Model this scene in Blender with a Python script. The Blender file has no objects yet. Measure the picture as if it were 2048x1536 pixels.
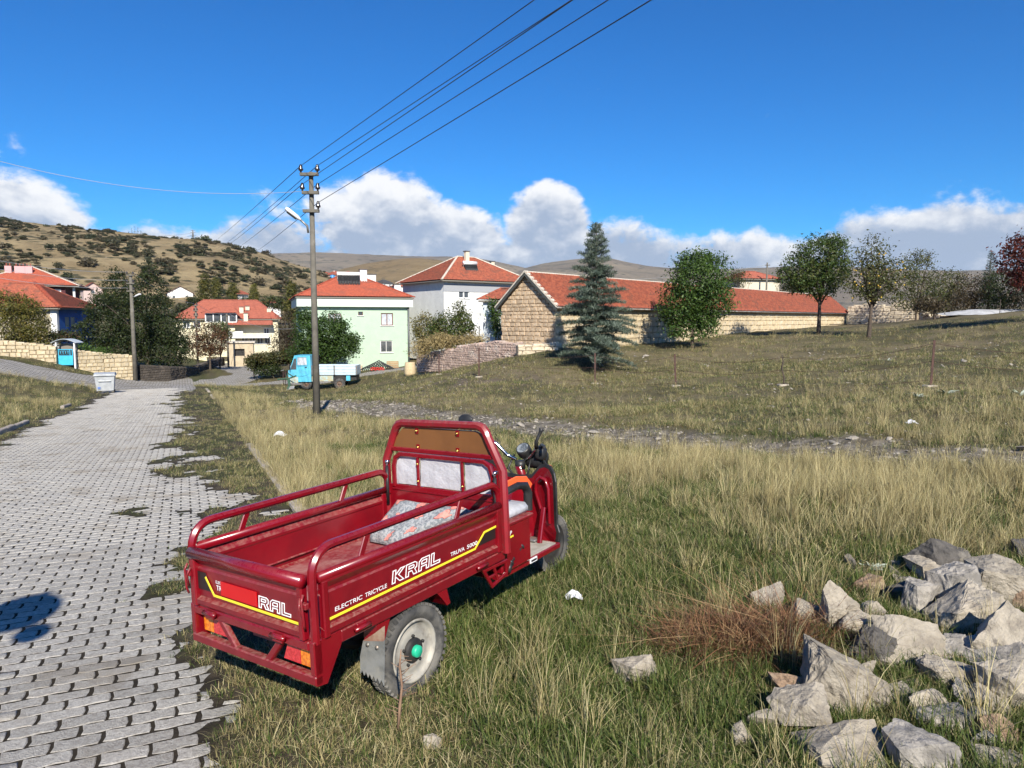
import bpy, math, random
import numpy as np
from mathutils import Vector, Matrix, Euler, noise as mnoise
random.seed(7); RNG = np.random.default_rng(7)
S = bpy.context.scene
COL = S.collection
R = math.radians

# ------------------------------------------------------------------ camera
F_PX, HOR, CAM_H = 1420.0, 640.0, 1.8          # focal length and horizon for a 2048 px wide picture
PITCH = math.atan((768 - HOR) / F_PX)
cd = bpy.data.cameras.new('camera'); cam = bpy.data.objects.new('camera', cd); COL.objects.link(cam)
cd.sensor_width = 36; cd.lens = 36 * F_PX / 2048; cd.clip_start = 0.05; cd.clip_end = 20000
cam.location = (0, 0, CAM_H); cam.rotation_euler = (R(90) - PITCH, 0, 0)
S.camera = cam
# ------------------------------------------------------------------ light
SUN_AZ, SUN_EL = R(168), R(35)
SUN_DIR = Vector((math.sin(SUN_AZ) * math.cos(SUN_EL), math.cos(SUN_AZ) * math.cos(SUN_EL), math.sin(SUN_EL)))
ld = bpy.data.lights.new('sun', 'SUN'); sun = bpy.data.objects.new('sun', ld); COL.objects.link(sun)
ld.energy = 5.0; ld.angle = R(0.53); ld.color = (1.0, 0.935, 0.82)
sun.rotation_euler = (-SUN_DIR).to_track_quat('-Z', 'Y').to_euler(); sun.location = (0, 0, 60)
S.view_settings.view_transform = 'Standard'; S.view_settings.look = 'None'
S.view_settings.exposure = 0.62; S.view_settings.gamma = 1.0; S.view_settings.use_curve_mapping = False
S.cycles.use_denoising = True
S.cycles.max_bounces = 6; S.cycles.diffuse_bounces = 3; S.cycles.glossy_bounces = 3
S.cycles.transparent_max_bounces = 8; S.cycles.volume_bounces = 0; S.cycles.use_adaptive_sampling = True
S.cycles.adaptive_threshold = 0.02

W = bpy.data.worlds.new('World'); S.world = W; W.use_nodes = True


class NT:
    """small helper round a node tree"""
    def __init__(s, t): s.t = t; s.n = t.nodes; s.l = t.links
    def new(s, typ, **k):
        n = s.n.new(typ)
        for a, b in k.items(): setattr(n, a, b)
        return n
    def put(s, sock, v):
        if hasattr(v, 'is_linked') or isinstance(v, bpy.types.NodeSocket): s.l.new(v, sock)
        else: sock.default_value = v
    def math(s, op, a, b=None, c=None, clamp=False):
        n = s.new('ShaderNodeMath', operation=op, use_clamp=clamp); s.put(n.inputs[0], a)
        if b is not None: s.put(n.inputs[1], b)
        if c is not None: s.put(n.inputs[2], c)
        return n.outputs[0]
    def mix(s, f, a, b, blend='MIX'):
        n = s.new('ShaderNodeMix', data_type='RGBA', blend_type=blend); s.put(n.inputs[0], f)
        for i, v in ((6, a), (7, b)):
            if isinstance(v, (tuple, list)): v = (*v[:3], 1.0)
            s.put(n.inputs[i], v)
        return n.outputs[2]
    def noise(s, vec, scale, detail=5, rough=.55, lac=2.0, dist=0.0, out=0):
        n = s.new('ShaderNodeTexNoise'); n.inputs['Scale'].default_value = scale; n.inputs['Detail'].default_value = detail
        n.inputs['Roughness'].default_value = rough; n.inputs['Lacunarity'].default_value = lac; n.inputs['Distortion'].default_value = dist
        if vec is not None: s.l.new(vec, n.inputs['Vector'])
        return n.outputs[out]
    def ramp(s, v, lo, hi):
        n = s.new('ShaderNodeMapRange', interpolation_type='SMOOTHSTEP'); s.put(n.inputs[0], v)
        s.put(n.inputs[1], lo); s.put(n.inputs[2], hi); return n.outputs[0]


# ------------------------------------------------------------------ sky with clouds (all by direction, at infinity)
def make_sky():
    t = NT(W.node_tree); t.n.clear()
    out = t.new('ShaderNodeOutputWorld')
    sky = t.new('ShaderNodeTexSky', sky_type='NISHITA'); sky.sun_disc = False
    sky.sun_elevation = SUN_EL; sky.sun_rotation = SUN_AZ; sky.altitude = 1100; sky.air_density = 1.0
    sky.dust_density = 0.25; sky.ozone_density = 3.2
    hs = t.new('ShaderNodeHueSaturation'); hs.inputs['Saturation'].default_value = 1.2; hs.inputs['Value'].default_value = 1.0
    t.l.new(sky.outputs[0], hs.inputs['Color'])
    deep = t.mix(1.0, hs.outputs[0], (.26, .85, 1.25), 'MULTIPLY')
    tc = t.new('ShaderNodeTexCoord'); sp = t.new('ShaderNodeSeparateXYZ'); t.l.new(tc.outputs['Generated'], sp.inputs[0])
    az = t.math('MULTIPLY', t.math('ARCTAN2', sp.outputs[0], sp.outputs[1]), 180 / math.pi)
    el = t.math('MULTIPLY', t.math('ARCSINE', sp.outputs[2]), 180 / math.pi)
    # clouds: rounded heaps and a bank along the horizon, broken up by noise; read only below 19 degrees
    pv = t.new('ShaderNodeCombineXYZ'); t.l.new(az, pv.inputs[0]); t.l.new(el, pv.inputs[1]); pv.inputs[2].default_value = 41.0
    def scaled(sx, sy, ox=0.0, oy=0.0):
        n = t.new('ShaderNodeVectorMath', operation='MULTIPLY_ADD'); t.l.new(pv.outputs[0], n.inputs[0]); n.inputs[1].default_value = (sx, sy, .1); n.inputs[2].default_value = (ox, oy, 0); return n.outputs[0]
    n0 = t.noise(scaled(.115, .17), 1.0, 6, .58, 2.15, .12)
    n1 = t.noise(scaled(.115, .17, .05, .2), 1.0, 4, .55, 2.15, .12)
    nb = t.noise(scaled(.5, .62), 1.0, 5, .6, 2.2, .3)
    bl = t.math('MULTIPLY', t.math('SUBTRACT', 1.0, t.ramp(el, 4.2, 9.6)), .98)
    tops = None
    for (ca, ce, ra, re, amp) in [(-10.6, 6.6, 6.4, 6.2, 1.25), (-4.4, 5.4, 6.6, 4.6, 1.0), (2.7, 6.8, 4.4, 4.6, 1.25), (-33.5, 6.2, 6.2, 4.6, .95), (-21.5, 4.0, 8, 4.6, .9),
                                  (19, 3.8, 7.5, 3.7, .85), (30.5, 3.6, 6.2, 3.4, .85), (-44, 11.5, 14, 3.6, .75), (10, 3.6, 7, 3.6, .8)]:
        n = t.new('ShaderNodeVectorMath', operation='MULTIPLY_ADD'); t.l.new(pv.outputs[0], n.inputs[0]); n.inputs[1].default_value = (1 / ra, 1 / re, 0); n.inputs[2].default_value = (-ca / ra, -ce / re, 0)
        d = t.new('ShaderNodeVectorMath', operation='DOT_PRODUCT'); t.l.new(n.outputs[0], d.inputs[0]); t.l.new(n.outputs[0], d.inputs[1])
        k = t.math('MULTIPLY_ADD', d.outputs['Value'], -amp, amp)
        bl = t.math('MAXIMUM', bl, k)
    d0 = t.math('ADD', t.math('MULTIPLY', t.math('SUBTRACT', n0, .5), 1.9), t.math('ADD', bl, t.math('MULTIPLY', t.math('SUBTRACT', nb, .5), .55)))
    d0 = t.math('SUBTRACT', d0, .36)
    alpha = t.math('MULTIPLY', t.ramp(d0, 0.0, .34), .97)
    lit = t.math('ADD', t.math('MULTIPLY', t.math('SUBTRACT', n0, n1), 2.6), t.math('MULTIPLY', t.math('SUBTRACT', el, 5.6), .085))
    lit = t.ramp(t.math('ADD', lit, t.math('ADD', t.math('MULTIPLY', t.math('SUBTRACT', nb, .5), .9), t.math('MULTIPLY', t.math('SUBTRACT', .5, d0), .35))), -.25, .55)
    ccol = t.mix(lit, (.40, .48, .62), (1.0, 1.0, 1.0))
    b1 = t.new('ShaderNodeBackground'); t.l.new(deep, b1.inputs[0]); b1.inputs[1].default_value = SKY_STRENGTH
    b2 = t.new('ShaderNodeBackground'); t.l.new(ccol, b2.inputs[0]); b2.inputs[1].default_value = 0.68
    m = t.new('ShaderNodeMixShader'); t.l.new(alpha, m.inputs[0]); t.l.new(b1.outputs[0], m.inputs[1]); t.l.new(b2.outputs[0], m.inputs[2])
    low = t.math('LESS_THAN', sp.outputs[2], .325)
    m2 = t.new('ShaderNodeMixShader'); t.l.new(low, m2.inputs[0]); t.l.new(b1.outputs[0], m2.inputs[1]); t.l.new(m.outputs[0], m2.inputs[2])
    t.l.new(m2.outputs[0], out.inputs[0])
SKY_STRENGTH = 0.075
make_sky()
W.cycles.sampling_method = 'MANUAL'; W.cycles.sample_map_resolution = 256


# ------------------------------------------------------------------ pixel helpers (where a thing stands, measured once)
_fw = np.array([0, math.cos(PITCH), -math.sin(PITCH)]); _up = np.array([0, math.sin(PITCH), math.cos(PITCH)])
def ray(u, v):
    d = _fw + np.array([1., 0, 0]) * (u - 1024) / F_PX + _up * (768 - v) / F_PX
    return d / d[1]
def at(u, v, Y):
    p = ray(u, v) * Y; p[2] += CAM_H; return p
def A(u, v, Y): return Vector(at(u, v, Y))


# ------------------------------------------------------------------ mesh helpers
def link(name, me, parent=None, mat=None):
    o = bpy.data.objects.new(name, me); COL.objects.link(o)
    if mat is not None and me is not None and not me.materials: me.materials.append(mat)
    if parent is not None: o.parent = parent
    return o
def tag(o, label=None, cat=None, group=None, kind=None):
    for k, v in (('label', label), ('category', cat), ('group', group), ('kind', kind)):
        if v is not None: o[k] = v
    return o
def empty(name, loc=(0, 0, 0), rz=0.0, label=None, cat=None, group=None):
    o = bpy.data.objects.new(name, None); COL.objects.link(o); o.location = loc; o.rotation_euler = (0, 0, rz); o.empty_display_size = .2
    return tag(o, label, cat, group)

class MB:
    """collects shapes, then builds them as one mesh object"""
    def __init__(s, off=(0, 0, 0)): s.v = []; s.f = []; s.o = Vector(off); s.sm = []
    def add(s, vs, fs, smooth=False):
        b = len(s.v); s.v += [tuple(Vector(p) + s.o) for p in vs]; s.f += [tuple(i + b for i in f) for f in fs]; s.sm += [smooth] * len(fs); return s
    def box(s, c, d, rot=None, ch=0.0):
        c = Vector(c); hx, hy, hz = d[0] / 2, d[1] / 2, d[2] / 2
        if ch <= 0:
            vs = [Vector((x, y, z)) for x in (-hx, hx) for y in (-hy, hy) for z in (-hz, hz)]
            fs = [(0, 1, 3, 2), (4, 6, 7, 5), (0, 4, 5, 1), (2, 3, 7, 6), (0, 2, 6, 4), (1, 5, 7, 3)]
        else:
            ch = min(ch, hx * .9, hy * .9, hz * .9); bm = bmesh_box(hx, hy, hz, ch); vs, fs = bm
        if rot is not None: vs = [rot @ p for p in vs]
        return s.add([p + c for p in vs], fs)
    def span(s, a, b, ch=0.0):
        a, b = Vector(a), Vector(b); return s.box((a + b) / 2, [abs(b[i] - a[i]) for i in range(3)], None, ch)
    def tube(s, pts, prof, up=(0, 0, 1), closed=False, caps=True, smooth=False, scales=None):
        """sweep a 2D profile (list of (a,b)) along pts; a goes along side, b along up"""
        P = [Vector(p) for p in pts]; n = len(P); m = len(prof); vs = []; fs = []; up = Vector(up)
        prev = None
        for i, p in enumerate(P):
            if closed: t0 = (p - P[i - 1]).normalized(); t1 = (P[(i + 1) % n] - p).normalized()
            else:
                t0 = (p - P[i - 1]).normalized() if i > 0 else (P[1] - p).normalized(); t1 = (P[i + 1] - p).normalized() if i < n - 1 else t0
            t = (t0 + t1)
            t = t.normalized() if t.length > 1e-6 else t1
            k = 1.0 / max(.35, t.dot(t1))
            if prev is None:
                u = up - t * up.dot(t)
                if u.length < 1e-4: u = Vector((1, 0, 0)) - t * t.x
            else:
                u = prev - t * prev.dot(t)
            u.normalize(); prev = u; sd = t.cross(u).normalized()
            bend = (t1 - t0); sc = scales[i] if scales else 1.0
            for (a_, b_) in prof:
                off = sd * a_ * sc + u * b_ * sc
                if bend.length > 1e-4:
                    bn = bend.normalized(); off = off + bn * off.dot(bn) * (k - 1)
                vs.append(p + off)
        for i in range(n if closed else n - 1):
            for j in range(m):
                a0 = i * m + j; a1 = i * m + (j + 1) % m; b0 = ((i + 1) % n) * m + j; b1 = ((i + 1) % n) * m + (j + 1) % m
                fs.append((a0, a1, b1, b0))
        if caps and not closed: fs.append(tuple(reversed(range(m)))); fs.append(tuple((n - 1) * m + j for j in range(m)))
        return s.add(vs, fs, smooth)
    def rod(s, pts, r, n=8, smooth=True, closed=False, scales=None, caps=True):
        return s.tube(pts, [(r * math.cos(2 * math.pi * k / n), r * math.sin(2 * math.pi * k / n)) for k in range(n)], (0.013, 0.021, 1), closed, caps, smooth, scales)
    def cone(s, p0, p1, r0, r1, n=10, smooth=True): return s.rod([p0, p1], 1.0, n, smooth, scales=[r0, r1])
    def lathe(s, prof, c=(0, 0, 0), ax='Z', n=24, smooth=True, closed=False):
        vs = []; fs = []; m = len(prof); c = Vector(c)
        for k in range(n):
            a = 2 * math.pi * k / n; ca, sa = math.cos(a), math.sin(a)
            for (r, h) in prof:
                p = {'Z': (r * ca, r * sa, h), 'Y': (r * ca, h, r * sa), 'X': (h, r * ca, r * sa)}[ax]; vs.append(c + Vector(p))
        for k in range(n):
            k2 = (k + 1) % n
            for j in range(m if closed else m - 1): j2 = (j + 1) % m; fs.append((k * m + j, k2 * m + j, k2 * m + j2, k * m + j2))
        return s.add(vs, fs, smooth)
    def plate(s, poly, n, th):
        """flat polygon (3D points) given thickness th along n"""
        P = [Vector(p) for p in poly]; n = Vector(n).normalized() * th; m = len(P)
        return s.add(P + [p + n for p in P], [tuple(range(m)), tuple(reversed(range(m, 2 * m)))] + [(i, i + m, (i + 1) % m + m, (i + 1) % m) for i in range(m)])
    def quad(s, *p): return s.add(p, [tuple(range(len(p)))])
    def mesh(s, name, fix=True):
        me = bpy.data.meshes.new(name); me.from_pydata(s.v, [], s.f)
        me.polygons.foreach_set('use_smooth', s.sm)
        if fix:
            import bmesh
            b = bmesh.new(); b.from_mesh(me); bmesh.ops.recalc_face_normals(b, faces=b.faces); b.to_mesh(me); b.free()
        me.update(); return me
    def build(s, name, mat, parent=None, sharp=None):
        me = s.mesh(name)
        if sharp: 
            me.polygons.foreach_set('use_smooth', [True] * len(me.polygons)); me.set_sharp_from_angle(angle=R(sharp))
        return link(name, me, parent, mat)

def bmesh_box(hx, hy, hz, c):
    vs = []; idx = {}
    for sx in (-1, 1):
        for sy in (-1, 1):
            for sz in (-1, 1):
                for a in range(3):
                    p = [sx * (hx - c), sy * (hy - c), sz * (hz - c)]; p[a] = (sx * hx, sy * hy, sz * hz)[a]
                    idx[(sx, sy, sz, a)] = len(vs); vs.append(Vector(p))
    fs = []
    for a in range(3):
        b, c2 = (a + 1) % 3, (a + 2) % 3
        for s0 in (-1, 1):
            q = []
            for (sb, sc) in ((-1, -1), (1, -1), (1, 1), (-1, 1)):
                k = [0, 0, 0]; k[a] = s0; k[b] = sb; k[c2] = sc; q.append(idx[(*k, a)])
            fs.append(tuple(q))
    for a in range(3):
        b, c2 = (a + 1) % 3, (a + 2) % 3
        for sb in (-1, 1):
            for sc in (-1, 1):
                k0 = [0, 0, 0]; k0[a] = -1; k0[b] = sb; k0[c2] = sc; k1 = list(k0); k1[a] = 1
                fs.append((idx[(*k0, b)], idx[(*k1, b)], idx[(*k1, c2)], idx[(*k0, c2)]))
    for sx in (-1, 1):
        for sy in (-1, 1):
            for sz in (-1, 1): fs.append(tuple(idx[(sx, sy, sz, a)] for a in range(3)))
    return vs, fs
def rrect(w, h, c):
    w /= 2; h /= 2; return [(-w + c, -h), (w - c, -h), (w, -h + c), (w, h - c), (w - c, h), (-w + c, h), (-w, h - c), (-w, -h + c)]
def arc(c, r, a0, a1, n, ux, uy):
    c, ux, uy = Vector(c), Vector(ux), Vector(uy)
    return [c + ux * r * math.cos(a0 + (a1 - a0) * i / n) + uy * r * math.sin(a0 + (a1 - a0) * i / n) for i in range(n + 1)]
def np_mesh(name, V, F, smooth=False, cols=None):
    """V (n,3), F (m,k) constant k; cols (n,3) as point colour 'Col'"""
    me = bpy.data.meshes.new(name); V = np.asarray(V, np.float32); F = np.asarray(F, np.int32); m, k = F.shape
    me.vertices.add(len(V)); me.vertices.foreach_set('co', V.ravel()); me.loops.add(m * k); me.loops.foreach_set('vertex_index', F.ravel())
    me.polygons.add(m); me.polygons.foreach_set('loop_start', np.arange(m, dtype=np.int32) * k); me.polygons.foreach_set('loop_total', np.full(m, k, np.int32))
    if smooth: me.polygons.foreach_set('use_smooth', np.ones(m, bool))
    if cols is not None:
        at_ = me.color_attributes.new('Col', 'FLOAT_COLOR', 'POINT'); c = np.ones((len(V), 4), np.float32); c[:, :3] = cols; at_.data.foreach_set('color', c.ravel())
    me.update(calc_edges=True); me.validate(); return me


# ------------------------------------------------------------------ materials
MATS = {}
def mat(name, c1, c2=None, sc=4.0, rough=.7, metal=0.0, bump=0.0, bsc=40.0, coat=0.0, lo=.38, hi=.62, c3=None, sc3=.7, coord='Object', spec=.5, dust=None, dustc=(.42, .33, .26), rnd=0.0, brick=None, emit=0.0, trans=0.0, grime=0.0):
    if name in MATS: return MATS[name]
    m = bpy.data.materials.new(name); MATS[name] = m; m.use_nodes = True
    t = NT(m.node_tree); bs = t.n['Principled BSDF']
    tc = t.new('ShaderNodeTexCoord')
    if coord == 'World': g = t.new('ShaderNodeNewGeometry'); vec = g.outputs['Position']
    else: vec = tc.outputs[coord]
    col = None
    if c2 is not None:
        col = t.mix(t.ramp(t.noise(vec, sc, 7, .6), lo, hi), c1, c2)
    else: col = t.mix(0.0, c1, c1)
    if c3 is not None: col = t.mix(t.ramp(t.noise(vec, sc3, 6, .6, dist=.3), .5, .68), col, c3)
    rgh = rough
    if rnd > 0:
        oi = t.new('ShaderNodeObjectInfo'); hv = t.new('ShaderNodeHueSaturation'); t.l.new(col, hv.inputs['Color'])
        t.l.new(t.math('ADD', 1 - rnd / 2, t.math('MULTIPLY', oi.outputs['Random'], rnd)), hv.inputs['Value']); col = hv.outputs[0]
    if dust is not None:
        g2 = t.new('ShaderNodeNewGeometry'); sp = t.new('ShaderNodeSeparateXYZ'); t.l.new(g2.outputs['Normal'], sp.inputs[0])
        up = t.ramp(sp.outputs[2], .15, .95)
        k = t.math('MULTIPLY', t.ramp(t.noise(vec, 38, 8, .72), .34, .7), t.math('ADD', .03, t.math('MULTIPLY', up, 1.25)))
        k = t.math('MULTIPLY', k, dust, clamp=True)
        col = t.mix(k, col, dustc); rgh = t.math('ADD', rough, t.math('MULTIPLY', k, .5), clamp=True)
        if coat: t.put(bs.inputs['Coat Weight'], t.math('MULTIPLY', coat, t.math('SUBTRACT', 1.0, k, clamp=True)))
    elif coat: bs.inputs['Coat Weight'].default_value = coat
    if grime > 0: col = t.mix(t.math('MULTIPLY', t.ramp(t.noise(vec, 2.3, 8, .7, dist=.6), .48, .7), grime), col, (.12, .1, .08))
    t.put(bs.inputs['Base Color'], col); t.put(bs.inputs['Roughness'], rgh)
    bs.inputs['Metallic'].default_value = metal; bs.inputs['Specular IOR Level'].default_value = spec; bs.inputs['Coat Roughness'].default_value = .12
    if trans: bs.inputs['Transmission Weight'].default_value = trans
    if emit: bs.inputs['Emission Strength'].default_value = emit
    if bump > 0:
        b = t.new('ShaderNodeBump'); b.inputs['Strength'].default_value = bump; b.inputs['Distance'].default_value = .02
        t.l.new(t.noise(vec, bsc, 8, .65), b.inputs['Height']); t.l.new(b.outputs[0], bs.inputs['Normal'])
    return m
def leaf_mat(name, tint=(1, 1, 1), transl=.3, rough=.55):
    if name in MATS: return MATS[name]
    m = bpy.data.materials.new(name); MATS[name] = m; m.use_nodes = True; t = NT(m.node_tree); bs = t.n['Principled BSDF']; out = t.n['Material Output']
    ca = t.new('ShaderNodeVertexColor'); ca.layer_name = 'Col'
    oi = t.new('ShaderNodeObjectInfo'); hv = t.new('ShaderNodeHueSaturation')
    t.l.new(t.mix(1.0, ca.outputs[0], tint, 'MULTIPLY'), hv.inputs['Color']); t.l.new(t.math('ADD', .8, t.math('MULTIPLY', oi.outputs['Random'], .4)), hv.inputs['Value'])
    t.l.new(hv.outputs[0], bs.inputs['Base Color']); bs.inputs['Roughness'].default_value = rough; bs.inputs['Specular IOR Level'].default_value = .3
    tr = t.new('ShaderNodeBsdfTranslucent'); t.l.new(hv.outputs[0], tr.inputs[0])
    mx = t.new('ShaderNodeMixShader'); mx.inputs[0].default_value = transl; t.l.new(bs.outputs[0], mx.inputs[1]); t.l.new(tr.outputs[0], mx.inputs[2]); t.l.new(mx.outputs[0], out.inputs[0])
    return m
# ------------------------------------------------------------------ numpy noise
def vnoise(x, y, seed=0):
    x = np.asarray(x, float); y = np.asarray(y, float)
    ix = np.floor(x).astype(np.int64); iy = np.floor(y).astype(np.int64); fx = x - ix; fy = y - iy
    fx = fx * fx * (3 - 2 * fx); fy = fy * fy * (3 - 2 * fy)
    def h(a, b):
        k = (a * 374761393 + b * 668265263 + seed * 1442695041) & 0xffffffff
        k = ((k ^ (k >> 13)) * 1274126177) & 0xffffffff; k = k ^ (k >> 16); return (k & 0xffff) / 65535.0
    return (h(ix, iy) * (1 - fx) + h(ix + 1, iy) * fx) * (1 - fy) + (h(ix, iy + 1) * (1 - fx) + h(ix + 1, iy + 1) * fx) * fy
def fbm(x, y, o=4, seed=0, g=.5):
    t = 0; a = 1; n = 0
    for i in range(o): t = t + a * vnoise(x * 2 ** i, y * 2 ** i, seed + i * 17); n += a; a *= g
    return t / n
def sstep(a, b, x): t = np.clip((np.asarray(x, float) - a) / (b - a), 0, 1); return t * t * (3 - 2 * t)

# ------------------------------------------------------------------ terrain height
_vp = ray(368, 719); _hn = math.hypot(_vp[0], 1); HD = np.array([_vp[0] / _hn, 1 / _hn]); LT = np.array([HD[1], -HD[0]]); SL = _vp[2] / _hn
def road_al(x, y): return x * HD[0] + y * HD[1], x * LT[0] + y * LT[1]
LAT_L, LAT_R, AL_END = -4.27, 1.16, 51.0
_ctl = []
for a_ in (-10, -4, 0, 5, 10, 16, 24, 32, 41, 50):
    for l_ in (-6, -4.3, -1.5, 1.2): _ctl.append((a_ * HD[0] + l_ * LT[0], a_ * HD[1] + l_ * LT[1], a_ * SL + (.12 if l_ == -6 else 0)))
for a_ in (-3, 1, 4, 7):
    for l_ in (3.0, 6.0): _ctl.append((a_ * HD[0] + l_ * LT[0], a_ * HD[1] + l_ * LT[1], a_ * SL - .02 + .02 * l_))
_uvY = [(1862, 772, 20), (1568, 775, 24), (1352, 775, 27), (1190, 768, 30), (958, 755, 33), (878, 752, 40), (1190, 742, 34), (1110, 700, 38), (1060, 708, 38), (2300, 770, 19),
        (1690, 652, 76), (2048, 630, 52), (1830, 645, 58), (1640, 668, 50), (1735, 676, 46), (1385, 694, 45), (1280, 698, 43), (2400, 610, 50), (2048, 780, 18), (2048, 935, 9),
        (1300, 880, 14), (1000, 842, 19), (720, 816, 25), (632, 832, 23), (1700, 1000, 6.9), (1500, 900, 12.3), (1700, 832, 15.5), (850, 765, 38), (760, 790, 34), (600, 800, 36),
        (640, 781, 50), (450, 773, 54), (540, 767, 55), (720, 753, 56), (830, 738, 56), (500, 744, 72), (455, 729, 95), (400, 771, 52), (760, 735, 66), (620, 738, 70), (960, 720, 50),
        (271, 763, 57), (200, 747, 55.3), (115, 728, 53.5), (0, 710, 52), (-250, 690, 50), (0, 747, 42), (150, 766, 42), (0, 805, 27), (100, 700, 75), (300, 712, 80), (-300, 650, 80),
        (300, 650, 150), (470, 660, 160), (370, 604, 240), (100, 600, 240), (600, 606, 300), (850, 612, 300), (1050, 640, 160), (1300, 640, 140), (1700, 628, 130), (2048, 615, 120), (1600, 640, 95),
        (900, 640, 150), (-600, 600, 200), (2700, 600, 150), (2500, 700, 25)]
for (u, v, Y) in _uvY: _ctl.append(tuple(at(u, v, Y)))
for an in range(60, 301, 30): _ctl.append((120 * math.sin(R(an)), 120 * math.cos(R(an)), 3.0)); _ctl.append((25 * math.sin(R(an)), 25 * math.cos(R(an)), .6))
_ctl = np.array(_ctl)
def _warp(x, y):
    r = np.hypot(x, y) + 1e-9; k = np.log1p(r / 9.0) / r; return x * k, y * k
def _tps_phi(d2): return np.where(d2 > 1e-12, d2 * np.log(d2 + 1e-12), 0.0)
_cx, _cy = _warp(_ctl[:, 0], _ctl[:, 1]); _n = len(_ctl)
_K = _tps_phi((_cx[:, None] - _cx) ** 2 + (_cy[:, None] - _cy) ** 2) + np.eye(_n) * 2e-3
_P = np.stack([np.ones(_n), _cx, _cy], 1); _M = np.block([[_K, _P], [_P.T, np.zeros((3, 3))]])
_W = np.linalg.solve(_M, np.concatenate([_ctl[:, 2], np.zeros(3)]))
def tps(x, y):
    x, y = np.asarray(x, float), np.asarray(y, float); sh = x.shape; wx, wy = _warp(x.ravel(), y.ravel()); out = np.empty(wx.size)
    for i in range(0, wx.size, 20000):
        a, b = wx[i:i + 20000], wy[i:i + 20000]
        out[i:i + 20000] = _tps_phi((a[:, None] - _cx) ** 2 + (b[:, None] - _cy) ** 2) @ _W[:_n] + _W[_n] + _W[_n + 1] * a + _W[_n + 2] * b
    return out.reshape(sh)
PATH = np.array([(-30, 62), (-14, 40), (-9, 32), (-5.3, 25), (-.3, 19), (2.7, 14.6), (5.3, 11.4), (7.5, 9.0), (12, 6.2), (20, 2)])
def seg_dist(x, y, P):
    d = np.full(np.shape(x), 1e9)
    for (ax, ay), (bx, by) in zip(P[:-1], P[1:]):
        t = np.clip(((x - ax) * (bx - ax) + (y - ay) * (by - ay)) / ((bx - ax) ** 2 + (by - ay) ** 2), 0, 1); d = np.minimum(d, np.hypot(x - ax - t * (bx - ax), y - ay - t * (by - ay)))
    return d
def path_mask(x, y): return 1 - sstep(.75, 1.5, seg_dist(x, y, PATH[2:]) + (fbm(x * .8, y * .8, 3, 5) - .5) * 1.5)
def soil_cover(x, y):
    """how far earth and turf have crept over the pavers (0..1)"""
    al, la = road_al(x, y); n = fbm(x * 1.1, y * 1.1, 4, 11); n2 = fbm(x * 3.5, y * 3.5, 3, 23)
    shift = np.interp(al, [0, 2.5, 4, 7, 12, 20, 40], [.12, .10, .10, .22, .15, -.12, -.25])
    r = sstep(-.35, .5, la - shift + (n - .5) * 2.3 + (n2 - .5) * 1.5)
    l = sstep(-.45, .35, (LAT_L + .35 - la) + (n - .5) * 1.1)
    return np.maximum(r, l)
def height(x, y, fine=True):
    x = np.asarray(x, float); y = np.asarray(y, float); z = tps(x, y); r = np.hypot(x, y)
    if fine:
        amp = .10 * sstep(2, 12, r) + .04
        z = z + (fbm(x * .45, y * .45, 4, 3) - .5) * amp * 2 + (fbm(x * 2.2, y * 2.2, 3, 9) - .5) * .05 - path_mask(x, y) * .05
    al, la = road_al(x, y); inr = (1 - sstep(.0, .9, la - LAT_R)) * (1 - sstep(.0, 1.2, LAT_L - la)) * (1 - sstep(48, 56, al)) * sstep(-12, -9, al)
    bed = al * SL - .0048
    if fine: bed = bed + soil_cover(x, y) * (.015 + (fbm(x * 5, y * 5, 3, 31) - .4) * .03)
    return z * (1 - inr) + bed * inr
def hz(x, y): return float(height(np.array([x]), np.array([y]))[0])
def ground_at(u, Y):
    """point on the ground in the column u at distance Y"""
    x = (u - 1024) / F_PX * Y * 1.0; x = ray(u, 700)[0] * Y; return Vector((x, Y, hz(x, Y)))

def pave_mask(x, y):
    al, la = road_al(x, y)
    main = (1 - sstep(0, .4, LAT_L - la)) * (1 - sstep(0, .4, la - .4)) * sstep(40, 50, al) * (1 - sstep(66, 74, al))
    g = lambda L: np.array([at(*p)[:2] for p in L])
    side = 1 - sstep(1.7, 2.4, seg_dist(x, y, g([(420, 768, 55), (540, 765, 55.5), (720, 752, 57.5), (860, 730, 60)])))
    down = 1 - sstep(2.0, 2.8, seg_dist(x, y, g([(380, 768, 54), (470, 752, 62), (520, 744, 70), (460, 731, 90), (440, 725, 110)])))
    left = 1 - sstep(3.4, 4.4, seg_dist(x, y, g([(330, 768, 55), (200, 764, 47.5), (60, 735, 46.5), (-250, 715, 44), (-700, 700, 42)])))
    return np.clip(np.maximum(np.maximum(main, side), np.maximum(down, left)), 0, 1)

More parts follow.
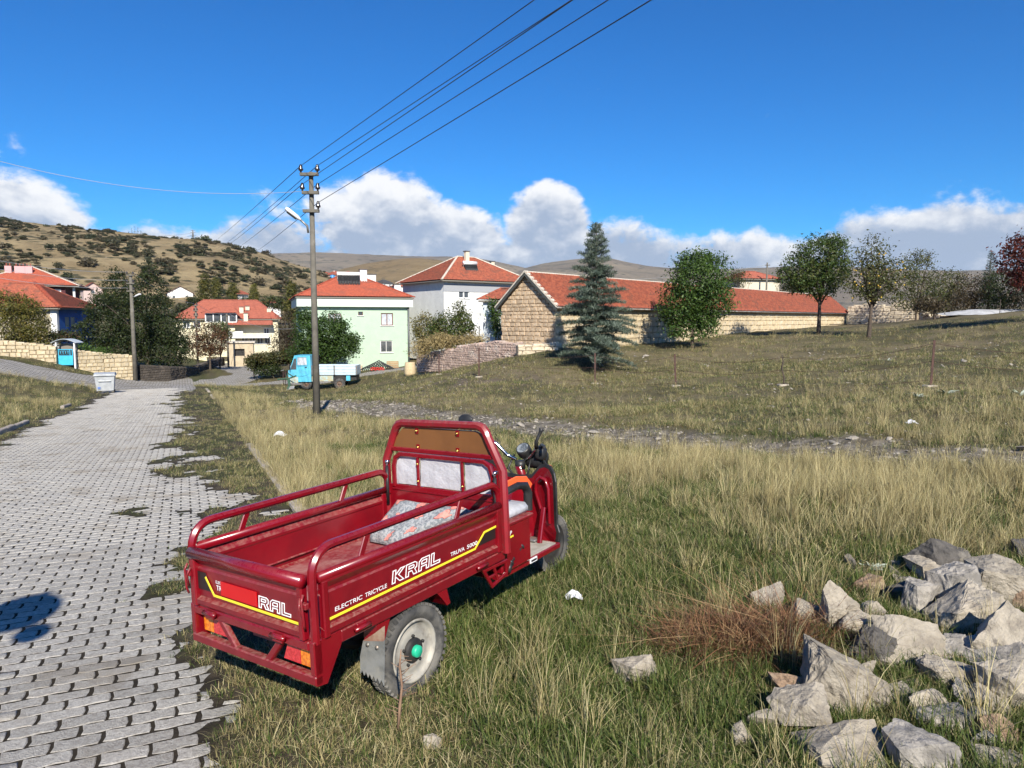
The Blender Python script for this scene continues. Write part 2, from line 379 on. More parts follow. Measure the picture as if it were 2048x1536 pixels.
def lerp3(a, b, t): t = np.asarray(t)[:, None]; return a * (1 - t) + b * t
def dry_field(x, y):
    """0 green turf .. 1 straw"""
    n = fbm(x * .5 + 3, y * .5, 4, 41); n2 = fbm(x * .16, y * .16 + 9, 3, 47); al, la = road_al(x, y)
    d = np.interp(y, [2, 4.2, 5.6, 8, 12, 20, 40, 60], [-.12, .0, .46, .8, .8, .62, .5, .62]) + (n - .5) * 1.1 + (n2 - .5) * .9
    d = d - .35 * np.exp(-((la - 2.6) / 1.6) ** 2) * sstep(5, 8, al) * (1 - sstep(13, 18, al))
    d = d - .25 * np.exp(-((la - .7) / .5) ** 2)
    return np.clip(d, 0, 1)
def ground_colour(x, y):
    n = fbm(x * 1.3, y * 1.3, 5, 61); n3 = fbm(x * 7, y * 7, 4, 67); r = np.hypot(x, y)
    d = dry_field(x, y); C = lambda *c: np.array(c)[None, :]
    col = lerp3(C(.075, .095, .028) * np.ones((len(x), 1)), C(.19, .15, .075) * np.ones((len(x), 1)), d)
    col = lerp3(col, C(.13, .105, .07) * np.ones((len(x), 1)), sstep(.45, .75, n) * .75)
    far = sstep(13, 24, r) * (x > -9)
    olive = lerp3(C(.13, .115, .06) * np.ones((len(x), 1)), C(.26, .21, .12) * np.ones((len(x), 1)), sstep(.3, .7, fbm(x * .35, y * .35, 5, 71)))
    col = lerp3(col, olive, far * .8)
    bank = np.exp(-(seg_dist(x, y, np.array([at(760, 785, 36)[:2], at(1040, 775, 30)[:2]])) / 2.2) ** 2) * sstep(.35, .6, n)
    col = lerp3(col, C(.2, .155, .12) * np.ones((len(x), 1)), bank * .8)
    col = lerp3(col, lerp3(C(.17, .145, .11) * np.ones((len(x), 1)), C(.33, .29, .235) * np.ones((len(x), 1)), sstep(.35, .65, n3)), path_mask(x, y) * .9)
    al, la = road_al(x, y); inr = (1 - sstep(.0, .3, la - LAT_R)) * (1 - sstep(.0, .3, LAT_L - la)) * (1 - sstep(48, 52, al))
    soil = lerp3(C(.10, .08, .055) * np.ones((len(x), 1)), C(.075, .075, .035) * np.ones((len(x), 1)), sstep(.4, .6, n))
    soil = lerp3(C(.05, .04, .028) * np.ones((len(x), 1)), soil, sstep(.25, .5, soil_cover(x, y)))
    col = lerp3(col, soil, inr)
    vill = sstep(110, 200, r); col = lerp3(col, lerp3(C(.1, .11, .05) * np.ones((len(x), 1)), C(.27, .22, .13) * np.ones((len(x), 1)), sstep(.35, .65, fbm(x * .03, y * .03, 4, 81))), vill)
    return col * (.5 + .4 * n3)[:, None]

def make_ground():
    az = np.concatenate([np.arange(-180, -44, 4.0), np.arange(-44, 44, .2), np.arange(44, 180, 4.0)]); az = np.radians(az)
    rr = np.concatenate([[.25, .5, .8], 1.1 * np.exp(np.arange(0, 4.1, .0125)), np.exp(np.linspace(math.log(70), math.log(7000), 70))])
    na, nr = len(az), len(rr); AZ, RR = np.meshgrid(az, rr); X = (RR * np.sin(AZ)).ravel(); Y = (RR * np.cos(AZ)).ravel()
    Z = height(X, Y); far = sstep(260, 420, np.hypot(X, Y)); Z = Z * (1 - far) + (-2.0) * far
    i = np.arange(nr - 1)[:, None] * na; j = np.arange(na)[None, :]; j2 = (j + 1) % na
    Fq = np.stack([i + j, i + j2, i + na + j2, i + na + j], -1).reshape(-1, 4)
    me = np_mesh('ground', np.stack([X, Y, Z], 1), Fq, True)
    c = np.ones((len(X), 4), np.float32); c[:, :3] = ground_colour(X, Y); c[:, 3] = pave_mask(X, Y)
    a_ = me.color_attributes.new('Col', 'FLOAT_COLOR', 'POINT'); a_.data.foreach_set('color', c.ravel())
    m = bpy.data.materials.new('ground_cover'); m.use_nodes = True; t = NT(m.node_tree); bs = t.n['Principled BSDF']
    ca = t.new('ShaderNodeVertexColor'); ca.layer_name = 'Col'; g = t.new('ShaderNodeNewGeometry'); P = g.outputs['Position']
    f1 = t.noise(P, 9, 8, .7); f2 = t.noise(P, 60, 6, .7)
    k = t.math('ADD', .45, t.math('MULTIPLY', f1, 1.1)); cc = t.new('ShaderNodeCombineXYZ')
    for q in range(3): t.l.new(k, cc.inputs[q])
    col = t.mix(1.0, ca.outputs['Color'], cc.outputs[0], 'MULTIPLY')
    col = t.mix(t.ramp(f2, .66, .78), col, (.2, .17, .11)); col = t.mix(t.ramp(t.noise(P, 33, 4, .6), .66, .74), col, (.04, .04, .02))
    ro = t.new('ShaderNodeVectorRotate'); ro.rotation_type = 'Z_AXIS'; ro.inputs['Angle'].default_value = R(-25); t.l.new(P, ro.inputs['Vector'])
    br = t.new('ShaderNodeTexBrick'); t.l.new(ro.outputs[0], br.inputs['Vector']); br.inputs['Scale'].default_value = 1; br.inputs['Brick Width'].default_value = .42; br.inputs['Row Height'].default_value = .23; br.inputs['Mortar Size'].default_value = .03
    br.inputs['Color1'].default_value = (.40, .38, .35, 1); br.inputs['Color2'].default_value = (.32, .305, .285, 1); br.inputs['Mortar'].default_value = (.13, .115, .09, 1)
    pv = t.mix(t.ramp(t.noise(P, .55, 6, .65), .52, .66), br.outputs[0], (.20, .18, .145))
    am = t.ramp(t.math('ADD', ca.outputs['Alpha'], t.math('MULTIPLY', t.math('SUBTRACT', t.noise(P, 1.7, 5, .6), .5), .7)), .4, .6)
    col = t.mix(am, col, pv)
    t.l.new(col, bs.inputs['Base Color']); bs.inputs['Roughness'].default_value = .95; bs.inputs['Specular IOR Level'].default_value = .15
    b = t.new('ShaderNodeBump'); b.inputs['Strength'].default_value = .8; b.inputs['Distance'].default_value = .035; t.l.new(t.noise(P, 22, 8, .7), b.inputs['Height']); t.l.new(b.outputs[0], bs.inputs['Normal'])
    tag(link('ground', me, None, m), kind='structure')
make_ground()

# ------------------------------------------------------------------ hills and mountains
def hill(name, crest, Yc, Yb, zb, m, amp=1.0, nu=220, back=.7, pw=.85, seed=0, nt=60):
    cu = np.array([c[0] for c in crest], float); cv = np.array([c[1] for c in crest], float); u = np.linspace(cu[0], cu[-1], nu)
    k = np.arange(nu); v = np.interp(u, cu, cv); ker = np.hanning(11); ker /= ker.sum(); v = np.convolve(np.pad(v, 5, 'edge'), ker, 'valid')
    t = np.concatenate([np.linspace(0, 1, nt), 1 + np.linspace(.05, back, 10)]); T, U = np.meshgrid(t, u, indexing='ij'); Vc = np.broadcast_to(v, T.shape)
    dx = (U - 1024) / F_PX / math.cos(PITCH) ; Y = Yb + (Yc - Yb) * T; X = dx * Y
    zc = CAM_H + (HOR - Vc) / F_PX * Yc; z = np.where(T <= 1, zb + (zc - zb) * np.sin(np.clip(T, 0, 1) * math.pi / 2) ** (1 / pw), zc - (zc - zb) * ((T - 1) / back) ** 2)
    w = Yc / 450.0
    z = z + (fbm(X / (45 * w), Y / (45 * w), 5, seed) - .5) * 9 * amp * w * np.minimum(1, T * 3) * (1 - .7 * np.exp(-((T - 1) / .12) ** 2))
    n2 = t.size; i = np.arange(n2 - 1)[:, None] * nu; j = np.arange(nu - 1)[None, :]
    F = np.stack([i + j, i + j + 1, i + nu + j + 1, i + nu + j], -1).reshape(-1, 4)
    me = np_mesh(name, np.stack([X.ravel(), Y.ravel(), z.ravel()], 1), F, True)
    o = link(name, me, None, m); tag(o, kind='structure')
    return lambda uu, tt: Vector((float(np.interp(uu, u, np.arange(nu)) * 0 + (uu - 1024) / F_PX / math.cos(PITCH) * (Yb + (Yc - Yb) * tt)), Yb + (Yc - Yb) * tt, _grid(z, t, u, tt, uu)))
def _grid(z, t, u, tt, uu):
    i = min(int(np.searchsorted(t, tt)), len(t) - 1); j = min(int(np.searchsorted(u, uu)), len(u) - 1); return float(z[i, j])
def hill_mat(name, a, b, dark, sc, dlo=.55, dhi=.66, spots=None, rock=None):
    m = bpy.data.materials.new(name); m.use_nodes = True; t = NT(m.node_tree); bs = t.n['Principled BSDF']; g = t.new('ShaderNodeNewGeometry'); P = g.outputs['Position']
    ms = t.new('ShaderNodeMapping'); ms.inputs['Scale'].default_value = (1, 1, 2.2); t.l.new(P, ms.inputs[0]); Q = ms.outputs[0]
    c = t.mix(t.ramp(t.noise(Q, sc, 9, .65), .36, .62), a, b)
    c = t.mix(t.ramp(t.noise(Q, sc * 1.7, 9, .7, dist=.4), dlo, dhi), c, dark)
    if rock: c = t.mix(t.ramp(t.noise(Q, sc * 5, 7, .7, dist=.3), .66, .72), c, rock)
    if spots:
        vo = t.new('ShaderNodeTexVoronoi'); vo.inputs['Scale'].default_value = spots[0]; t.l.new(P, vo.inputs['Vector'])
        c = t.mix(t.math('MULTIPLY', t.math('SUBTRACT', 1.0, t.ramp(vo.outputs['Distance'], .18, .34)), t.ramp(t.noise(P, spots[0] * .12, 4, .6), .42, .56)), c, spots[1])
    t.l.new(c, bs.inputs['Base Color']); bs.inputs['Roughness'].default_value = 1; bs.inputs['Specular IOR Level'].default_value = .05
    b = t.new('ShaderNodeBump'); b.inputs['Strength'].default_value = .7; b.inputs['Distance'].default_value = 1.5 / sc * .1; t.l.new(t.noise(P, sc * 8, 8, .7), b.inputs['Height']); t.l.new(b.outputs[0], bs.inputs['Normal'])
    return m
HILL = hill('hill', [(-700, 400), (-300, 420), (0, 455), (60, 464), (130, 473), (220, 484), (330, 490), (420, 498), (480, 510), (540, 527), (600, 545), (650, 556), (720, 580), (800, 604), (860, 625)], 470, 150, -4, hill_mat('dry_hillside', (.37, .29, .165), (.27, .205, .115), (.085, .08, .05), .045, .50, .62, (.16, (.075, .07, .042)), (.52, .47, .40)), 1.0, seed=2)
hill('round_hill', [(560, 590), (640, 565), (690, 545), (740, 535), (790, 529), (830, 526), (880, 529), (930, 540), (980, 556), (1060, 585), (1150, 620)], 1150, 500, -4, hill_mat('round_hill_cover', (.30, .225, .125), (.26, .19, .105), (.17, .135, .08), .012, .5, .68, (.09, (.13, .11, .075)), None), .5, seed=5)
mtn = hill_mat('mountain_scrub', (.30, .25, .18), (.24, .20, .15), (.17, .155, .12), .003, .5, .66, (.03, (.09, .095, .07)))
hill('mountain', [(300, 540), (480, 522), (560, 517), (640, 516), (740, 519), (830, 521), (900, 522), (960, 526), (1060, 545), (1140, 560)], 3400, 1500, -4, mtn, .5, seed=8)
hill('mountain', [(1000, 560), (1060, 543), (1110, 536), (1160, 532), (1215, 528), (1270, 540), (1330, 546), (1420, 549), (1560, 545), (1800, 548), (2100, 552), (2600, 540)], 3000, 1200, -4, mtn, .6, seed=12)
hill('wooded_mountain', [(700, 540), (770, 523), (830, 518), (890, 520), (960, 532), (1020, 548)], 4600, 2600, -4, hill_mat('wooded_cover', (.07, .08, .06), (.05, .06, .05), (.1, .09, .07), .004), .3, seed=15)
# ------------------------------------------------------------------ paved road: every paver is geometry
road_me = MB()
def on_road(al, la, dz=0.0): return Vector((al * HD[0] + la * LT[0], al * HD[1] + la * LT[1], al * SL + dz))
road_me.quad(on_road(-12, LAT_L, -.06), on_road(-12, LAT_R, -.06), on_road(50, LAT_R, -.06), on_road(50, LAT_L, -.06))
road = road_me.build('road', mat('road_bed_earth', (.07, .055, .035), (.05, .04, .026), 6, .95)); tag(road, kind='structure')
m_pave = mat('paver_concrete', (.53, .505, .455), (.34, .315, .28), 46.0, .92, bump=.9, bsc=120, lo=.3, hi=.7, c3=(.33, .295, .245), sc3=1.7, coord='World', spec=.25, rnd=.3)
PW, PD = .212, .114
def paver_outline():
    g = .008; hw, hd = PW / 2 - g, PD / 2 - g; q = .0062
    return [(-hw, -hd + q), (-hw * .45, -hd - q * .6), (hw * .45, -hd + q * .9), (hw, -hd - q * .2), (hw + q, 0), (hw, hd - q * .2 ), (hw * .45, hd + q * .9), (-hw * .45, hd - q * .6), (-hw, hd + q), (-hw + q, 0)]
OUTL = np.array(paver_outline())
def paver_mesh(seed):
    r = random.Random(seed); n = len(OUTL); o = [(x + r.uniform(-.003, .003), y + r.uniform(-.003, .003)) for x, y in OUTL]
    k = .9; ins = [(x * (1 - .005 / (PW / 2)), y * (1 - .0045 / (PD / 2))) for x, y in o]
    v = [(x, y, -.045) for x, y in o] + [(x, y, -.0045) for x, y in o] + [(x, y, r.uniform(-.0012, .0012)) for x, y in ins]
    f = [(i, (i + 1) % n, n + (i + 1) % n, n + i) for i in range(n)] + [(n + i, n + (i + 1) % n, 2 * n + (i + 1) % n, 2 * n + i) for i in range(n)] + [tuple(range(2 * n, 3 * n))]
    return v, f
PV = [paver_mesh(k) for k in range(7)]
def make_pavers():
    near = []; V = []; F4 = []; Fn = []; rest = []
    ang = math.atan2(LT[1], LT[0]); tilt = math.atan(SL)
    rows = int(52 / PD)
    for i in range(-14, rows):
        al = i * PD
        if al > 50: break
        off = (i % 2) * PW / 2
        wav = 0
        for j in range(-21, 7):
            la = j * PW + off
            if la < LAT_L + .1 or la > LAT_R - .1: continue
            dz = .004 * (vnoise(al * .9, la * .9, 3) - .4) + random.uniform(-.0022, .0018)
            p = on_road(al, la, dz)
            if p.y < -1.5: continue
            if abs(p.x) > abs(p.y) * .95 + 2.2: continue
            rest.append((p.length, p, random.randrange(7), random.uniform(-.02, .02), random.uniform(-.02, .02), random.uniform(-.015, .015)))
    vis = []
    for r_ in rest:
        p = r_[1]; d = p - Vector((0, 0, CAM_H)); yy = d.y * math.cos(PITCH) - d.z * math.sin(PITCH) * 1; w = d.y * _fw[1] + d.z * _fw[2]
        u = 1024 + F_PX * d.x / w; v = 768 - F_PX * (d.y * _up[1] + d.z * _up[2]) / w
        cov = float(soil_cover(np.array([p.x]), np.array([p.y]))[0]) if p.y < 7 else 1
        vis.append(-10 < u < 2058 and v < 1560 and cov < .5)
    order = sorted(range(len(rest)), key=lambda k: (not vis[k], rest[k][0]))
    base = Matrix(((LT[0], HD[0], 0), (LT[1], HD[1], 0), (0, SL, 1))).to_4x4()
    meshes = []
    for v, f in PV:
        me = bpy.data.meshes.new('paver'); me.from_pydata(v, [], f); me.materials.append(m_pave); meshes.append(me)
    for k in order[:300]:
        _, p, q, rx, ry, rz_ = rest[k]
        o = bpy.data.objects.new('paver', meshes[q]); COL.objects.link(o); o.parent = road
        o.matrix_local = Matrix.Translation(p) @ base @ Euler((rx * .7, ry * .7, rz_)).to_matrix().to_4x4()
    Vs = []; Fs = []; n = len(OUTL); cnt = 0; Fc = []
    rots = np.array([[LT[0], HD[0]], [LT[1], HD[1]]])
    for k in order[300:]:
        dist, p, q, rx, ry, rz_ = rest[k]; v = np.array(PV[q][0]); 
        if dist > 14: v = np.concatenate([v[n:2 * n], v[2 * n:]]); v[:n, 2] -= .02
        x = v[:, 0] * math.cos(rz_) - v[:, 1] * math.sin(rz_); y = v[:, 0] * math.sin(rz_) + v[:, 1] * math.cos(rz_); z = v[:, 2] + y * rx + x * ry + y * SL
        w = np.stack([x * LT[0] + y * HD[0] + p.x, x * LT[1] + y * HD[1] + p.y, z + p.z], 1); b = cnt; cnt += len(w); Vs.append(w)
        m_ = len(w) // n
        for L in range(m_ - 1): Fs += [(b + L * n + i, b + L * n + (i + 1) % n, b + (L + 1) * n + (i + 1) % n, b + (L + 1) * n + i) for i in range(n)]
        t0 = b + (m_ - 1) * n; Fs += [(t0, t0 + 1, t0 + 8, t0 + 9), (t0 + 1, t0 + 2, t0 + 7, t0 + 8), (t0 + 2, t0 + 3, t0 + 6, t0 + 7), (t0 + 3, t0 + 4, t0 + 5, t0 + 6)]
    o = link('pavers', np_mesh('pavers', np.concatenate(Vs), np.array(Fs)), road, m_pave); o['kind'] = 'stuff'
make_pavers()
m_kerb = mat('kerb_concrete', (.42, .36, .30), (.33, .29, .25), 4, .9, bump=.4, bsc=50, coord='World', rnd=.25, spec=.2)
def kerbs(lat, a0, a1, gaps, name='kerb_stone', h=.1):
    a_ = a0; L = .95
    kt = None
    while a_ < a1:
        if not any(g0 < a_ < g1 for g0, g1 in gaps):
            b = MB(); b.box((0, 0, 0), (.14, L - .02, .3), None, .02); o = b.build('kerb_stone', m_kerb, road)
            p = on_road(a_, lat, -.15 + h + random.uniform(-.02, .015)); o.matrix_local = Matrix.Translation(p) @ Euler((math.atan(SL) + random.uniform(-.012, .012), random.uniform(-.04, .04), math.atan2(-HD[0], HD[1]) + random.uniform(-.012, .012))).to_matrix().to_4x4()
        a_ += L
kerbs(LAT_R, 8.3, 46, [(15.5, 34), (38.5, 41)], h=.05)
kerbs(LAT_L, 12, 33, [(24.5, 31)], h=.13)

# ------------------------------------------------------------------ grass: tufts instanced over the ground (nobody could count it)
def tuft(seed, n, h0, h1, spread, w, cols, lean=.35, seg=3):
    r = np.random.default_rng(seed); V = []; F = []; C = []
    for k in range(n):
        a = r.uniform(0, 6.283); d = spread * math.sqrt(r.random()); x, y = d * math.cos(a), d * math.sin(a); h = r.uniform(h0, h1); ln = r.normal(0, lean) ; la = a + r.normal(0, .9); wd = w * r.uniform(.6, 1.25)
        bx, by = math.cos(la), math.sin(la); sx, sy = -by, bx; tw = r.uniform(-1, 1); sx, sy = sx * math.cos(tw) + bx * math.sin(tw), sy * math.cos(tw) + by * math.sin(tw)
        c = np.array(cols[r.integers(len(cols))]) * r.uniform(.75, 1.25); b = len(V)
        ln = abs(ln) + .08
        for s_ in range(seg + 1):
            t_ = s_ / seg; o = ln * h * t_ ** 1.8; zz = h * t_ * (1 - .35 * ln * t_); ww = wd * (1 - t_ ** 1.6) * .5 + .0004
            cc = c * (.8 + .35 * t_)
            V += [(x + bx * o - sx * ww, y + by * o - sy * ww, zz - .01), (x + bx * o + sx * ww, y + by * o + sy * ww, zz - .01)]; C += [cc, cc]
        F += [(b + 2 * s_, b + 2 * s_ + 1, b + 2 * s_ + 3, b + 2 * s_ + 2) for s_ in range(seg)]
    return np_mesh('tuft', V, np.array(F), False, np.array(C))
G1 = [(.075, .115, .022), (.05, .085, .016), (.105, .14, .034), (.17, .18, .06)]; G2 = [(.34, .29, .14), (.42, .37, .20), (.28, .235, .11), (.21, .19, .085), (.11, .125, .04)]
G3 = [(.44, .375, .185), (.52, .455, .25), (.37, .31, .145), (.30, .235, .11)]; G4 = [(.16, .075, .04), (.24, .12, .06), (.10, .05, .03), (.34, .22, .11)]
m_grass = leaf_mat('grass_blades', (1, 1, 1), .25, .6)
def tuft_coll(name, specs):
    c = bpy.data.collections.new(name)
    for i, sp in enumerate(specs):
        me = tuft(100 + i + len(name), *sp); me.materials.append(m_grass); o = bpy.data.objects.new(f'{name}_{i:02d}', me); c.objects.link(o)
    return c
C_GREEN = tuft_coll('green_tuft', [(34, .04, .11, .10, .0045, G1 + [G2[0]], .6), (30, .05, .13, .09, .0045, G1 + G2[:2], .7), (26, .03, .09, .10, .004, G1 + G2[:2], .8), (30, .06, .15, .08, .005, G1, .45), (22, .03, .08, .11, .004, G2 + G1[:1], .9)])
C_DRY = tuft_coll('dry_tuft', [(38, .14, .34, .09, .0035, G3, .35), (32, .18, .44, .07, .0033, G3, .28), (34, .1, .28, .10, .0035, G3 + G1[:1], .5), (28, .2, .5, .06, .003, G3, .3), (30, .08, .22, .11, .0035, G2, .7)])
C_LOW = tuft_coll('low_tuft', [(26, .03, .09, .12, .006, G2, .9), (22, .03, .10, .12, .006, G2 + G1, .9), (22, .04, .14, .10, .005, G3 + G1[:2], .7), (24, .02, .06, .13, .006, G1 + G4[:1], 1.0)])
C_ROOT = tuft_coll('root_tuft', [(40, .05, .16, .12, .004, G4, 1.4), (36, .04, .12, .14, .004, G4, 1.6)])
def scatter(name, P, rot, scl, idx, coll, label, cat='grass'):
    me = bpy.data.meshes.new(name); me.vertices.add(len(P)); me.vertices.foreach_set('co', np.asarray(P, np.float32).ravel())
    a_ = me.attributes.new('rot', 'FLOAT_VECTOR', 'POINT'); a_.data.foreach_set('vector', np.asarray(rot, np.float32).ravel())
    a_ = me.attributes.new('scl', 'FLOAT_VECTOR', 'POINT'); a_.data.foreach_set('vector', np.asarray(scl, np.float32).ravel())
    a_ = me.attributes.new('idx', 'INT', 'POINT'); a_.data.foreach_set('value', np.asarray(idx, np.int32))
    o = link(name, me); tag(o, label, cat, kind='stuff')
    g = bpy.data.node_groups.new(name + '_nodes', 'GeometryNodeTree')
    g.interface.new_socket('Geometry', in_out='INPUT', socket_type='NodeSocketGeometry'); g.interface.new_socket('Geometry', in_out='OUTPUT', socket_type='NodeSocketGeometry')
    gi = g.nodes.new('NodeGroupInput'); go = g.nodes.new('NodeGroupOutput'); ip = g.nodes.new('GeometryNodeInstanceOnPoints'); ci = g.nodes.new('GeometryNodeCollectionInfo')
    ci.inputs['Collection'].default_value = coll; ci.inputs['Separate Children'].default_value = True; ci.inputs['Reset Children'].default_value = True
    def na(nm, ty):
        n = g.nodes.new('GeometryNodeInputNamedAttribute'); n.data_type = ty; n.inputs['Name'].default_value = nm; return n.outputs['Attribute']
    L = g.links; L.new(gi.outputs[0], ip.inputs['Points']); L.new(ci.outputs[0], ip.inputs['Instance']); ip.inputs['Pick Instance'].default_value = True
    L.new(na('idx', 'INT'), ip.inputs['Instance Index']); L.new(na('rot', 'FLOAT_VECTOR'), ip.inputs['Rotation']); L.new(na('scl', 'FLOAT_VECTOR'), ip.inputs['Scale']); L.new(ip.outputs[0], go.inputs[0])
    md = o.modifiers.new('scatter', 'NODES'); md.node_group = g
    return o
TR_O = Vector((-.880, 3.069, .149)); TR_YAW = .974
def in_trike(x, y, pad=0.0):
    c, s_ = math.cos(TR_YAW), math.sin(TR_YAW); dx, dy = x - TR_O.x, y - TR_O.y; a_ = dx * c + dy * s_; b = -dx * s_ + dy * c
    return (a_ > -.1 - pad) & (a_ < 2.42 + pad) & (b > -.05 - pad) & (b < 1.02 + pad)
def make_grass():
    r = RNG; X = []; Y = []
    for (r0, r1, den, azm) in [(1.6, 4.5, 520, 44), (4.5, 8, 290, 42), (8, 13, 130, 42), (13, 22, 52, 42), (22, 38, 17, 42), (38, 62, 4.5, 42)]:
        n = int(math.radians(2 * azm) / 2 * (r1 * r1 - r0 * r0) * den); rr = np.sqrt(r.uniform(r0 * r0, r1 * r1, n)); a_ = np.radians(r.uniform(-azm, azm, n)); X.append(rr * np.sin(a_)); Y.append(rr * np.cos(a_))
    X = np.concatenate(X); Y = np.concatenate(Y); D = np.hypot(X, Y); al, la = road_al(X, Y)
    onroad = (la > LAT_L - .05) & (la < LAT_R) & (al < 50); cov = soil_cover(X, Y); pm = path_mask(X, Y); pv = pave_mask(X, Y)
    keep = np.where(onroad, r.random(len(X)) < np.clip((cov - .3) * 2.2, 0, 1), True) & (r.random(len(X)) > pm * .93) & (r.random(len(X)) > pv * 1.2)
    beyond = (Y > 13.5 + .0 * X) & (la > 4) ; keep &= ~(beyond & (r.random(len(X)) < .45) & (fbm(X * .5, Y * .5, 3, 91) < .5))
    X, Y, D, al, la, onroad, pm = (q[keep] for q in (X, Y, D, al, la, onroad, pm)); n = len(X)
    dry = dry_field(X, Y); Z = height(X, Y); u = r.random(n)
    clump = fbm(X * 1.4, Y * 1.4, 3, 101)
    tall = (u < np.clip((dry - .42) * 1.5, 0, .8) * sstep(.3, .6, clump + .12)) & ~onroad & ~in_trike(X, Y, .1) & (pm < .3)
    tall |= (~onroad) & ~in_trike(X, Y, .1) & (D < 7) & (r.random(n) < .02)
    tall &= ~((Y > 15) & (la > 5) & (r.random(n) < .72))
    tall |= (~onroad) & (la > 1.1) & (la < 3.2) & (al > 8) & (al < 40) & (r.random(n) < .45) & (clump > .45)
    tall |= (abs(la - LAT_R - .1) < .2) & (al > 7) & (al < 40) & (r.random(n) < .5)
    tall |= (la < LAT_L - .3) & (r.random(n) < .25)
    low = ~tall & ((r.random(n) < dry * .8) | (D > 15) | onroad)
    green = ~tall & ~low
    def emit(mask, name, coll, k, smin, smax, label, grow):
        m_ = np.where(mask)[0]; q = len(m_); s_ = r.uniform(smin, smax, q) * (1 + grow * np.clip((D[m_] - 6) / 30, 0, 1.4)); s_ = np.where(onroad[m_], s_ * .62, s_)
        rot = np.stack([r.normal(0, .1, q), r.normal(0, .1, q), r.uniform(0, 6.28, q)], 1)
        scatter(name, np.stack([X[m_], Y[m_], Z[m_]], 1), rot, np.stack([s_ * (1 + .0 * s_), s_, s_ * r.uniform(.75, 1.15, q)], 1), r.integers(0, k, q), coll, label)
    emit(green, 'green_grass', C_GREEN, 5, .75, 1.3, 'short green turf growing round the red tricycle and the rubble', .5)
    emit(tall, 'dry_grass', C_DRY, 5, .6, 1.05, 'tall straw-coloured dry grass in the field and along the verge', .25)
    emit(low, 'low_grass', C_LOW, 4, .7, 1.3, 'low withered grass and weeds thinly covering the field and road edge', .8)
    # matted brown roots beside the rubble
    q = 300; a_ = r.uniform(0, 6.28, q); d = np.sqrt(r.random(q)); P0 = at(1500, 1290, 4.05); ux = P0[0] + .52 * d * np.cos(a_); uy = P0[1] + .2 * d * np.sin(a_)
    scatter('matted_roots', np.stack([ux, uy, height(ux, uy)], 1), np.stack([r.normal(0, .4, q), r.normal(0, .4, q), a_ * 3], 1), np.ones((q, 3)) * r.uniform(.7, 1.25, q)[:, None], r.integers(0, 2, q), C_ROOT, 'matted reddish brown dead roots lying left of the rubble', 'roots')
make_grass()
# loose pale pebbles on the dirt track and in the stony field
def make_pebbles():
    r = RNG; c = bpy.data.collections.new('pebble')
    mp = mat('pebble_limestone', (.36, .325, .27), (.25, .22, .185), 20, .9, bump=.3, bsc=60, rnd=.5)
    for k in range(4):
        b = MB(); q = random.Random(k); n = 6; rings = [(.0, -.35), (.8, -.2), (1, .12), (.6, .42), (0, .5)]
        vs = []; 
        for (rad, zz) in rings: vs += [(rad * math.cos(6.283 * i / n) * q.uniform(.7, 1.2), rad * math.sin(6.283 * i / n) * q.uniform(.7, 1.1), zz * q.uniform(.8, 1.2)) for i in range(n)]
        fs = [(L * n + i, L * n + (i + 1) % n, (L + 1) * n + (i + 1) % n, (L + 1) * n + i) for L in range(4) for i in range(n)]
        b.add(vs, fs); me = b.mesh('pebble'); me.materials.append(mp); o = bpy.data.objects.new(f'pebble_{k}', me); c.objects.link(o)
    n = 42000; rr = np.sqrt(r.uniform(4.5 ** 2, 42 ** 2, n)); a_ = np.radians(r.uniform(-32, 40, n)); x = rr * np.sin(a_); y = rr * np.cos(a_); al, la = road_al(x, y)
    pm = path_mask(x, y); k = (la > 1.4) & (r.random(n) < np.clip(pm * 1.3 + .10 * (y > 12) * (fbm(x * .6, y * .6, 3, 7) > .5) + .012, 0, 1)); x, y, rr = x[k], y[k], rr[k]; n = len(x)
    s_ = r.lognormal(math.log(.0145), .6, n); s_ = np.clip(s_, .006, .12) * (1 + rr / 50)
    scatter('pebbles', np.stack([x, y, height(x, y) + s_ * .2], 1), np.stack([r.normal(0, .3, n), r.normal(0, .3, n), r.uniform(0, 6.28, n)], 1), np.stack([s_, s_ * r.uniform(.6, 1, n), s_ * r.uniform(.5, .9, n)], 1), r.integers(0, 4, n), c, 'loose pale stones strewn along the dirt track and stony field', 'pebbles')
make_pebbles()
# ------------------------------------------------------------------ the red cargo tricycle (x forward, y left, z up, z measured from the rear bar)
GZ = .354
trike = empty('cargo_tricycle', label='dark red electric cargo tricycle with open bed parked on the grass', cat='tricycle')
_rot = Matrix.Rotation(TR_YAW, 4, 'Z') @ Matrix.Rotation(-.016, 4, 'Y') @ Matrix.Rotation(-.035, 4, 'X')
trike.matrix_world = Matrix.Translation(TR_O) @ _rot @ Matrix.Translation((0, 0, -GZ))
T = lambda: MB((0, 0, GZ))
m_red = mat('red_paint', (.205, .0028, .0095), (.165, .0025, .008), 3, .26, coat=.55, dust=.13, dustc=(.30, .15, .12))
m_redd = mat('dusty_red_paint', (.20, .0035, .010), (.16, .003, .009), 5, .34, coat=.35, dust=.62, dustc=(.33, .17, .135))
m_redrust = mat('scraped_red_paint', (.25, .007, .014), (.20, .006, .012), 5, .45, coat=.3, dust=.2, c3=(.16, .02, .02), sc3=30)
m_blk = mat('black_plastic', (.015, .015, .016), (.03, .03, .03), 8, .45); m_rub = mat('tyre_rubber', (.035, .035, .036), (.085, .08, .072), 9, .85, bump=.3, bsc=40, c3=(.16, .15, .13), sc3=4)
m_chrome = mat('chrome', (.75, .75, .75), None, rough=.12, metal=1.0); m_cream = mat('wheel_cream_paint', (.38, .355, .30), (.30, .285, .25), 12, .55, c3=(.22, .2, .17), sc3=9)
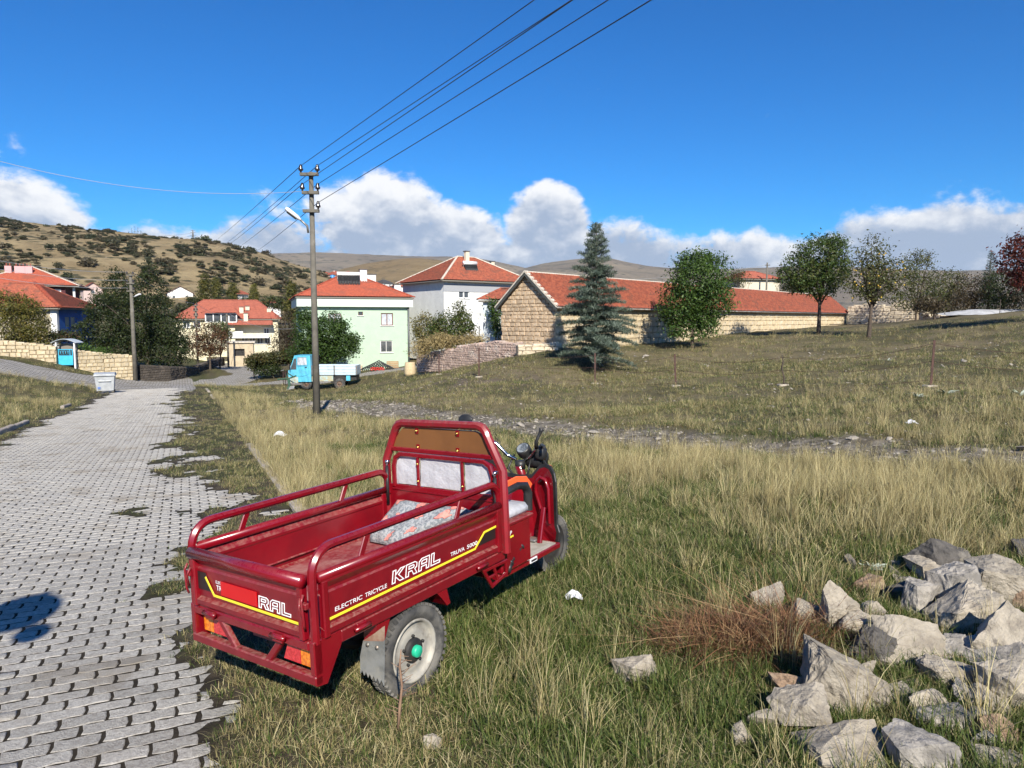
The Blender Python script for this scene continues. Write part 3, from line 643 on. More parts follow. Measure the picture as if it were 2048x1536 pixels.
m_yel = mat('yellow_stripe', (.80, .68, .04), None, rough=.4); m_wht = mat('white_lettering', (.82, .82, .82), None, rough=.45); m_dark = mat('black_sticker', (.02, .012, .012), None, rough=.4)
m_brass = mat('brass_bolt', (.70, .50, .14), None, rough=.3, metal=1.0); m_steel = mat('grey_steel', (.30, .30, .29), (.2, .2, .19), 9, .5, metal=.6, c3=(.33, .26, .2), sc3=7)
m_plastic = mat('white_plastic_wrap', (.52, .52, .54), (.45, .45, .47), 5, .35, bump=.9, bsc=7); m_brown = mat('brown_board', (.20, .085, .028), (.165, .07, .024), 3, .4, coat=.2)
m_org = mat('orange_trim', (.85, .13, .035), None, rough=.4); m_amb = mat('amber_lens', (.85, .25, .015), (.55, .13, .01), 60, .15, coat=.5); m_rlens = mat('red_lens', (.62, .045, .05), (.42, .02, .025), 70, .15, coat=.5)
m_floor = mat('muddy_floor', (.40, .37, .32), (.30, .27, .22), 12, .9, bump=.4, bsc=25); m_grn = mat('green_hub_cap', (.02, .42, .24), None, rough=.4); m_redpatch = mat('bright_red_patch', (.55, .008, .01), None, rough=.35)
m_under = mat('chassis_black', (.012, .012, .012), (.03, .026, .022), 9, .7)
BW, BL = .97, 1.494
prof_side = [(-.014, .478), (-.014, .464), (.012, .428), (.012, .414), (.006, .404), (.006, .264), (.012, .257), (-.012, .246), (-.012, .222), (.003, .209), (.003, .2)]
def pressed(b, x0, x1, fn):
    n = len(prof_side)
    for q, dy in enumerate((0, .005)):
        vs = [fn(x, p[0] + dy, p[1]) for x in (x0, x1) for p in prof_side]; b.add(vs, [(i, i + 1, n + i + 1, n + i) for i in range(n - 1)])
def bend_rail(y):
    ux, uz = (1, 0, 0), (0, 0, 1)
    return [Vector((.022, y, .19)), Vector((.022, y, .50))] + arc((.142, y, .50), .12, math.pi, math.pi / 2, 7, ux, uz)[1:] + [Vector((1.38, y, .628))] + arc((1.385, y, .538), .09, math.pi / 2, 0, 6, ux, uz)[1:] + [Vector((1.475, y, .47))]
for sgn, y0 in ((1, 0.0), (-1, BW)):
    yy = lambda d: y0 + sgn * d
    b = T(); pressed(b, .05, 1.46, lambda x, y, z: (x, yy(y), z)); p = b.build('side_panel', m_redd, trike)
    b = T(); b.rod([(.04, yy(.004), .492), (1.46, yy(.004), .492)], .025, 12); b.build('top_bar', m_red, trike)
    for (xa, xb) in ((.052, .088), (1.415, 1.455)): b = T(); b.span((xa, yy(-.0165), .205), (xb, yy(.02), .474), .006); b.build('panel_stile', m_red, trike)
    b = T(); b.tube(bend_rail(yy(.016)), rrect(.042, .042, .014), (0, 1, 0)); b.build('side_rail', m_red if sgn < 0 else m_red, trike, 40)
    for (xb, xt) in ((.316, .37), (1.052, 1.106)):
        b = T(); b.tube([(xb, yy(.012), .505), (xt, yy(.012), .615)], rrect(.012, .036, .004), (1, 0, 0)); b.build('rail_strut', m_red, trike)
    b = T(); b.plate([(0.0, yy(0), .204), (.002, yy(0), .0), (.062, yy(0), -.010), (.157, yy(0), .142), (.157, yy(0), .204)], (0, sgn, 0), .035); b.build('corner_skirt', m_red, trike)
    b = T(); b.span((.159, yy(-.002), .144), (1.50, yy(.045), .203), .005); b.build('frame_rail', m_redd, trike)
    for xh in (.28, 1.245):
        b = T(); b.rod([(xh - .05, yy(-.016), .178), (xh + .05, yy(-.016), .178)], .011, 8); b.span((xh - .03, yy(-.012), .168), (xh + .03, yy(.0), .20), .003); b.build('hinge', m_red, trike)
    # latch with wire loop at the rear corner
    b = T(); b.rod([(-.02, yy(.032), .43), (-.035, yy(.028), .40), (-.03, yy(.024), .30), (-.022, yy(.03), .27)], .006, 6); b.rod([(-.02, yy(.055), .41), (-.036, yy(.045), .37), (-.022, yy(.035), .31)], .005, 6); b.span((-.026, yy(.014), .36), (-.002, yy(.05), .39), .004); b.build('latch', m_redrust, trike)
# bed floor and tailgate
b = T(); b.span((.015, .03, .205), (1.475, .94, .216)); bed = b.build('bed_floor', mat('worn_bed_floor', (.27, .02, .028), (.20, .012, .02), 4, .6, c3=(.36, .17, .15), sc3=3, dust=.3, dustc=(.4, .22, .2)), trike)
b = T(); pressed(b, .085, .885, lambda y, d, z: (d - .002, y, z)); b.build('tailgate', m_redd, trike)
for (ya, yb_) in ((.048, .084), (.886, .922)): b = T(); b.span((-.0185, ya, .207), (.02, yb_, .47), .006); b.build('tailgate_stile', m_red, trike)
b = T(); b.rod([(-.004, .044, .483), (-.004, .926, .483)], .031, 14); b.build('tailgate_bar', m_red, trike)
for yh in (.775, .235):
    b = T(); b.rod([(-.02, yh - .05, .19), (-.02, yh + .05, .19)], .012, 8); b.span((-.024, yh - .035, .165), (-.004, yh + .035, .205), .003); b.build('tailgate_hinge', m_red, trike)
# rear frame below the tailgate
b = T(); b.span((-.004, .0, .0), (.04, BW, .045), .006); b.build('rear_bar', m_redd, trike)
b = T(); b.span((-.006, .036, .158), (.05, BW - .036, .203), .006); b.build('rear_cross_member', m_red, trike)
for ya in (.0, BW - .036):
    b = T(); b.span((-.003, ya, .046), (.045, ya + .036, .206), .005); b.build('rear_post', m_red, trike)
for (yt, yb_) in ((.735, .612), (.243, .358)):
    b = T(); b.tube([(.018, yt, .165), (.018, yb_, .036)], rrect(.036, .03, .006), (1, 0, 0)); b.build('rear_strut', m_redd, trike)
def light(yo, yi, ym):
    b = T(); b.plate([(.055, yo, .05), (.055, yo, .158), (.055, yi + (yo - yi) * .15, .158), (.055, yi - (yo - yi) * .35, .05)], (1, 0, 0), .01); h = b.build('tail_light', m_redd, trike)
    for nm, mm, ya, yb_, sk in (('amber_lens', m_amb, yo - (yo - ym) * .08, ym + (yo - ym) * .04, 0), ('red_lens', m_rlens, ym - (yo - ym) * .02, yi, 1)):
        b = T(); s_ = (yi - yo); b.plate([(.03, ya, .062), (.03, ya, .15), (.03, yb_ - sk * s_ * .0, .15), (.03, yb_ + sk * s_ * .22, .062)], (1, 0, 0), .025); b.build(nm, mm, h)
light(.915, .745, .825); light(.055, .225, .14)
b = T(); b.span((.05, .34, .11), (.056, .52, .155)); b.build('number_plate', mat('faded_plate', (.24, .05, .05), None, rough=.6), trike)
# headboard
hb = [(BL, .972, .19), (BL, .972, .70), (BL, .882, .893)] + [(BL, .80 + .082 * math.cos(a_) * .95, .885 + .078 * math.sin(a_)) for a_ in (R(30), R(60), R(90))] + [(BL, .165 + .07 * math.cos(a_), .895 + .078 * math.sin(a_)) for a_ in (R(90), R(120), R(150))] + [(BL, .086, .893), (BL, -.012, .70), (BL, -.016, .19)]
b = T(); b.tube(hb, rrect(.052, .052, .015), (1, 0, 0)); b.build('headboard_frame', m_redrust, trike, 40)
b = T(); b.span((BL - .014, .06, .766), (BL + .014, .92, .796), .005); b.build('headboard_crossbar', m_red, trike)
inn = [(BL, .905, .52), (BL, .905, .66), (BL, .885, .72), (BL, .84, .747), (BL, .13, .747), (BL, .085, .72), (BL, .066, .66), (BL, .066, .52)]
b = T(); b.tube(inn, rrect(.03, .026, .006), (1, 0, 0)); b.build('inner_frame', m_red, trike)
for yd in (.683, .305):
    b = T(); b.span((BL - .008, yd - .009, .535), (BL + .006, yd + .009, .74), .002); b.build('divider', m_red, trike)
b = T(); b.span((BL - .004, .02, .20), (BL + .02, .95, .536), .004); fw_ = b.build('front_wall', m_red, trike)
b = T(); b.span((BL - .012, .05, .50), (BL - .002, .92, .508)); b.build('rib', m_red, fw_)
for (ya, yb_) in ((.695, .892), (.317, .671), (.08, .293)):
    n = 9; vs = []; fs = []; q = random.Random(int(ya * 1000))
    b = T()
    for i in range(n):
        for j in range(n):
            y = ya + (yb_ - ya) * i / (n - 1); z = .54 + .198 * j / (n - 1)
            if (yb_ > .85 and i == n - 1 and j == n - 1): z -= .03
            if (ya < .1 and i == 0 and j == n - 1): z -= .035
            vs.append((BL + .012 - .012 * (vnoise(y * 26, z * 22, 5) - .3), y, z))
    fs = [(i * n + j, i * n + j + 1, (i + 1) * n + j + 1, (i + 1) * n + j) for i in range(n - 1) for j in range(n - 1)]
    b.add(vs, fs, True); b.quad((BL + .03, ya, .54), (BL + .03, yb_, .54), (BL + .03, yb_, .72), (BL + .03, ya, .72)); b.build('wrapped_panel', m_plastic, trike)
b = T(); b.plate([(BL + .002, .905, .795), (BL + .002, .87, .86), (BL + .002, .81, .925), (BL + .002, .775, .938), (BL + .002, .19, .938), (BL + .002, .15, .925), (BL + .002, .10, .86), (BL + .002, .065, .795)], (1, 0, 0), .012); b.build('brown_panel', m_brown, trike)
for (yb_, zb) in [(.677, .915), (.331, .916), (.673, .805), (.335, .803), (.683, .691), (.683, .574), (.305, .575)]:
    b = T(); b.span((BL - .004, yb_ - .012, zb - .02), (BL + .001, yb_ + .012, zb + .02)); t_ = b.build('bolt_tab', m_red, trike)
    b = T(); b.lathe([(.0, -.012), (.006, -.011), (.0085, -.006), (.009, 0)], (BL - .003, yb_, zb), 'X', 10); b.build('bolt', m_brass, t_)
for yg, z0, z1_ in ((.942, .40, .69), (.028, .42, .69)):
    b = T(); b.rod([(BL - .035, yg, z0), (BL - .03, yg, z1_ - .03)], .011, 10); g_ = b.build('gas_strut', m_blk, trike)
    b = T(); b.rod([(BL - .03, yg, z1_ - .03), (BL - .028, yg, z1_)], .007, 8); b.lathe([(0, -.014), (.013, -.01), (.013, .01), (0, .014)], (BL - .025, yg, z1_), 'X', 10); b.build('strut_end', m_chrome, g_)
# wheels
def wheel(cx, y0, cz, sgn, front=False):
    b = T(); Rr = .247 if not front else .235; w = .105 if not front else .085
    cy = y0 + sgn * w / 2
    tp = [(.165, -w * .32), (.17, -w * .40), (.2, -w * .5), (Rr - .03, -w * .5), (Rr - .008, -w * .4), (Rr, -w * .2), (Rr, w * .2), (Rr - .008, w * .4), (Rr - .03, w * .5), (.2, w * .5), (.17, w * .4), (.165, w * .32)]
    b.lathe(tp, (cx, cy, cz), 'Y', 36); wh = b.build('wheel', m_rub, trike)
    b = T()
    for k in range(44):
        a_ = 2 * math.pi * k / 44
        for s2 in (-1, 1):
            c_ = Vector((cx + math.cos(a_) * (Rr - .004), cy + s2 * w * .34, cz + math.sin(a_) * (Rr - .004)))
            b.box(c_, (.02, w * .26, .014), Matrix.Rotation(-a_ + math.pi / 2, 3, 'Y') @ Matrix.Rotation(.3 * s2, 3, 'Z'))
    o = b.build('tread', m_rub, wh); o['kind'] = 'stuff'
    so = -sgn
    for s2 in (1, -1):
        b = T(); rp = [(.168, .36 * w), (.166, .43 * w), (.155, .42 * w), (.15, .25 * w), (.142, .18 * w), (.118, .17 * w), (.105, .21 * w), (.088, .24 * w), (.07, .2 * w), (.0, .19 * w)]
        b.lathe([(r_, h * so * s2) for r_, h in rp], (cx, cy, cz), 'Y', 30); b.build('rim', m_cream if s2 == 1 else m_under, wh)
    b = T(); b.lathe([(.066, .2 * w * so), (.064, .34 * w * so), (.05, .42 * w * so), (0, .42 * w * so)], (cx, cy, cz), 'Y', 20)
    for k in range(5):
        a_ = 2 * math.pi * k / 5 + .3; b.rod([(cx + .078 * math.cos(a_), cy + so * .2 * w, cz + .078 * math.sin(a_)), (cx + .078 * math.cos(a_), cy + so * .34 * w, cz + .078 * math.sin(a_))], .008, 6)
    b.build('hub', m_under if not front else m_steel, wh)
    if not front:
        b = T(); b.lathe([(.032, .4 * w * so), (.032, .6 * w * so), (.026, .66 * w * so), (0, .66 * w * so)], (cx, cy, cz), 'Y', 18); b.build('hub_cap', m_grn, wh)
    return wh
wheel(.665, .002, -.107, 1); wheel(.665, BW - .002, -.107, -1); wheel(2.815, .525, -.197, -1, True)
b = T(); b.rod([(.665, .06, -.107), (.665, .91, -.107)], .035, 10); b.lathe([(.0, -.12), (.09, -.1), (.11, 0), (.09, .1), (0, .12)], (.665, .55, -.107), 'Y', 14)
for yc in (.26, .71):
    b.span((.1, yc - .03, .08), (2.1, yc + .03, .15)); b.tube([(.3, yc, .06), (.45, yc, -.03), (.665, yc, -.07), (.88, yc, -.03), (1.03, yc, .06)], rrect(.05, .03, .004))
for xc in (.12, .5, .95, 1.4): b.span((xc - .02, .05, .15), (xc + .02, .92, .2))
b.span((1.0, .34, -.02), (1.45, .63, .15)); b.build('chassis', m_under, trike)
# fender pieces and mud flap by the right rear wheel
b = T(); b.plate([(.85, .0, .143), (.93, .0, .143), (.955, .0, .055), (.925, .0, .05), (.90, .0, .085)], (0, 1, 0), .12); b.build('fender', m_red, trike)
b = T(); b.plate([(.40, .015, .146), (.50, .015, .146), (.455, .015, .05), (.42, .015, -.02), (.405, .015, .03)], (0, 1, 0), .1); b.build('fender', m_red, trike)
fl = [(.395, .107, .033), (.395, .06, .10), (.385, -.03, .158), (.40, -.03, .062)]
b = T(); b.plate([(.398, .118, .03), (.395, .03, .09), (.39, -.045, .145), (.40, -.028, .06)], (1, 0, 0), .006); b.build('flap_bracket', mat('rusty_bracket', (.40, .30, .22), (.28, .14, .10), 9, .8), trike)
n = 6; top_ = [(.40, .118, .032), (.40, -.03, .064)]; low = []
for i in range(2 * n + 1):
    t_ = i / (2 * n); y = -.004 + (.158 - -.004) * t_; z = -.172 + .022 * t_; low.append((.405, y, z + (.02 if i % 2 else -.006)))
b = T(); b.plate([top_[1]] + low + [(.402, .15, -.06), top_[0]], (1, 0, 0), .006); fp = b.build('mud_flap', mat('grey_flap', (.24, .245, .24), (.16, .165, .16), 7, .75, bump=.15, bsc=20, c3=(.3, .29, .26), sc3=4), trike)
for y in (.085, .02): b = T(); b.lathe([(0, -.008), (.01, -.006), (.012, 0)], (.398, y, .018), 'X', 8); b.build('rivet', m_steel, fp)
# step bracket, hand brake and its boot
b = T(); b.tube([(1.30, .02, .125), (1.535, .02, .118), (1.535, .02, .04), (1.38, .02, .006)], rrect(.022, .018, .004), (0, 1, 0), True); b.tube([(1.405, .02, .118), (1.44, .02, .022)], rrect(.018, .016, .003), (0, 1, 0)); b.tube([(1.345, .02, .068), (1.42, .02, .068)], rrect(.016, .014, .003), (0, 1, 0)); b.build('step_bracket', m_red, trike)
b = T()
for i in range(11):
    t_ = i / 10; c_ = Vector((1.635 + .13 * t_, .055 + .015 * math.sin(t_ * 3), .07 + .07 * t_ ** .8)); b.rod([c_ - Vector((.005, 0, .003)), c_ + Vector((.005, 0, .003))], .019 if i % 2 else .024, 8)
b.rod([(1.60, .05, .02), (1.635, .055, .07)], .018, 8); b.build('brake_lever_boot', m_blk, trike)
# seat, its box, arm rest
b = T(); b.span((1.53, .045, .02), (1.87, .925, .325), .012); sb = b.build('seat_box', m_red, trike)
b = T(); b.span((1.525, .035, .315), (1.90, .935, .338), .006); b.build('seat_frame', m_redd, trike)
b = T(); b.span((1.535, .06, .338), (1.895, .91, .412), .025); b.build('seat', m_plastic, trike, 50)
for ya in (.1, .87):
    path = [(1.60, ya, .50), (1.68, ya, .525), (1.80, ya, .535), (1.90, ya, .515), (1.935, ya, .46), (1.93, ya, .34)]
    b = T(); b.tube(path, rrect(.05, .06, .015), (0, 1, 0)); ar = b.build('arm_rest', m_blk, trike, 50)
    b = T(); b.tube([(1.59, ya, .535), (1.68, ya, .562), (1.80, ya, .572), (1.91, ya, .552), (1.968, ya, .495)], rrect(.014, .05, .005), (0, 0, 1)); b.build('arm_pad', m_org, ar)
# floor, leg shield, front end
b = T(); b.span((1.53, .075, -.025), (2.30, .895, .015), .006); b.build('floor_pan', m_red, trike)
b = T(); b.span((1.88, .09, .0155), (2.26, .88, .022)); b.build('floor_mat', m_floor, trike)
b = T(); b.span((1.89, .069, -.018), (1.975, .076, .012)); st = b.build('side_sticker', m_wht, trike)
b = T(); b.span((1.90, .066, -.010), (1.965, .0685, .003)); b.build('sticker_mark', m_dark, st)
def shield(off, grow):
    pts = [(.15, -.03), (.115, .03), (.10, .085), (.125, .13), (.125, .45), (.14, .50), (.175, .535), (.22, .545), (.265, .53), (.305, .49), (.345, .45), (.40, .44), (.48, .435)]
    pts = pts + [(BW - 0.01 - y, z) for y, z in reversed(pts[:-1])]; c_ = (.48, .2)
    xx = lambda y: 2.37 - .05 * (abs(y - .48) / .38) ** 2 - .06 * max(0, abs(y - .48) - .3) / .08 * .5
    out_ = [(xx(y) + off, c_[0] + (y - c_[0]) * grow, c_[1] + (z - c_[1]) * grow) for y, z in pts]; inn_ = [(xx(c_[0] + (y - c_[0]) * .5) + off + .0, c_[0] + (y - c_[0]) * .55, c_[1] + (z - c_[1]) * .6) for y, z in pts]
    return out_, inn_
b = T(); o1, i1 = shield(0, 1.0); o2, i2 = shield(.035, 1.0); n = len(o1)
b.add(o1 + i1, [(i, (i + 1) % n, n + (i + 1) % n, n + i) for i in range(n)] + [tuple(range(n, 2 * n))]); b.add(o2 + i2, [(i, (i + 1) % n, n + (i + 1) % n, n + i) for i in range(n)] + [tuple(range(n, 2 * n))]); sh = b.build('leg_shield', m_red, trike)
b = T(); b.tube([Vector(p) + Vector((.018, 0, 0)) for p in o1], rrect(.05, .016, .005), (1, 0, 0), True); b.build('shield_trim', m_blk, sh)
b = T(); b.tube([(2.31, .165, .14), (2.305, .165, .40), (2.31, .19, .46), (2.315, .235, .475), (2.32, .275, .44), (2.325, .285, .36), (2.32, .23, .2)], rrect(.022, .03, .008), (1, 0, 0)); b.build('shield_bead', m_red, sh, 50)
for (ya, yb_) in ((.20, .19), (.77, .78)): b = T(); b.tube([(2.29, ya, .26), (2.20, yb_, .02)], rrect(.035, .03, .006), (1, 0, 0)); b.build('shield_brace', m_red, trike)
b = T(); tv = [(2.0, .36, .02), (2.0, .6, .02), (2.36, .64, .02), (2.36, .32, .02), (2.22, .42, .38), (2.22, .54, .38), (2.36, .56, .42), (2.36, .40, .42)]
b.add(tv, [(0, 1, 2, 3), (4, 7, 6, 5), (0, 4, 5, 1), (1, 5, 6, 2), (2, 6, 7, 3), (3, 7, 4, 0)]); b.build('tunnel_cover', m_red, trike)
b = T(); b.span((2.17, .21, .03), (2.25, .29, .045), .004); b.rod([(2.25, .25, .035), (2.31, .25, .02)], .008, 6); b.build('brake_pedal', m_steel, trike)
b = T(); b.rod([(2.40, .48, .53), (2.60, .48, .10)], .032, 12)
for yf in (.42, .545): b.rod([(2.56, yf, .16), (2.815, yf, -.197)], .022, 8)
b.span((2.53, .40, .12), (2.61, .56, .17), .01); b.build('steering_column', m_red, trike)
b = T(); b.tube(arc((2.815, .4825, -.197), .262, R(165), R(80), 9, (1, 0, 0), (0, 0, 1)), rrect(.012, .12, .004), (0, 0, 1)); b.build('front_fender', m_red, trike)
b = T(); b.rod([(2.43, .52, .565), (2.415, .60, .60), (2.385, .67, .685), (2.36, .72, .715), (2.335, .78, .715), (2.30, .98, .70)], .0125, 10); b.rod([(2.43, .45, .565), (2.43, .39, .60), (2.40, .33, .65), (2.36, .29, .69)], .0125, 10); hbar = b.build('handlebar', m_chrome, trike)
for (p0, p1) in (((2.325, .83, .712), (2.30, .985, .70)),):
    b = T(); b.rod([p0, p1], .018, 10); b.build('grip', m_blk, hbar)
b = T(); b.lathe([(0, .03), (.052, .03), (.056, .02), (.056, -.03), (.04, -.06), (0, -.065)], (0, 0, 0), 'Z', 20); me_ = b; dial = b.build('speedometer', m_blk, trike); 
dial.matrix_local = Matrix.Translation((2.435, .452, .64)) @ Matrix.Rotation(-.75, 4, 'Y') @ Matrix.Translation((0, 0, -GZ)) ; dial.location = dial.location + Vector((0, 0, 0))
dial.matrix_local = Matrix.Translation((2.435, .452, .64 + GZ)) @ Matrix.Rotation(-.7, 4, 'Y') @ Matrix.Translation((0, 0, -GZ))
b = T(); b.lathe([(0, .031), (.046, .031)], (0, 0, 0), 'Z', 20); b.build('dial_face', mat('dial_glass', (.05, .06, .07), (.25, .27, .28), 30, .1, coat=.5), dial)
b = T(); b.span((2.44, .30, .50), (2.56, .47, .62), .03); b.span((2.41, .27, .57), (2.50, .36, .68), .025); b.lathe([(0, -.04), (.06, -.04), (.075, .04), (.07, .06), (0, .06)], (2.57, .42, .56), 'X', 18); b.rod([(2.45, .3, .66), (2.40, .27, .70), (2.33, .2, .70)], .012, 6); b.build('headlamp_cluster', m_blk, trike, 50)
b = T(); b.rod([(2.42, .48, .50), (2.42, .48, .56)], .04, 14); b.rod([(2.45, .40, .58), (2.40, .40, .48), (2.43, .45, .35)], .008, 6); b.rod([(2.45, .55, .60), (2.40, .58, .50), (2.44, .5, .38)], .008, 6); b.build('clamp', m_blk, trike)
b = T(); b.rod([(2.36, .29, .68), (2.335, .275, .73), (2.35, .262, .77), (2.365, .25, .808), (2.372, .246, .822)], .012, 10, scales=[1.3, 1.1, 1, 1.1, 1.9]); b.build('grip', m_blk, trike)
b = T(); b.rod([(2.33, .80, .72), (2.28, .84, .80), (2.25, .85, .86)], .007, 8); b.build('mirror_arm', m_blk, trike)
b = T(); b.lathe([(0, -.02), (.04, -.014), (.055, 0), (.05, .008), (0, .01)], (0, 0, 0), 'Z', 20); mr = b.build('mirror', m_blk, trike); mr.matrix_local = Matrix.Translation((2.24, .85, .885 + GZ)) @ Matrix.Rotation(-1.35, 4, 'Y') @ Matrix.Diagonal((.75, 1.25, 1, 1)) @ Matrix.Translation((0, 0, -GZ))
b = T(); b.lathe([(0, -.03), (.022, -.02), (.026, .0), (.02, .02), (0, .025)], (2.53, .29, .50), 'X', 12); b.build('turn_signal', m_amb, trike)
b = T(); b.rod([(2.46, .32, .60), (2.43, .26, .56), (2.40, .23, .52)], .006, 6); b.build('brake_lever', m_blk, trike)
# stripes, stickers and lettering (thin raised print)
def stripe(pts, w, up, mname, mm, par): b = T(); b.tube(pts, rrect(w, .003, .0008), up); return b.build(mname, mm, par)
stripe([(.074, .0, .282), (1.2, .0, .294), (1.297, .0, .368), (1.425, .0, .373)], .013, (0, -1, 0), 'yellow_stripe', m_yel, trike)
b = T(); b.plate([(1.235, .0045, .30), (1.412, .0045, .30), (1.412, .0045, .36), (1.305, .0045, .356)], (0, -1, 0), .002); b.build('dark_sticker', m_dark, trike)
stripe([(-.004, .811, .372), (-.004, .745, .287), (-.004, .091, .277)], .013, (-1, 0, 0), 'yellow_stripe', m_yel, trike)
b = T(); b.plate([(.001, .884, .392), (.001, .815, .392), (.001, .765, .30), (.001, .884, .30)], (-1, 0, 0), .002); b.build('dark_sticker', m_dark, trike)
b = T(); b.plate([(-.001, .682, .371), (-.001, .395, .369), (-.001, .395, .296), (-.001, .682, .3)], (-1, 0, 0), .004); b.build('red_patch', m_redpatch, trike)
stripe([(1.545, .042, .238), (1.66, .042, .243)], .012, (0, -1, 0), 'yellow_stripe', m_yel, trike)
LET = {'K': [[(0, 0), (0, 1), (.24, 1), (.24, .62), (.66, 1), (1.0, 1), (.5, .54), (.98, 0), (.64, 0), (.24, .45), (.24, 0)]],
       'R': [[(0, 0), (0, 1), (.76, 1), (.95, .86), (.95, .55), (.78, .42), (1.0, 0), (.70, 0), (.52, .36), (.24, .36), (.24, 0)], [(.24, .58), (.24, .80), (.64, .80), (.70, .74), (.70, .64), (.64, .58)]],
       'A': [[(0, 0), (0, .78), (.22, 1), (.95, 1), (.95, 0), (.71, 0), (.71, .32), (.24, .32), (.24, 0)], [(.24, .52), (.24, .72), (.33, .80), (.71, .80), (.71, .52)]],
       'L': [[(0, 0), (0, 1), (.24, 1), (.24, .22), (.85, .22), (.85, 0)]]}
def outline_word(word, org, dx, dz, nrm, w, h, mm, par, slant=.18):
    org, dx, dz = Vector(org), Vector(dx), Vector(dz); adv = w / len(word); 
    for k, c_ in enumerate(word):
        b = T()
        for loop in LET[c_]: b.tube([org + dx * (adv * (k + .86 * x) + slant * h * y) + dz * (h * y) for x, y in loop], rrect(.0055, .0025, .0006), nrm, True)
        b.build('letter', mm, par)
outline_word('KRAL', (.512, .0045, .309), (1, 0, .006), (0, 0, 1), (0, -1, 0), .40, .062, m_wht, trike)
outline_word('RAL', (-.0005, .385, .297), (0, -1, -.01), (0, 0, 1), (-1, 0, 0), .255, .056, m_wht, trike, .08)
def word(txt, org, dx, dz, w, h, mm, par, bold=.012):
    cu = bpy.data.curves.new('print', 'FONT'); cu.body = txt; cu.size = 1.0; cu.extrude = .0; cu.offset = bold
    o = bpy.data.objects.new('print', cu); COL.objects.link(o); dg = bpy.context.evaluated_depsgraph_get(); me = bpy.data.meshes.new_from_object(o.evaluated_get(dg)); bpy.data.objects.remove(o)
    co = np.array([v.co[:] for v in me.vertices]); mn, mx = co.min(0), co.max(0); org, dx, dz = Vector(org), Vector(dx), Vector(dz)
    for v in me.vertices: v.co = org + dx * ((v.co.x - mn[0]) / (mx[0] - mn[0]) * w) + dz * ((v.co.y - mn[1]) / (mx[1] - mn[1]) * h) + Vector((0, 0, GZ))
    me.name = 'lettering'; return link('lettering', me, par, mm)
word('ELECTRIC', (.132, .0035, .303), (1, 0, .004), (.1, 0, 1), .172, .021, m_wht, trike, .012); word('TRICYCLE', (.322, .0035, .304), (1, 0, .004), (.1, 0, 1), .150, .021, m_wht, trike, .012)
word('TRUVA', (.978, .0035, .312), (1, 0, .004), (.1, 0, 1), .128, .022, m_wht, trike, .014); word('5000', (1.128, .0035, .313), (1, 0, .004), (.1, 0, 1), .10, .023, m_wht, trike, .014)
word('ELEC', (-.0008, .728, .352), (0, -1, 0), (0, 0, 1), .046, .016, m_wht, trike); word('TR', (-.0008, .725, .318), (0, -1, 0), (0, 0, 1), .043, .026, m_wht, trike)
word('2P', (1.60, .043, .252), (1, 0, .03), (.1, 0, 1), .045, .028, m_wht, trike)

# ------------------------------------------------------------------ cushion and black fabric lump lying in the bed
cush = empty('cushion', label='grey cushion with pink flower print propped in the tricycle bed', cat='cushion'); cush.matrix_world = trike.matrix_world
cA, cB, cC, cD = (Vector(p) + Vector((0, 0, GZ)) for p in ((1.165, .83, .222), (1.165, .595, .222), (1.462, .20, .43), (1.462, .855, .42)))
def cush_pt(u, v, top=True):
    p = (cA * (1 - u) + cB * u) * (1 - v) + (cD * (1 - u) + cC * u) * v; n = (cB - cA).cross(cD - cA).normalized(); n = n if n.z > 0 else -n
    e = min(1, (min(u, 1 - u, v, 1 - v) * 9)) ; e = math.sqrt(max(0, e)); th = .012 + .05 * e
    if not top: return p + n * (.01 - .01 * e)
    return p + n * (th + .012 * (vnoise(u * 7 + 2, v * 5, 3) - .5) * e + .006 * math.sin(u * 19 + v * 4) * e)
n = 22; b = MB(); vs = [cush_pt(i / (n - 1), j / (n - 1), k) for k in (True, False) for i in range(n) for j in range(n)]; N2 = n * n
fs = [(i * n + j, i * n + j + 1, (i + 1) * n + j + 1, (i + 1) * n + j) for i in range(n - 1) for j in range(n - 1)]; fs = fs + [tuple(N2 + q for q in f) for f in fs]
rim = [(0, j) for j in range(n - 1)] + [(i, n - 1) for i in range(n - 1)] + [(n - 1, j) for j in range(n - 1, 0, -1)] + [(i, 0) for i in range(n - 1, 0, -1)]
for q in range(len(rim)): a_, c_ = rim[q], rim[(q + 1) % len(rim)]; fs.append((a_[0] * n + a_[1], c_[0] * n + c_[1], N2 + c_[0] * n + c_[1], N2 + a_[0] * n + a_[1]))
b.add(vs, fs, True); b.build('cover', mat('grey_speckled_cloth', (.17, .19, .21), (.34, .35, .36), 60, .95, bump=.35, bsc=40, lo=.44, hi=.56), cush)
m_pink = mat('pink_petal_print', (.72, .30, .25), (.62, .20, .17), 30, .95); m_pinkd = mat('dark_petal_print', (.25, .08, .07), None, rough=.95)
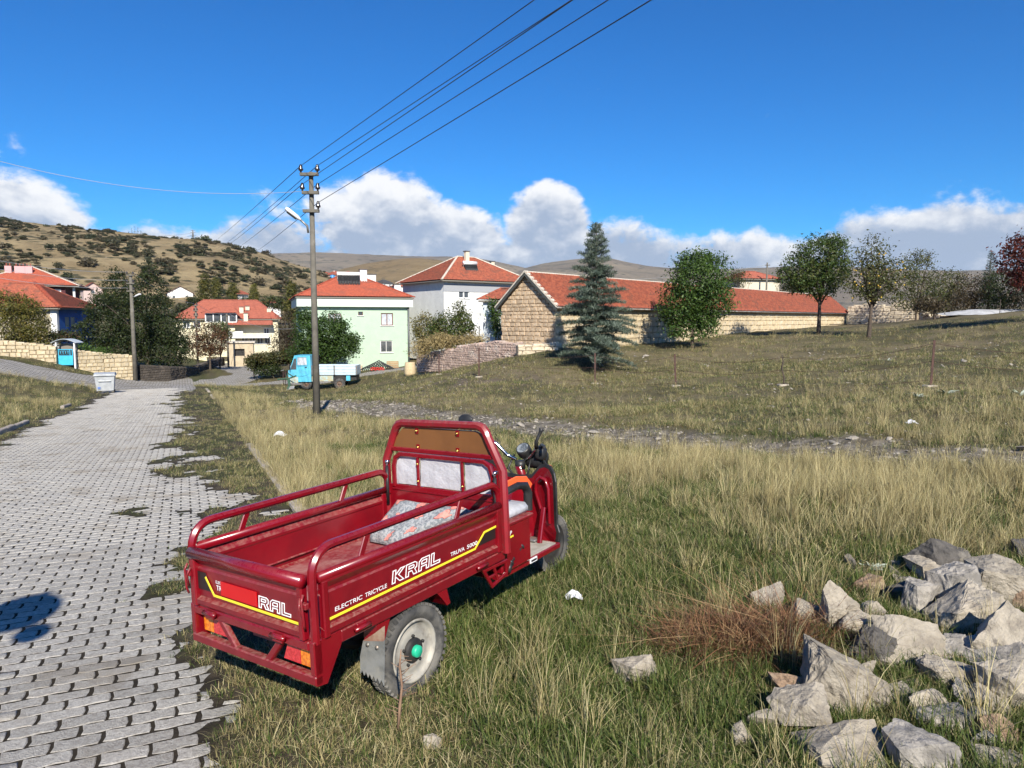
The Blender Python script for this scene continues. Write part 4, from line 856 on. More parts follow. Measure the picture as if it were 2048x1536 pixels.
for (fu, fv, s_, rt) in [(.12, .9, .075, .3), (.47, .86, .07, 1.0), (.36, .52, .08, .2), (.60, .60, .085, 2.0), (.93, .72, .085, 1.4), (.86, .3, .07, .7), (.62, .10, .08, 2.6), (.12, .45, .06, 2.2), (.9, .93, .06, .4)]:
    for nm, mm, grow, lift in (('petal_shade', m_pinkd, 1.14, .0012), ('petals', m_pink, 1.0, .0022)):
        b = MB(); vs = []; fs = []; K = 30
        for ring in range(1, 4):
            for k in range(K):
                a_ = 2 * math.pi * k / K; rr = s_ * grow * (.45 + .55 * abs(math.cos(2.5 * a_ + rt)) ** .7) * ring / 3 * (1 + .25 * math.sin(a_ * 3 + rt)); uu = fu + rr * math.cos(a_); vv = fv + rr * 1.1 * math.sin(a_)
                uu, vv = min(.97, max(.03, uu)), min(.97, max(.03, vv)); p = cush_pt(uu, vv); vs.append(p + Vector((-.3, -.1, 1)).normalized() * lift * (1 if mm is m_pink else 1))
        vs.append(cush_pt(min(.97, fu), min(.97, fv)) + Vector((-.3, -.1, 1)).normalized() * lift); c_ = len(vs) - 1
        fs = [(c_, k, (k + 1) % K) for k in range(K)] + [(L * K + k, L * K + (k + 1) % K, (L + 1) * K + (k + 1) % K, (L + 1) * K + k) for L in range(2) for k in range(K)]
        b.add(vs, fs, True); b.build(nm, mm, cush)
b = MB(); vs = []; n = 9
for i in range(n):
    for j in range(n): 
        u, v = i / (n - 1), j / (n - 1); vs.append((1.30 + .17 * v, .10 + .26 * u, GZ + .222 + .05 * math.sin(u * 3.14) * math.sin(v * 3.14) + .12 * v * v + .03 * vnoise(u * 5, v * 5, 8)))
b.add(vs, [(i * n + j, i * n + j + 1, (i + 1) * n + j + 1, (i + 1) * n + j) for i in range(n - 1) for j in range(n - 1)], True); o = b.build('fabric_and_shadow', mat('black_fabric_shadow', (.012, .013, .016), (.03, .03, .034), 12, .8)); o.matrix_world = trike.matrix_world  # black fabric also fills in the shadow beside the cushion
md = o.modifiers.new('thick', 'SOLIDIFY'); md.thickness = .012
tag(o, 'crumpled black fabric that also stands in for the shadow between the flowered cushion and the right side of the bed', 'fabric_and_shadow')
# ------------------------------------------------------------------ building helpers
def frame_of(P0, P1, z0):
    """matrix with x from P0 to P1, y away from the viewer, z up"""
    a, b = Vector((P0[0], P0[1], 0)), Vector((P1[0], P1[1], 0)); x = (b - a).normalized(); y = Vector((-x.y, x.x, 0)); L = (b - a).length
    M_ = Matrix(((x.x, y.x, 0, a.x), (x.y, y.y, 0, a.y), (0, 0, 1, z0), (0, 0, 0, 1))); return M_, L
def facade(b, w, z0, z1, ops, y=0.0, dep=.14, x0=0.0):
    xs = sorted({x0, x0 + w} | {v for o in ops for v in (o[0], o[0] + o[2])}); zs = sorted({z0, z1} | {v for o in ops for v in (o[1], o[1] + o[3])})
    for i in range(len(xs) - 1):
        for j in range(len(zs) - 1):
            cx, cz = (xs[i] + xs[i + 1]) / 2, (zs[j] + zs[j + 1]) / 2
            if any(o[0] < cx < o[0] + o[2] and o[1] < cz < o[1] + o[3] for o in ops): continue
            b.quad((xs[i], y, zs[j]), (xs[i + 1], y, zs[j]), (xs[i + 1], y, zs[j + 1]), (xs[i], y, zs[j + 1]))
    for o in ops:
        a0, c0, a1, c1 = o[0], o[1], o[0] + o[2], o[1] + o[3]; q = [(a0, c0), (a1, c0), (a1, c1), (a0, c1)]
        for k in range(4): (p, r_), (p2, r2) = q[k], q[(k + 1) % 4]; b.quad((p, y, r_), (p2, y, r2), (p2, y + dep, r2), (p, y + dep, r_))
m_glass = mat('window_glass', (.05, .06, .07), (.09, .10, .11), 2, .08, coat=.3, spec=.8); m_curtain = mat('curtained_glass', (.55, .57, .60), (.40, .43, .47), 6, .25, coat=.4)
m_wframe = mat('white_window_frame', (.75, .75, .73), None, rough=.5); m_bframe = mat('brown_window_frame', (.16, .055, .025), None, rough=.5)
def window(par, x, z, w, h, y=.09, fm=None, pm=None, mull=1, sill=True, bars=0):
    fm = fm or m_wframe; b = MB(); t = min(.07, w * .1)
    b.span((x, y - .03, z), (x + w, y + .03, z + t)); b.span((x, y - .03, z + h - t), (x + w, y + .03, z + h)); b.span((x, y - .029, z + t), (x + t, y + .03, z + h - t)); b.span((x + w - t, y - .029, z + t), (x + w, y + .03, z + h - t))
    for k in range(mull): xm = x + w * (k + 1) / (mull + 1); b.span((xm - t * .5, y - .028, z + t), (xm + t * .5, y + .03, z + h - t))
    f = b.build('window', fm, par)
    for k in range(mull + 1):
        xa = x + w * k / (mull + 1) + t * .4; xb = x + w * (k + 1) / (mull + 1) - t * .4; b = MB(); b.span((xa, y + .005, z + t * .5), (xb, y + .012, z + h - t * .5)); b.build('pane', pm or m_glass, f)
    if sill: b = MB(); b.span((x - .08, y - .17, z - .06), (x + w + .08, y + .02, z - .005)); b.build('sill', m_wframe, f)
    for k in range(bars): xm = x + w * (k + .5) / bars; b = MB(); b.rod([(xm, -.05, z - .04), (xm, -.05, z + h + .04)], .014, 5); b.build('bar', m_steel, f)
    return f
def tile_face(Av, Bv, Cv, Dv, pitch=.22, course=.34, wave=.045, lift=.055):
    """A,B eave ends, C above B, D above A"""
    Av, Bv, Cv, Dv = map(Vector, (Av, Bv, Cv, Dv)); e = (Bv - Av); L = e.length; e.normalize(); nn = e.cross(Dv - Av)
    if nn.length < 1e-6: nn = e.cross(Cv - Av)
    nn.normalize()
    if nn.z < 0: nn = -nn
    s_ = nn.cross(e); s_ = s_ if s_.z > 0 else -s_
    xD, yT = (Dv - Av).dot(e), (Dv - Av).dot(s_); xC = (Cv - Av).dot(e)
    nc = max(2, int(L / (pitch / 2))) ; X = np.linspace(0, L, nc + 1); ym = np.full(nc + 1, yT)
    if xD > 1e-3: ym = np.minimum(ym, yT * X / xD)
    if xC < L - 1e-3: ym = np.minimum(ym, yT * (L - X) / (L - xC))
    nr = max(1, int(math.ceil(yT / course))); rows = []
    for j in range(nr):
        rows.append((j * course, lift)); rows.append((min((j + 1) * course, yT) - 1e-4, 0.0))
    V = []; 
    for (yy_, lf) in rows:
        yv = np.minimum(yy_, ym); zv = lf + wave * (.5 + .5 * np.cos(np.arange(nc + 1) * math.pi)) 
        V.append(np.array(Av)[None] + X[:, None] * np.array(e) + yv[:, None] * np.array(s_) + zv[:, None] * np.array(nn))
    V = np.concatenate(V); m_ = nc + 1; i = np.arange(len(rows) - 1)[:, None] * m_; j = np.arange(nc)[None]; F = np.stack([i + j, i + j + 1, i + m_ + j + 1, i + m_ + j], -1).reshape(-1, 4)
    # drop collapsed cells above the hip lines
    yv0 = np.minimum(np.array([r_[0] for r_ in rows])[:, None], ym[None]); keep = []
    A4 = V[F]; area = np.linalg.norm(np.cross(A4[:, 2] - A4[:, 0], A4[:, 3] - A4[:, 1]), axis=1); F = F[area > 1e-5]
    return V, F
def roof_tiles(par, faces, mm, name='roof_tiles', **k):
    Vs, Fs, n = [], [], 0
    for f in faces: V, F = tile_face(*f, **k); Vs.append(V); Fs.append(F + n); n += len(V)
    o = link(name, np_mesh(name, np.concatenate(Vs), np.concatenate(Fs)), par, mm); o['kind'] = 'stuff'; return o
def ridge(par, P, Q, mm, r=.12, seg=.42, single=True, name='ridge_tile'):
    P, Q = Vector(P), Vector(Q); n = max(1, int((Q - P).length / seg)); d = (Q - P) / n; up = Vector((0, 0, 1)); prof = [(r * math.cos(a_), r * .8 * math.sin(a_)) for a_ in (0, R(36), R(72), R(108), R(144), R(180))]
    allb = MB()
    for k in range(n):
        b = MB() if single else allb; b.tube([P + d * k - d * .06, P + d * (k + 1)], prof, up, scales=[1.08, .88])
        if single: b.build(name, mm, par)
    if not single: o = allb.build(name, mm, par); o['kind'] = 'stuff'
m_tile = mat('red_roof_tile', (.37, .078, .036), (.25, .052, .027), 5.0, .8, lo=.35, hi=.65, c3=(.22, .06, .036), sc3=.6, bump=.2, bsc=25); m_tile_old = mat('old_roof_tile', (.36, .10, .052), (.225, .058, .034), 4.5, .85, lo=.38, hi=.62, c3=(.17, .065, .042), sc3=1.6, bump=.3, bsc=25)
m_tile_far = mat('far_roof_tile', (.33, .095, .058), (.25, .07, .045), 3, .85); m_mortar = mat('pale_mortar', (.62, .57, .48), (.48, .42, .34), 6, .9, bump=.3, bsc=30)
m_soffit = mat('soffit_board', (.20, .18, .15), None, rough=.8)
def hip_roof(par, L, D, z, rise, over, mm, inset=None, single_ridge=False, ridge_m=None, fascia=None, **k):
    a, b_, c, d = Vector((-over, -over, z)), Vector((L + over, -over, z)), Vector((L + over, D + over, z)), Vector((-over, D + over, z)); hd_ = (D + 2 * over) / 2; inset = hd_ if inset is None else inset
    if L + 2 * over > 2 * inset: r0, r1 = Vector((-over + inset, -over + hd_, z + rise)), Vector((L + over - inset, -over + hd_, z + rise))
    else: r0 = r1 = Vector((L / 2, -over + hd_, z + rise))
    rf = roof_tiles(par, [(a, b_, r1, r0), (b_, c, r1, r1), (c, d, r0, r1), (d, a, r0, r0)], mm, 'roof', **k)
    q = MB(); q.span((-over + .03, -over + .03, z - .12), (L + over - .03, D + over - .03, z - .01)); q.build('soffit', fascia or m_soffit, par)
    rm = ridge_m or mm
    for p0, p1 in ((r0, r1), (a, r0), (b_, r1), (d, r0), (c, r1)):
        if (p1 - p0).length > .5: ridge(par, p0 + Vector((0, 0, .03)), p1 + Vector((0, 0, .03)), rm, .11, .4, single_ridge)
    return rf
def gable_roof(par, L, D, z, rise, over, mm, along='x', **k):
    if along == 'x':
        r0, r1 = Vector((-over, D / 2, z + rise)), Vector((L + over, D / 2, z + rise)); dz = rise * over / (D / 2)
        a, b_, c, d = Vector((-over, -over, z - dz)), Vector((L + over, -over, z - dz)), Vector((L + over, D + over, z - dz)), Vector((-over, D + over, z - dz)); fs = [(a, b_, r1, r0), (c, d, r0, r1)]
    else:
        r0, r1 = Vector((L / 2, -over, z + rise)), Vector((L / 2, D + over, z + rise)); dz = rise * over / (L / 2)
        a, b_, c, d = Vector((-over, -over, z - dz)), Vector((L + over, -over, z - dz)), Vector((L + over, D + over, z - dz)), Vector((-over, D + over, z - dz)); fs = [(d, a, r0, r1), (b_, c, r1, r0)]
    rf = roof_tiles(par, fs, mm, 'roof', **k); ridge(par, r0 + Vector((0, 0, .02)), r1 + Vector((0, 0, .02)), mm, .11, .4, False); return rf
def shell(par, L, D, z0, z1, mm, ops=(), rops=(), name='wall', lops=()):
    b = MB(); facade(b, L, z0, z1, ops)
    q = MB(); facade(q, D, z0, z1, rops)
    b.add([(L - p[1], p[0], p[2]) for p in q.v], q.f)
    q = MB(); facade(q, D, z0, z1, lops); b.add([(p[1], D - p[0], p[2]) for p in q.v], q.f)
    b.quad((L, D, z0), (0, D, z0), (0, D, z1), (L, D, z1)); b.quad((0, 0, z1 - .02), (L, 0, z1 - .02), (L, D, z1 - .02), (0, D, z1 - .02))
    o = link(name, b.mesh(name, False), par, mm)
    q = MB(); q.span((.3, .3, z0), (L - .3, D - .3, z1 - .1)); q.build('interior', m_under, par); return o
def chimney(par, x, y, z, w, d, h, mm, cap=True, pots=0):
    b = MB(); b.span((x, y, z), (x + w, y + d, z + h), .01); c = b.build('chimney', mm, par)
    if cap: b = MB(); b.span((x - .06, y - .06, z + h), (x + w + .06, y + d + .06, z + h + .08)); b.build('chimney_cap', mat('dark_cap', (.12, .11, .1), None, rough=.8), c)
    for k in range(pots): b = MB(); b.rod([(x + w * (k + .5) / pots, y + d / 2, z + h), (x + w * (k + .5) / pots, y + d / 2, z + h + .35)], .09, 8, scales=[1, .7]); b.build('chimney_pot', m_tile_far, c)
def solar(name, label, M_, w=2.0, h=1.2, slope=.7):
    e = empty(name, label=label, cat='solar heater'); e.matrix_world = M_
    m_ = Matrix.Rotation(slope, 3, 'X'); b = MB(); b.box(m_ @ Vector((0, 0, h / 2)), (w, .06, h), Matrix.Rotation(slope - math.pi / 2, 3, 'X') @ Matrix.Rotation(math.pi / 2, 3, 'X')); b.build('frame', m_blk, e)
    n = 14
    for k in range(n): x = -w / 2 + w * (k + .5) / n; b = MB(); b.rod([m_ @ Vector((x, .06 * -1, .05)) , m_ @ Vector((x, -.06, h - .05))], w / n * .42, 6); b.build('tube', m_blk, e)
    b = MB(); b.rod([m_ @ Vector((-w / 2 - .05, 0, h + .16)), m_ @ Vector((w / 2 + .05, 0, h + .16))], .2, 14); b.build('tank', m_wframe, e)
    b = MB()
    b.rod([m_ @ Vector((-w / 2, .02, h + .1)), Vector((-w / 2, .9, -.1))], .025, 5); b.build('leg', m_steel, e); b = MB(); b.rod([m_ @ Vector((w / 2, .02, h + .1)), Vector((w / 2, .9, -.1))], .025, 5); b.build('leg', m_steel, e)
    b = MB(); b.span((-w / 2, -.06, -.06), (w / 2, .04, .06)); b.build('rail', m_wframe, e); return e
# stones for walls: a few shared lumpy blocks, scaled to fit
def block_mesh(seed, mm):
    r = random.Random(seed); g = .06; o = []
    pts = [(-.5, -.5), (-.15, -.5), (.2, -.5), (.5, -.5), (.5, 0), (.5, .5), (.1, .5), (-.2, .5), (-.5, .5), (-.5, 0)]
    o = [(x * (1 - g * r.uniform(.2, 1.6)), y * (1 - g * r.uniform(.2, 2.2))) for x, y in pts]; n = len(o)
    f1 = [(x * .86 + r.uniform(-.03, .03), -.5 * r.uniform(.75, 1.0), y * .82 + r.uniform(-.04, .04)) for x, y in o]
    v = [(x, .5, y) for x, y in o] + [(x, -.18, y) for x, y in o] + f1 + [(r.uniform(-.1, .1), -.5 * r.uniform(.85, 1.15), r.uniform(-.1, .1))]
    f = [(i, (i + 1) % n, n + (i + 1) % n, n + i) for i in range(n)] + [(n + i, n + (i + 1) % n, 2 * n + (i + 1) % n, 2 * n + i) for i in range(n)] + [(2 * n + i, 2 * n + (i + 1) % n, 3 * n) for i in range(n)]
    me = bpy.data.meshes.new('stone'); me.from_pydata(v, [], f); me.materials.append(mm); return me
def stone_face(par, x0, x1, zlo, zhi, mm, ch, sw, y=0.0, th=.1, limit=300, seed=1, sel=None, key=None):
    """stones over the strip x0..x1, zlo(x)..zhi(x) of the local plane y; the largest in the picture singly, the rest as one part"""
    r = random.Random(seed); ms = [block_mesh(seed * 50 + k, mm) for k in range(8)]; items = []
    zmin = min(zlo(x0 + (x1 - x0) * k / 20) for k in range(21)); zmax = max(zhi(x0 + (x1 - x0) * k / 20) for k in range(21)); z = zmin
    while z < zmax:
        h = ch * r.uniform(.75, 1.3); x = x0 - r.uniform(0, sw * .5)
        while x < x1:
            w = sw * r.uniform(.55, 1.5); xa, xb = max(x, x0), min(x + w, x1)
            if xb - xa > sw * .2:
                cx = (xa + xb) / 2; za, zb = max(z, zlo(cx)), min(z + h, zhi(cx))
                if zb - za > h * .3 and (sel is None or sel(cx, (za + zb) / 2)): items.append((cx, (za + zb) / 2, xb - xa, zb - za))
            x += w
        z += h
    if key: items.sort(key=key)
    rest = []
    for k, (cx, cz, w, h) in enumerate(items):
        sc_ = (w * 1.0, th * r.uniform(.8, 1.5), h * 1.0); M_ = Matrix.Translation((cx, y - th * .12, cz)) @ Euler((r.uniform(-.03, .03), r.uniform(-.07, .07), r.uniform(-.03, .03))).to_matrix().to_4x4() @ Matrix.Diagonal((*sc_, 1))
        me = ms[r.randrange(8)]
        if k < limit: o = bpy.data.objects.new('stone', me); COL.objects.link(o); o.parent = par; o.matrix_local = M_
        else: rest.append((me, M_))
    if rest:
        b = MB()
        for me, M_ in rest: b.add([M_ @ v.co for v in me.vertices], [tuple(p.vertices) for p in me.polygons])
        o = b.build('stones', mm, par); o['kind'] = 'stuff'
m_st_y = mat('yellow_limestone', (.56, .455, .29), (.46, .37, .235), 2.5, .92, bump=.5, bsc=14, c3=(.56, .50, .38), sc3=1.2, rnd=.3); m_st_b = mat('buff_limestone', (.52, .385, .25), (.43, .31, .20), 3, .92, bump=.6, bsc=14, c3=(.54, .45, .33), sc3=1.4, rnd=.4); m_st_p = mat('pink_rubble', (.42, .31, .26), (.33, .245, .20), 4, .92, bump=.6, bsc=14, c3=(.48, .40, .34), sc3=2, rnd=.45)
m_st_w = mat('pale_rubble', (.62, .53, .39), (.52, .43, .31), 3, .92, bump=.6, bsc=12, rnd=.35); m_st_d = mat('dark_rubble', (.085, .07, .055), (.055, .046, .04), 4, .95, bump=.6, bsc=12, c3=(.13, .11, .085), sc3=2, rnd=.5); m_jo = mat('wall_mortar', (.40, .32, .215), (.30, .235, .16), 7, .95, bump=.5, bsc=20); m_jod = mat('dark_joint', (.05, .04, .032), None, rough=.95)

# ------------------------------------------------------------------ the long stone barn
C0 = at(1110, 684, 40)[:2]; BD = np.array([.659, .752]); BG = np.array([-.752, .659]); BWD, BLN = 4.06, 53.3
Mb, _ = frame_of(C0 + BG * BWD, C0, 0.0)          # x along the gable (left to right), y along the barn
barn = empty('stone_barn', label='long low stone barn with red tiled roof behind the conifer', cat='barn'); barn.matrix_world = Mb
ZE, ZR = 2.70, 4.48
b = MB(); g0, g1 = (0, 0), (BWD, 0)
b.add([(0, .06, -1), (BWD - .06, .06, -1), (BWD - .06, .06, ZE), (BWD / 2, .06, ZR), (0, .06, ZE)], [(0, 1, 2, 3, 4)]); b.add([(BWD - .06, .06, -1), (BWD - .06, BLN, -1), (BWD - .06, BLN, ZE), (BWD - .06, .06, ZE)], [(0, 1, 2, 3)]); b.add([(0, .06, -1), (0, BLN, -1), (0, BLN, ZE), (0, .06, ZE)], [(0, 3, 2, 1)]); b.add([(0, BLN, -1), (BWD, BLN, -1), (BWD, BLN, ZE), (BWD / 2, BLN, ZR), (0, BLN, ZE)], [(4, 3, 2, 1, 0)])
b.build('wall', m_jo, barn)
gz = lambda x: ZE + (ZR - ZE) * (1 - abs(x - BWD / 2) / (BWD / 2)) - .03
gb = empty('gable_wall'); gb.parent = barn
stone_face(gb, 0.0, BWD - .02, lambda x: -.3, gz, m_st_b, .21, .36, 0.03, .1, 300, 3)
lw = empty('long_wall'); lw.parent = barn; lw.matrix_local = Matrix.Translation((BWD, 0, 0)) @ Matrix.Rotation(math.pi / 2, 4, 'Z')
stone_face(lw, 0.03, BLN, lambda x: max(-.3, -.2 + .03 * x), lambda x: ZE - .12, m_st_y, .36, .68, .035, .1, 300, 5, key=lambda it: it[0])
ov = .28; sl = (ZR - ZE) / (BWD / 2); ez = ZE - sl * ov + .05
roof_b = roof_tiles(barn, [((BWD + ov, -ov, ez), (BWD + ov, BLN + ov, ez), (BWD / 2, BLN + ov, ZR + .05), (BWD / 2, -ov, ZR + .05)), ((-ov, BLN + ov, ez), (-ov, -ov, ez), (BWD / 2, -ov, ZR + .05), (BWD / 2, BLN + ov, ZR + .05))], m_tile_old, 'roof', pitch=.24, course=.33, wave=.05, lift=.075)
for s_ in (-1, 1):
    xe = BWD / 2 + s_ * (BWD / 2 + ov)
    b = MB(); b.plate([(xe, -ov, ez - .20), (xe, -ov, ez - .03), (BWD / 2, -ov, ZR + .02), (BWD / 2, -ov, ZR - .15)], (0, 1, 0), .05); b.build('verge_board', mat('dark_verge_board', (.06, .065, .06), None, rough=.8), barn)
    b = MB(); b.plate([(xe, -ov - .02, ez + .0), (xe, -ov - .02, ez + .10), (BWD / 2, -ov - .02, ZR + .15), (BWD / 2, -ov - .02, ZR + .05)], (0, 1, 0), .34 if s_ > 0 else .2); b.build('verge_mortar', m_mortar, barn)
    b = MB(); b.plate([(BWD / 2 + s_ * .02, -ov + .06, ZR - .04), (xe, -ov + .06, ez - .04), (xe, BLN + ov, ez - .04), (BWD / 2 + s_ * .02, BLN + ov, ZR - .04)], (0, 0, -1), .04); b.build('roof_boards', m_soffit, barn)
b = MB(); b.rod([(BWD + ov + .05, -ov, ez - .02), (BWD + ov + .05, BLN + ov, ez - .02)], .05, 8); b.build('gutter', mat('grey_gutter', (.28, .27, .25), (.2, .15, .12), 3, .6), barn)
ridge(barn, (BWD / 2, -ov, ZR + .06), (BWD / 2, BLN + ov, ZR + .06), m_mortar, .10, .42, True)

# ------------------------------------------------------------------ garden walls round the barn and by the road
def wall_run(name, label, pts, mm, ch, sw, th=.4, limit=300, seed=1, jm=None, ragged=.0):
    """pts: (u, v_base, v_top, Y) along the run; a stone wall standing on the ground"""
    e = empty(name, label=label, cat='wall'); n0 = len(pts); W3 = [(Vector(at(u, vb, Y)), float(at(u, vt, Y)[2])) for (u, vb, vt, Y) in pts]; per = max(20, limit // (n0 - 1)); e.location = W3[0][0]
    for k in range(n0 - 1):
        (p, zt0), (q, zt1) = W3[k], W3[k + 1]; M_, L = frame_of(p, q, 0.0); s_ = empty('wall_section'); s_.parent = e; s_.matrix_world = M_; s_.matrix_parent_inverse = e.matrix_world.inverted() if False else Matrix.Translation(-e.location)
        zl = lambda x: p.z + (q.z - p.z) * x / L - .15; zh = lambda x: zt0 + (zt1 - zt0) * x / L + (ragged * (vnoise(x * 1.3 + k * 9, 2.0, seed) - .35) if ragged else 0)
        b = MB(); b.add([(0, .05, zl(0) - .5), (L, .05, zl(L) - .5), (L, .05, zt1 - .06), (0, .05, zt0 - .06), (0, th, zl(0) - .5), (L, th, zl(L) - .5), (L, th, zt1 - .06), (0, th, zt0 - .06)], [(0, 1, 2, 3), (3, 2, 6, 7), (4, 7, 6, 5), (0, 3, 7, 4), (1, 5, 6, 2)]); b.build('wall_core', jm or m_jo, s_)
        stone_face(s_, 0, L, zl, zh, mm, ch, sw, .02, .12, per, seed + k)
        b = MB(); x = 0.0; r = random.Random(seed + k)
        while x < L - .05:
            w = min(sw * r.uniform(.6, 1.4), L - x); b.box((x + w / 2, th / 2, zh(x + w / 2) - .02), (w * .94, th * 1.02, .12 * r.uniform(.7, 1.6)), Matrix.Rotation(r.uniform(-.08, .08), 3, 'Y'), .03); x += w
        o = b.build('coping', mm, s_); o['kind'] = 'stuff'
    return e
wall_run('garden_wall', 'pale block wall below the left corner of the barn', [(1036, 724, 690, 38.2), (1118, 708, 688, 38.8)], m_st_w, .27, .5, seed=21, ragged=.2)
wall_run('rubble_wall', 'low pinkish rubble wall running left from the barn above the fence', [(835, 740, 716, 47), (890, 738, 702, 44.5), (960, 737, 689, 42), (1035, 728, 687, 39.3)], m_st_p, .14, .22, .45, 300, 31, ragged=.3)
wall_run('ruined_wall', 'broken pale stone wall at the right end of the barn', [(1694, 656, 612, 79), (1780, 652, 611, 76), (1832, 648, 614, 74)], m_st_w, .38, .66, .6, 200, 41, ragged=.8)
wall_run('field_wall', 'low tumbled stone wall right of the broken wall', [(1838, 648, 634, 72), (1900, 644, 630, 68)], m_st_w, .32, .55, .6, 100, 43, ragged=.7)
wall_run('roadside_wall', 'cream stone wall left of the blue gate', [(-120, 700, 664, 51), (0, 712, 681, 52), (60, 721, 687, 52.8), (114, 730, 694, 53.4)], m_st_y, .30, .42, .5, 240, 51)
wall_run('roadside_wall', 'cream stone wall between the blue gate and the concrete pole', [(150, 738, 700, 54), (210, 752, 707, 55.6), (276, 765, 713, 57.3)], m_st_y, .30, .42, .5, 240, 61)
wall_run('dark_wall', 'dark curved rubble wall right of the concrete pole', [(281, 768, 731, 57.8), (340, 768, 734, 60), (372, 766, 735, 63.5), (398, 762, 736, 69)], m_st_d, .2, .3, .5, 200, 71, m_jod)
wall_run('dark_wall', 'dark wall beside the lane going down to the village', [(398, 762, 732, 70), (425, 748, 722, 80), (449, 739, 714, 92)], m_st_d, .25, .36, .5, 80, 81, m_jod)
wall_run('yard_wall', 'low cream wall between the lane and the vine arbour', [(518, 756, 747, 64), (580, 751, 742, 62)], m_st_y, .26, .5, .3, 80, 91)
wall_run('yard_wall', 'low cream footing wall in front of the green house', [(655, 744, 737, 62), (725, 739, 731, 62.5)], m_st_y, .26, .5, .3, 80, 93)

# ------------------------------------------------------------------ green house
def pxz(v, Y): return float(CAM_H + (HOR - v) / F_PX * Y)
def mk_house(name, label, u0, Y0, u1, Y1, cat='house', group=None):
    p, q = at(u0, 640, Y0), at(u1, 640, Y1); M_, L = frame_of(p, q, 0.0); e = empty(name, label=label, cat=cat, group=group); e.matrix_world = M_; return e, L
gh, L = mk_house('green_house', 'mint green two-storey house with red hipped roof and solar heater', 604, 61, 815, 64); D = 11
mint = mat('mint_plaster', (.44, .57, .43), (.405, .53, .40), 1.5, .85, lo=.3, hi=.7, grime=.05); mintw = mat('pale_mint_band', (.60, .68, .58), None, rough=.8)
zt, zb = pxz(614, 62.5), pxz(745, 62.5); xw = lambda u: (u - 604) / (815 - 604) * L
W1 = (xw(760), pxz(651, 63), xw(785) - xw(760), 1.1); W2 = (xw(758), pxz(705, 63), xw(783) - xw(758), 1.05); W3 = (xw(714), pxz(631, 63), .42, .33); W4 = (xw(655), pxz(652, 63), 1.1, 1.1)
shell(gh, L, D, zb - 1, zt, mint, [W1, W2, W3, W4])
window(gh, *W1, fm=m_bframe, pm=m_curtain); window(gh, *W2, fm=m_wframe, pm=m_glass, bars=9); window(gh, *W3, fm=m_bframe, mull=0); window(gh, *W4, fm=m_bframe, pm=m_curtain)
b = MB(); b.span((-.42, -.42, zt), (L + .42, D + .42, zt + .72)); b.build('eave_band', mintw, gh)
hip_roof(gh, L, D, zt + .84, 2.5, .55, m_tile, None, True, m_tile)
b = MB(); b.rod([(L + .06, -.1, zb), (L + .06, -.1, zt)], .09, 8); b.build('shaded_edge_pipe', mat('shaded_edge_dark', (.1, .11, .11), None, rough=.5), gh)  # dark pipe stands in for the shaded right edge of the house
for (u, w, h, dpt) in ((729, .62, 1.35, 3.2), (744, 1.0, 1.0, 4.6), (807, .6, .7, 4.5)): chimney(gh, xw(u), dpt, zt + 1.4 + (0.4 if u < 760 else -.2), w, .6, h + .3, m_wframe)
solar('solar_heater', 'black tube solar water heater on the green house roof', gh.matrix_world @ Matrix.Translation((xw(704), 2.2, zt + 1.85)), 1.95, 1.25, -.6)
# ------------------------------------------------------------------ white house behind the barn
wh_, L = mk_house('white_house', 'white house with red hipped roof behind the barn gable', 888, 66, 1060, 72); D = 8; wm = mat('white_plaster', (.70, .70, .68), (.62, .62, .6), 1.2, .9, lo=.3, hi=.7, grime=.12); zt = pxz(566, 68); xw = lambda u: (u - 888) / (1060 - 888) * L
ops = [(xw(916), pxz(597, 68), .55, .8), (xw(926), pxz(597, 68), .55, .8), (xw(990), pxz(597, 70), .8, .8)]
shell(wh_, L, D, -2, zt, wm, ops)
for o_ in ops: window(wh_, *o_, mull=0)
hip_roof(wh_, L, D, zt + .12, 2.6, .5, m_tile_old, None, True, m_mortar)
b = MB(); b.span((-.02, -.035, zt - .9), (L + .02, -.004, zt - .2)); b.build('grey_band', mat('grey_band_paint', (.33, .34, .36), None, rough=.8), wh_)
for (u, dd, h) in ((963, 3.0, 1.9), (1033, 4.5, 1.2)): chimney(wh_, xw(u), dd, zt + 1.3, .4, .4, h, mat('cream_plaster', (.68, .6, .45), None, rough=.9))
solar('solar_heater', 'solar water heater with white tank on the white house roof', wh_.matrix_world @ Matrix.Translation((xw(957), 1.2, zt + .9)), 1.4, 1.05, -.5)
# lean-to with the satellite dish
le, L = mk_house('lean_to', 'white lean-to with small red roof joined to the barn gable', 966, 46, 1004, 45.4, 'outbuilding'); ztl = pxz(604, 46)
shell(le, L, 2.6, -1.5, ztl, mat('blue_white_plaster', (.62, .68, .72), (.55, .6, .64), 2, .9, grime=.15)); hip_roof(le, L + .5, 2.6, ztl + .1, .75, .25, m_tile_old, .9, False)
dish = empty('satellite_dish', A(958, 640, 45.2), label='white satellite dish beside the barn gable', cat='satellite dish'); b = MB(); b.lathe([(0, .12), (.2, .1), (.36, .04), (.45, -.03), (.46, -.02), (.36, .06), (0, .15)], (0, 0, .1), 'Y', 20); o = b.build('reflector', m_wframe, dish); b = MB(); b.rod([(0, .15, 0), (.0, .3, -.3), (0, .3, -2.2)], .03, 6); b.build('post', m_steel, dish); b = MB(); b.rod([(0, .05, -.3), (0, -.45, .1)], .012, 5); b.box((0, -.45, .12), (.06, .1, .06)); b.build('receiver_arm', m_steel, dish)
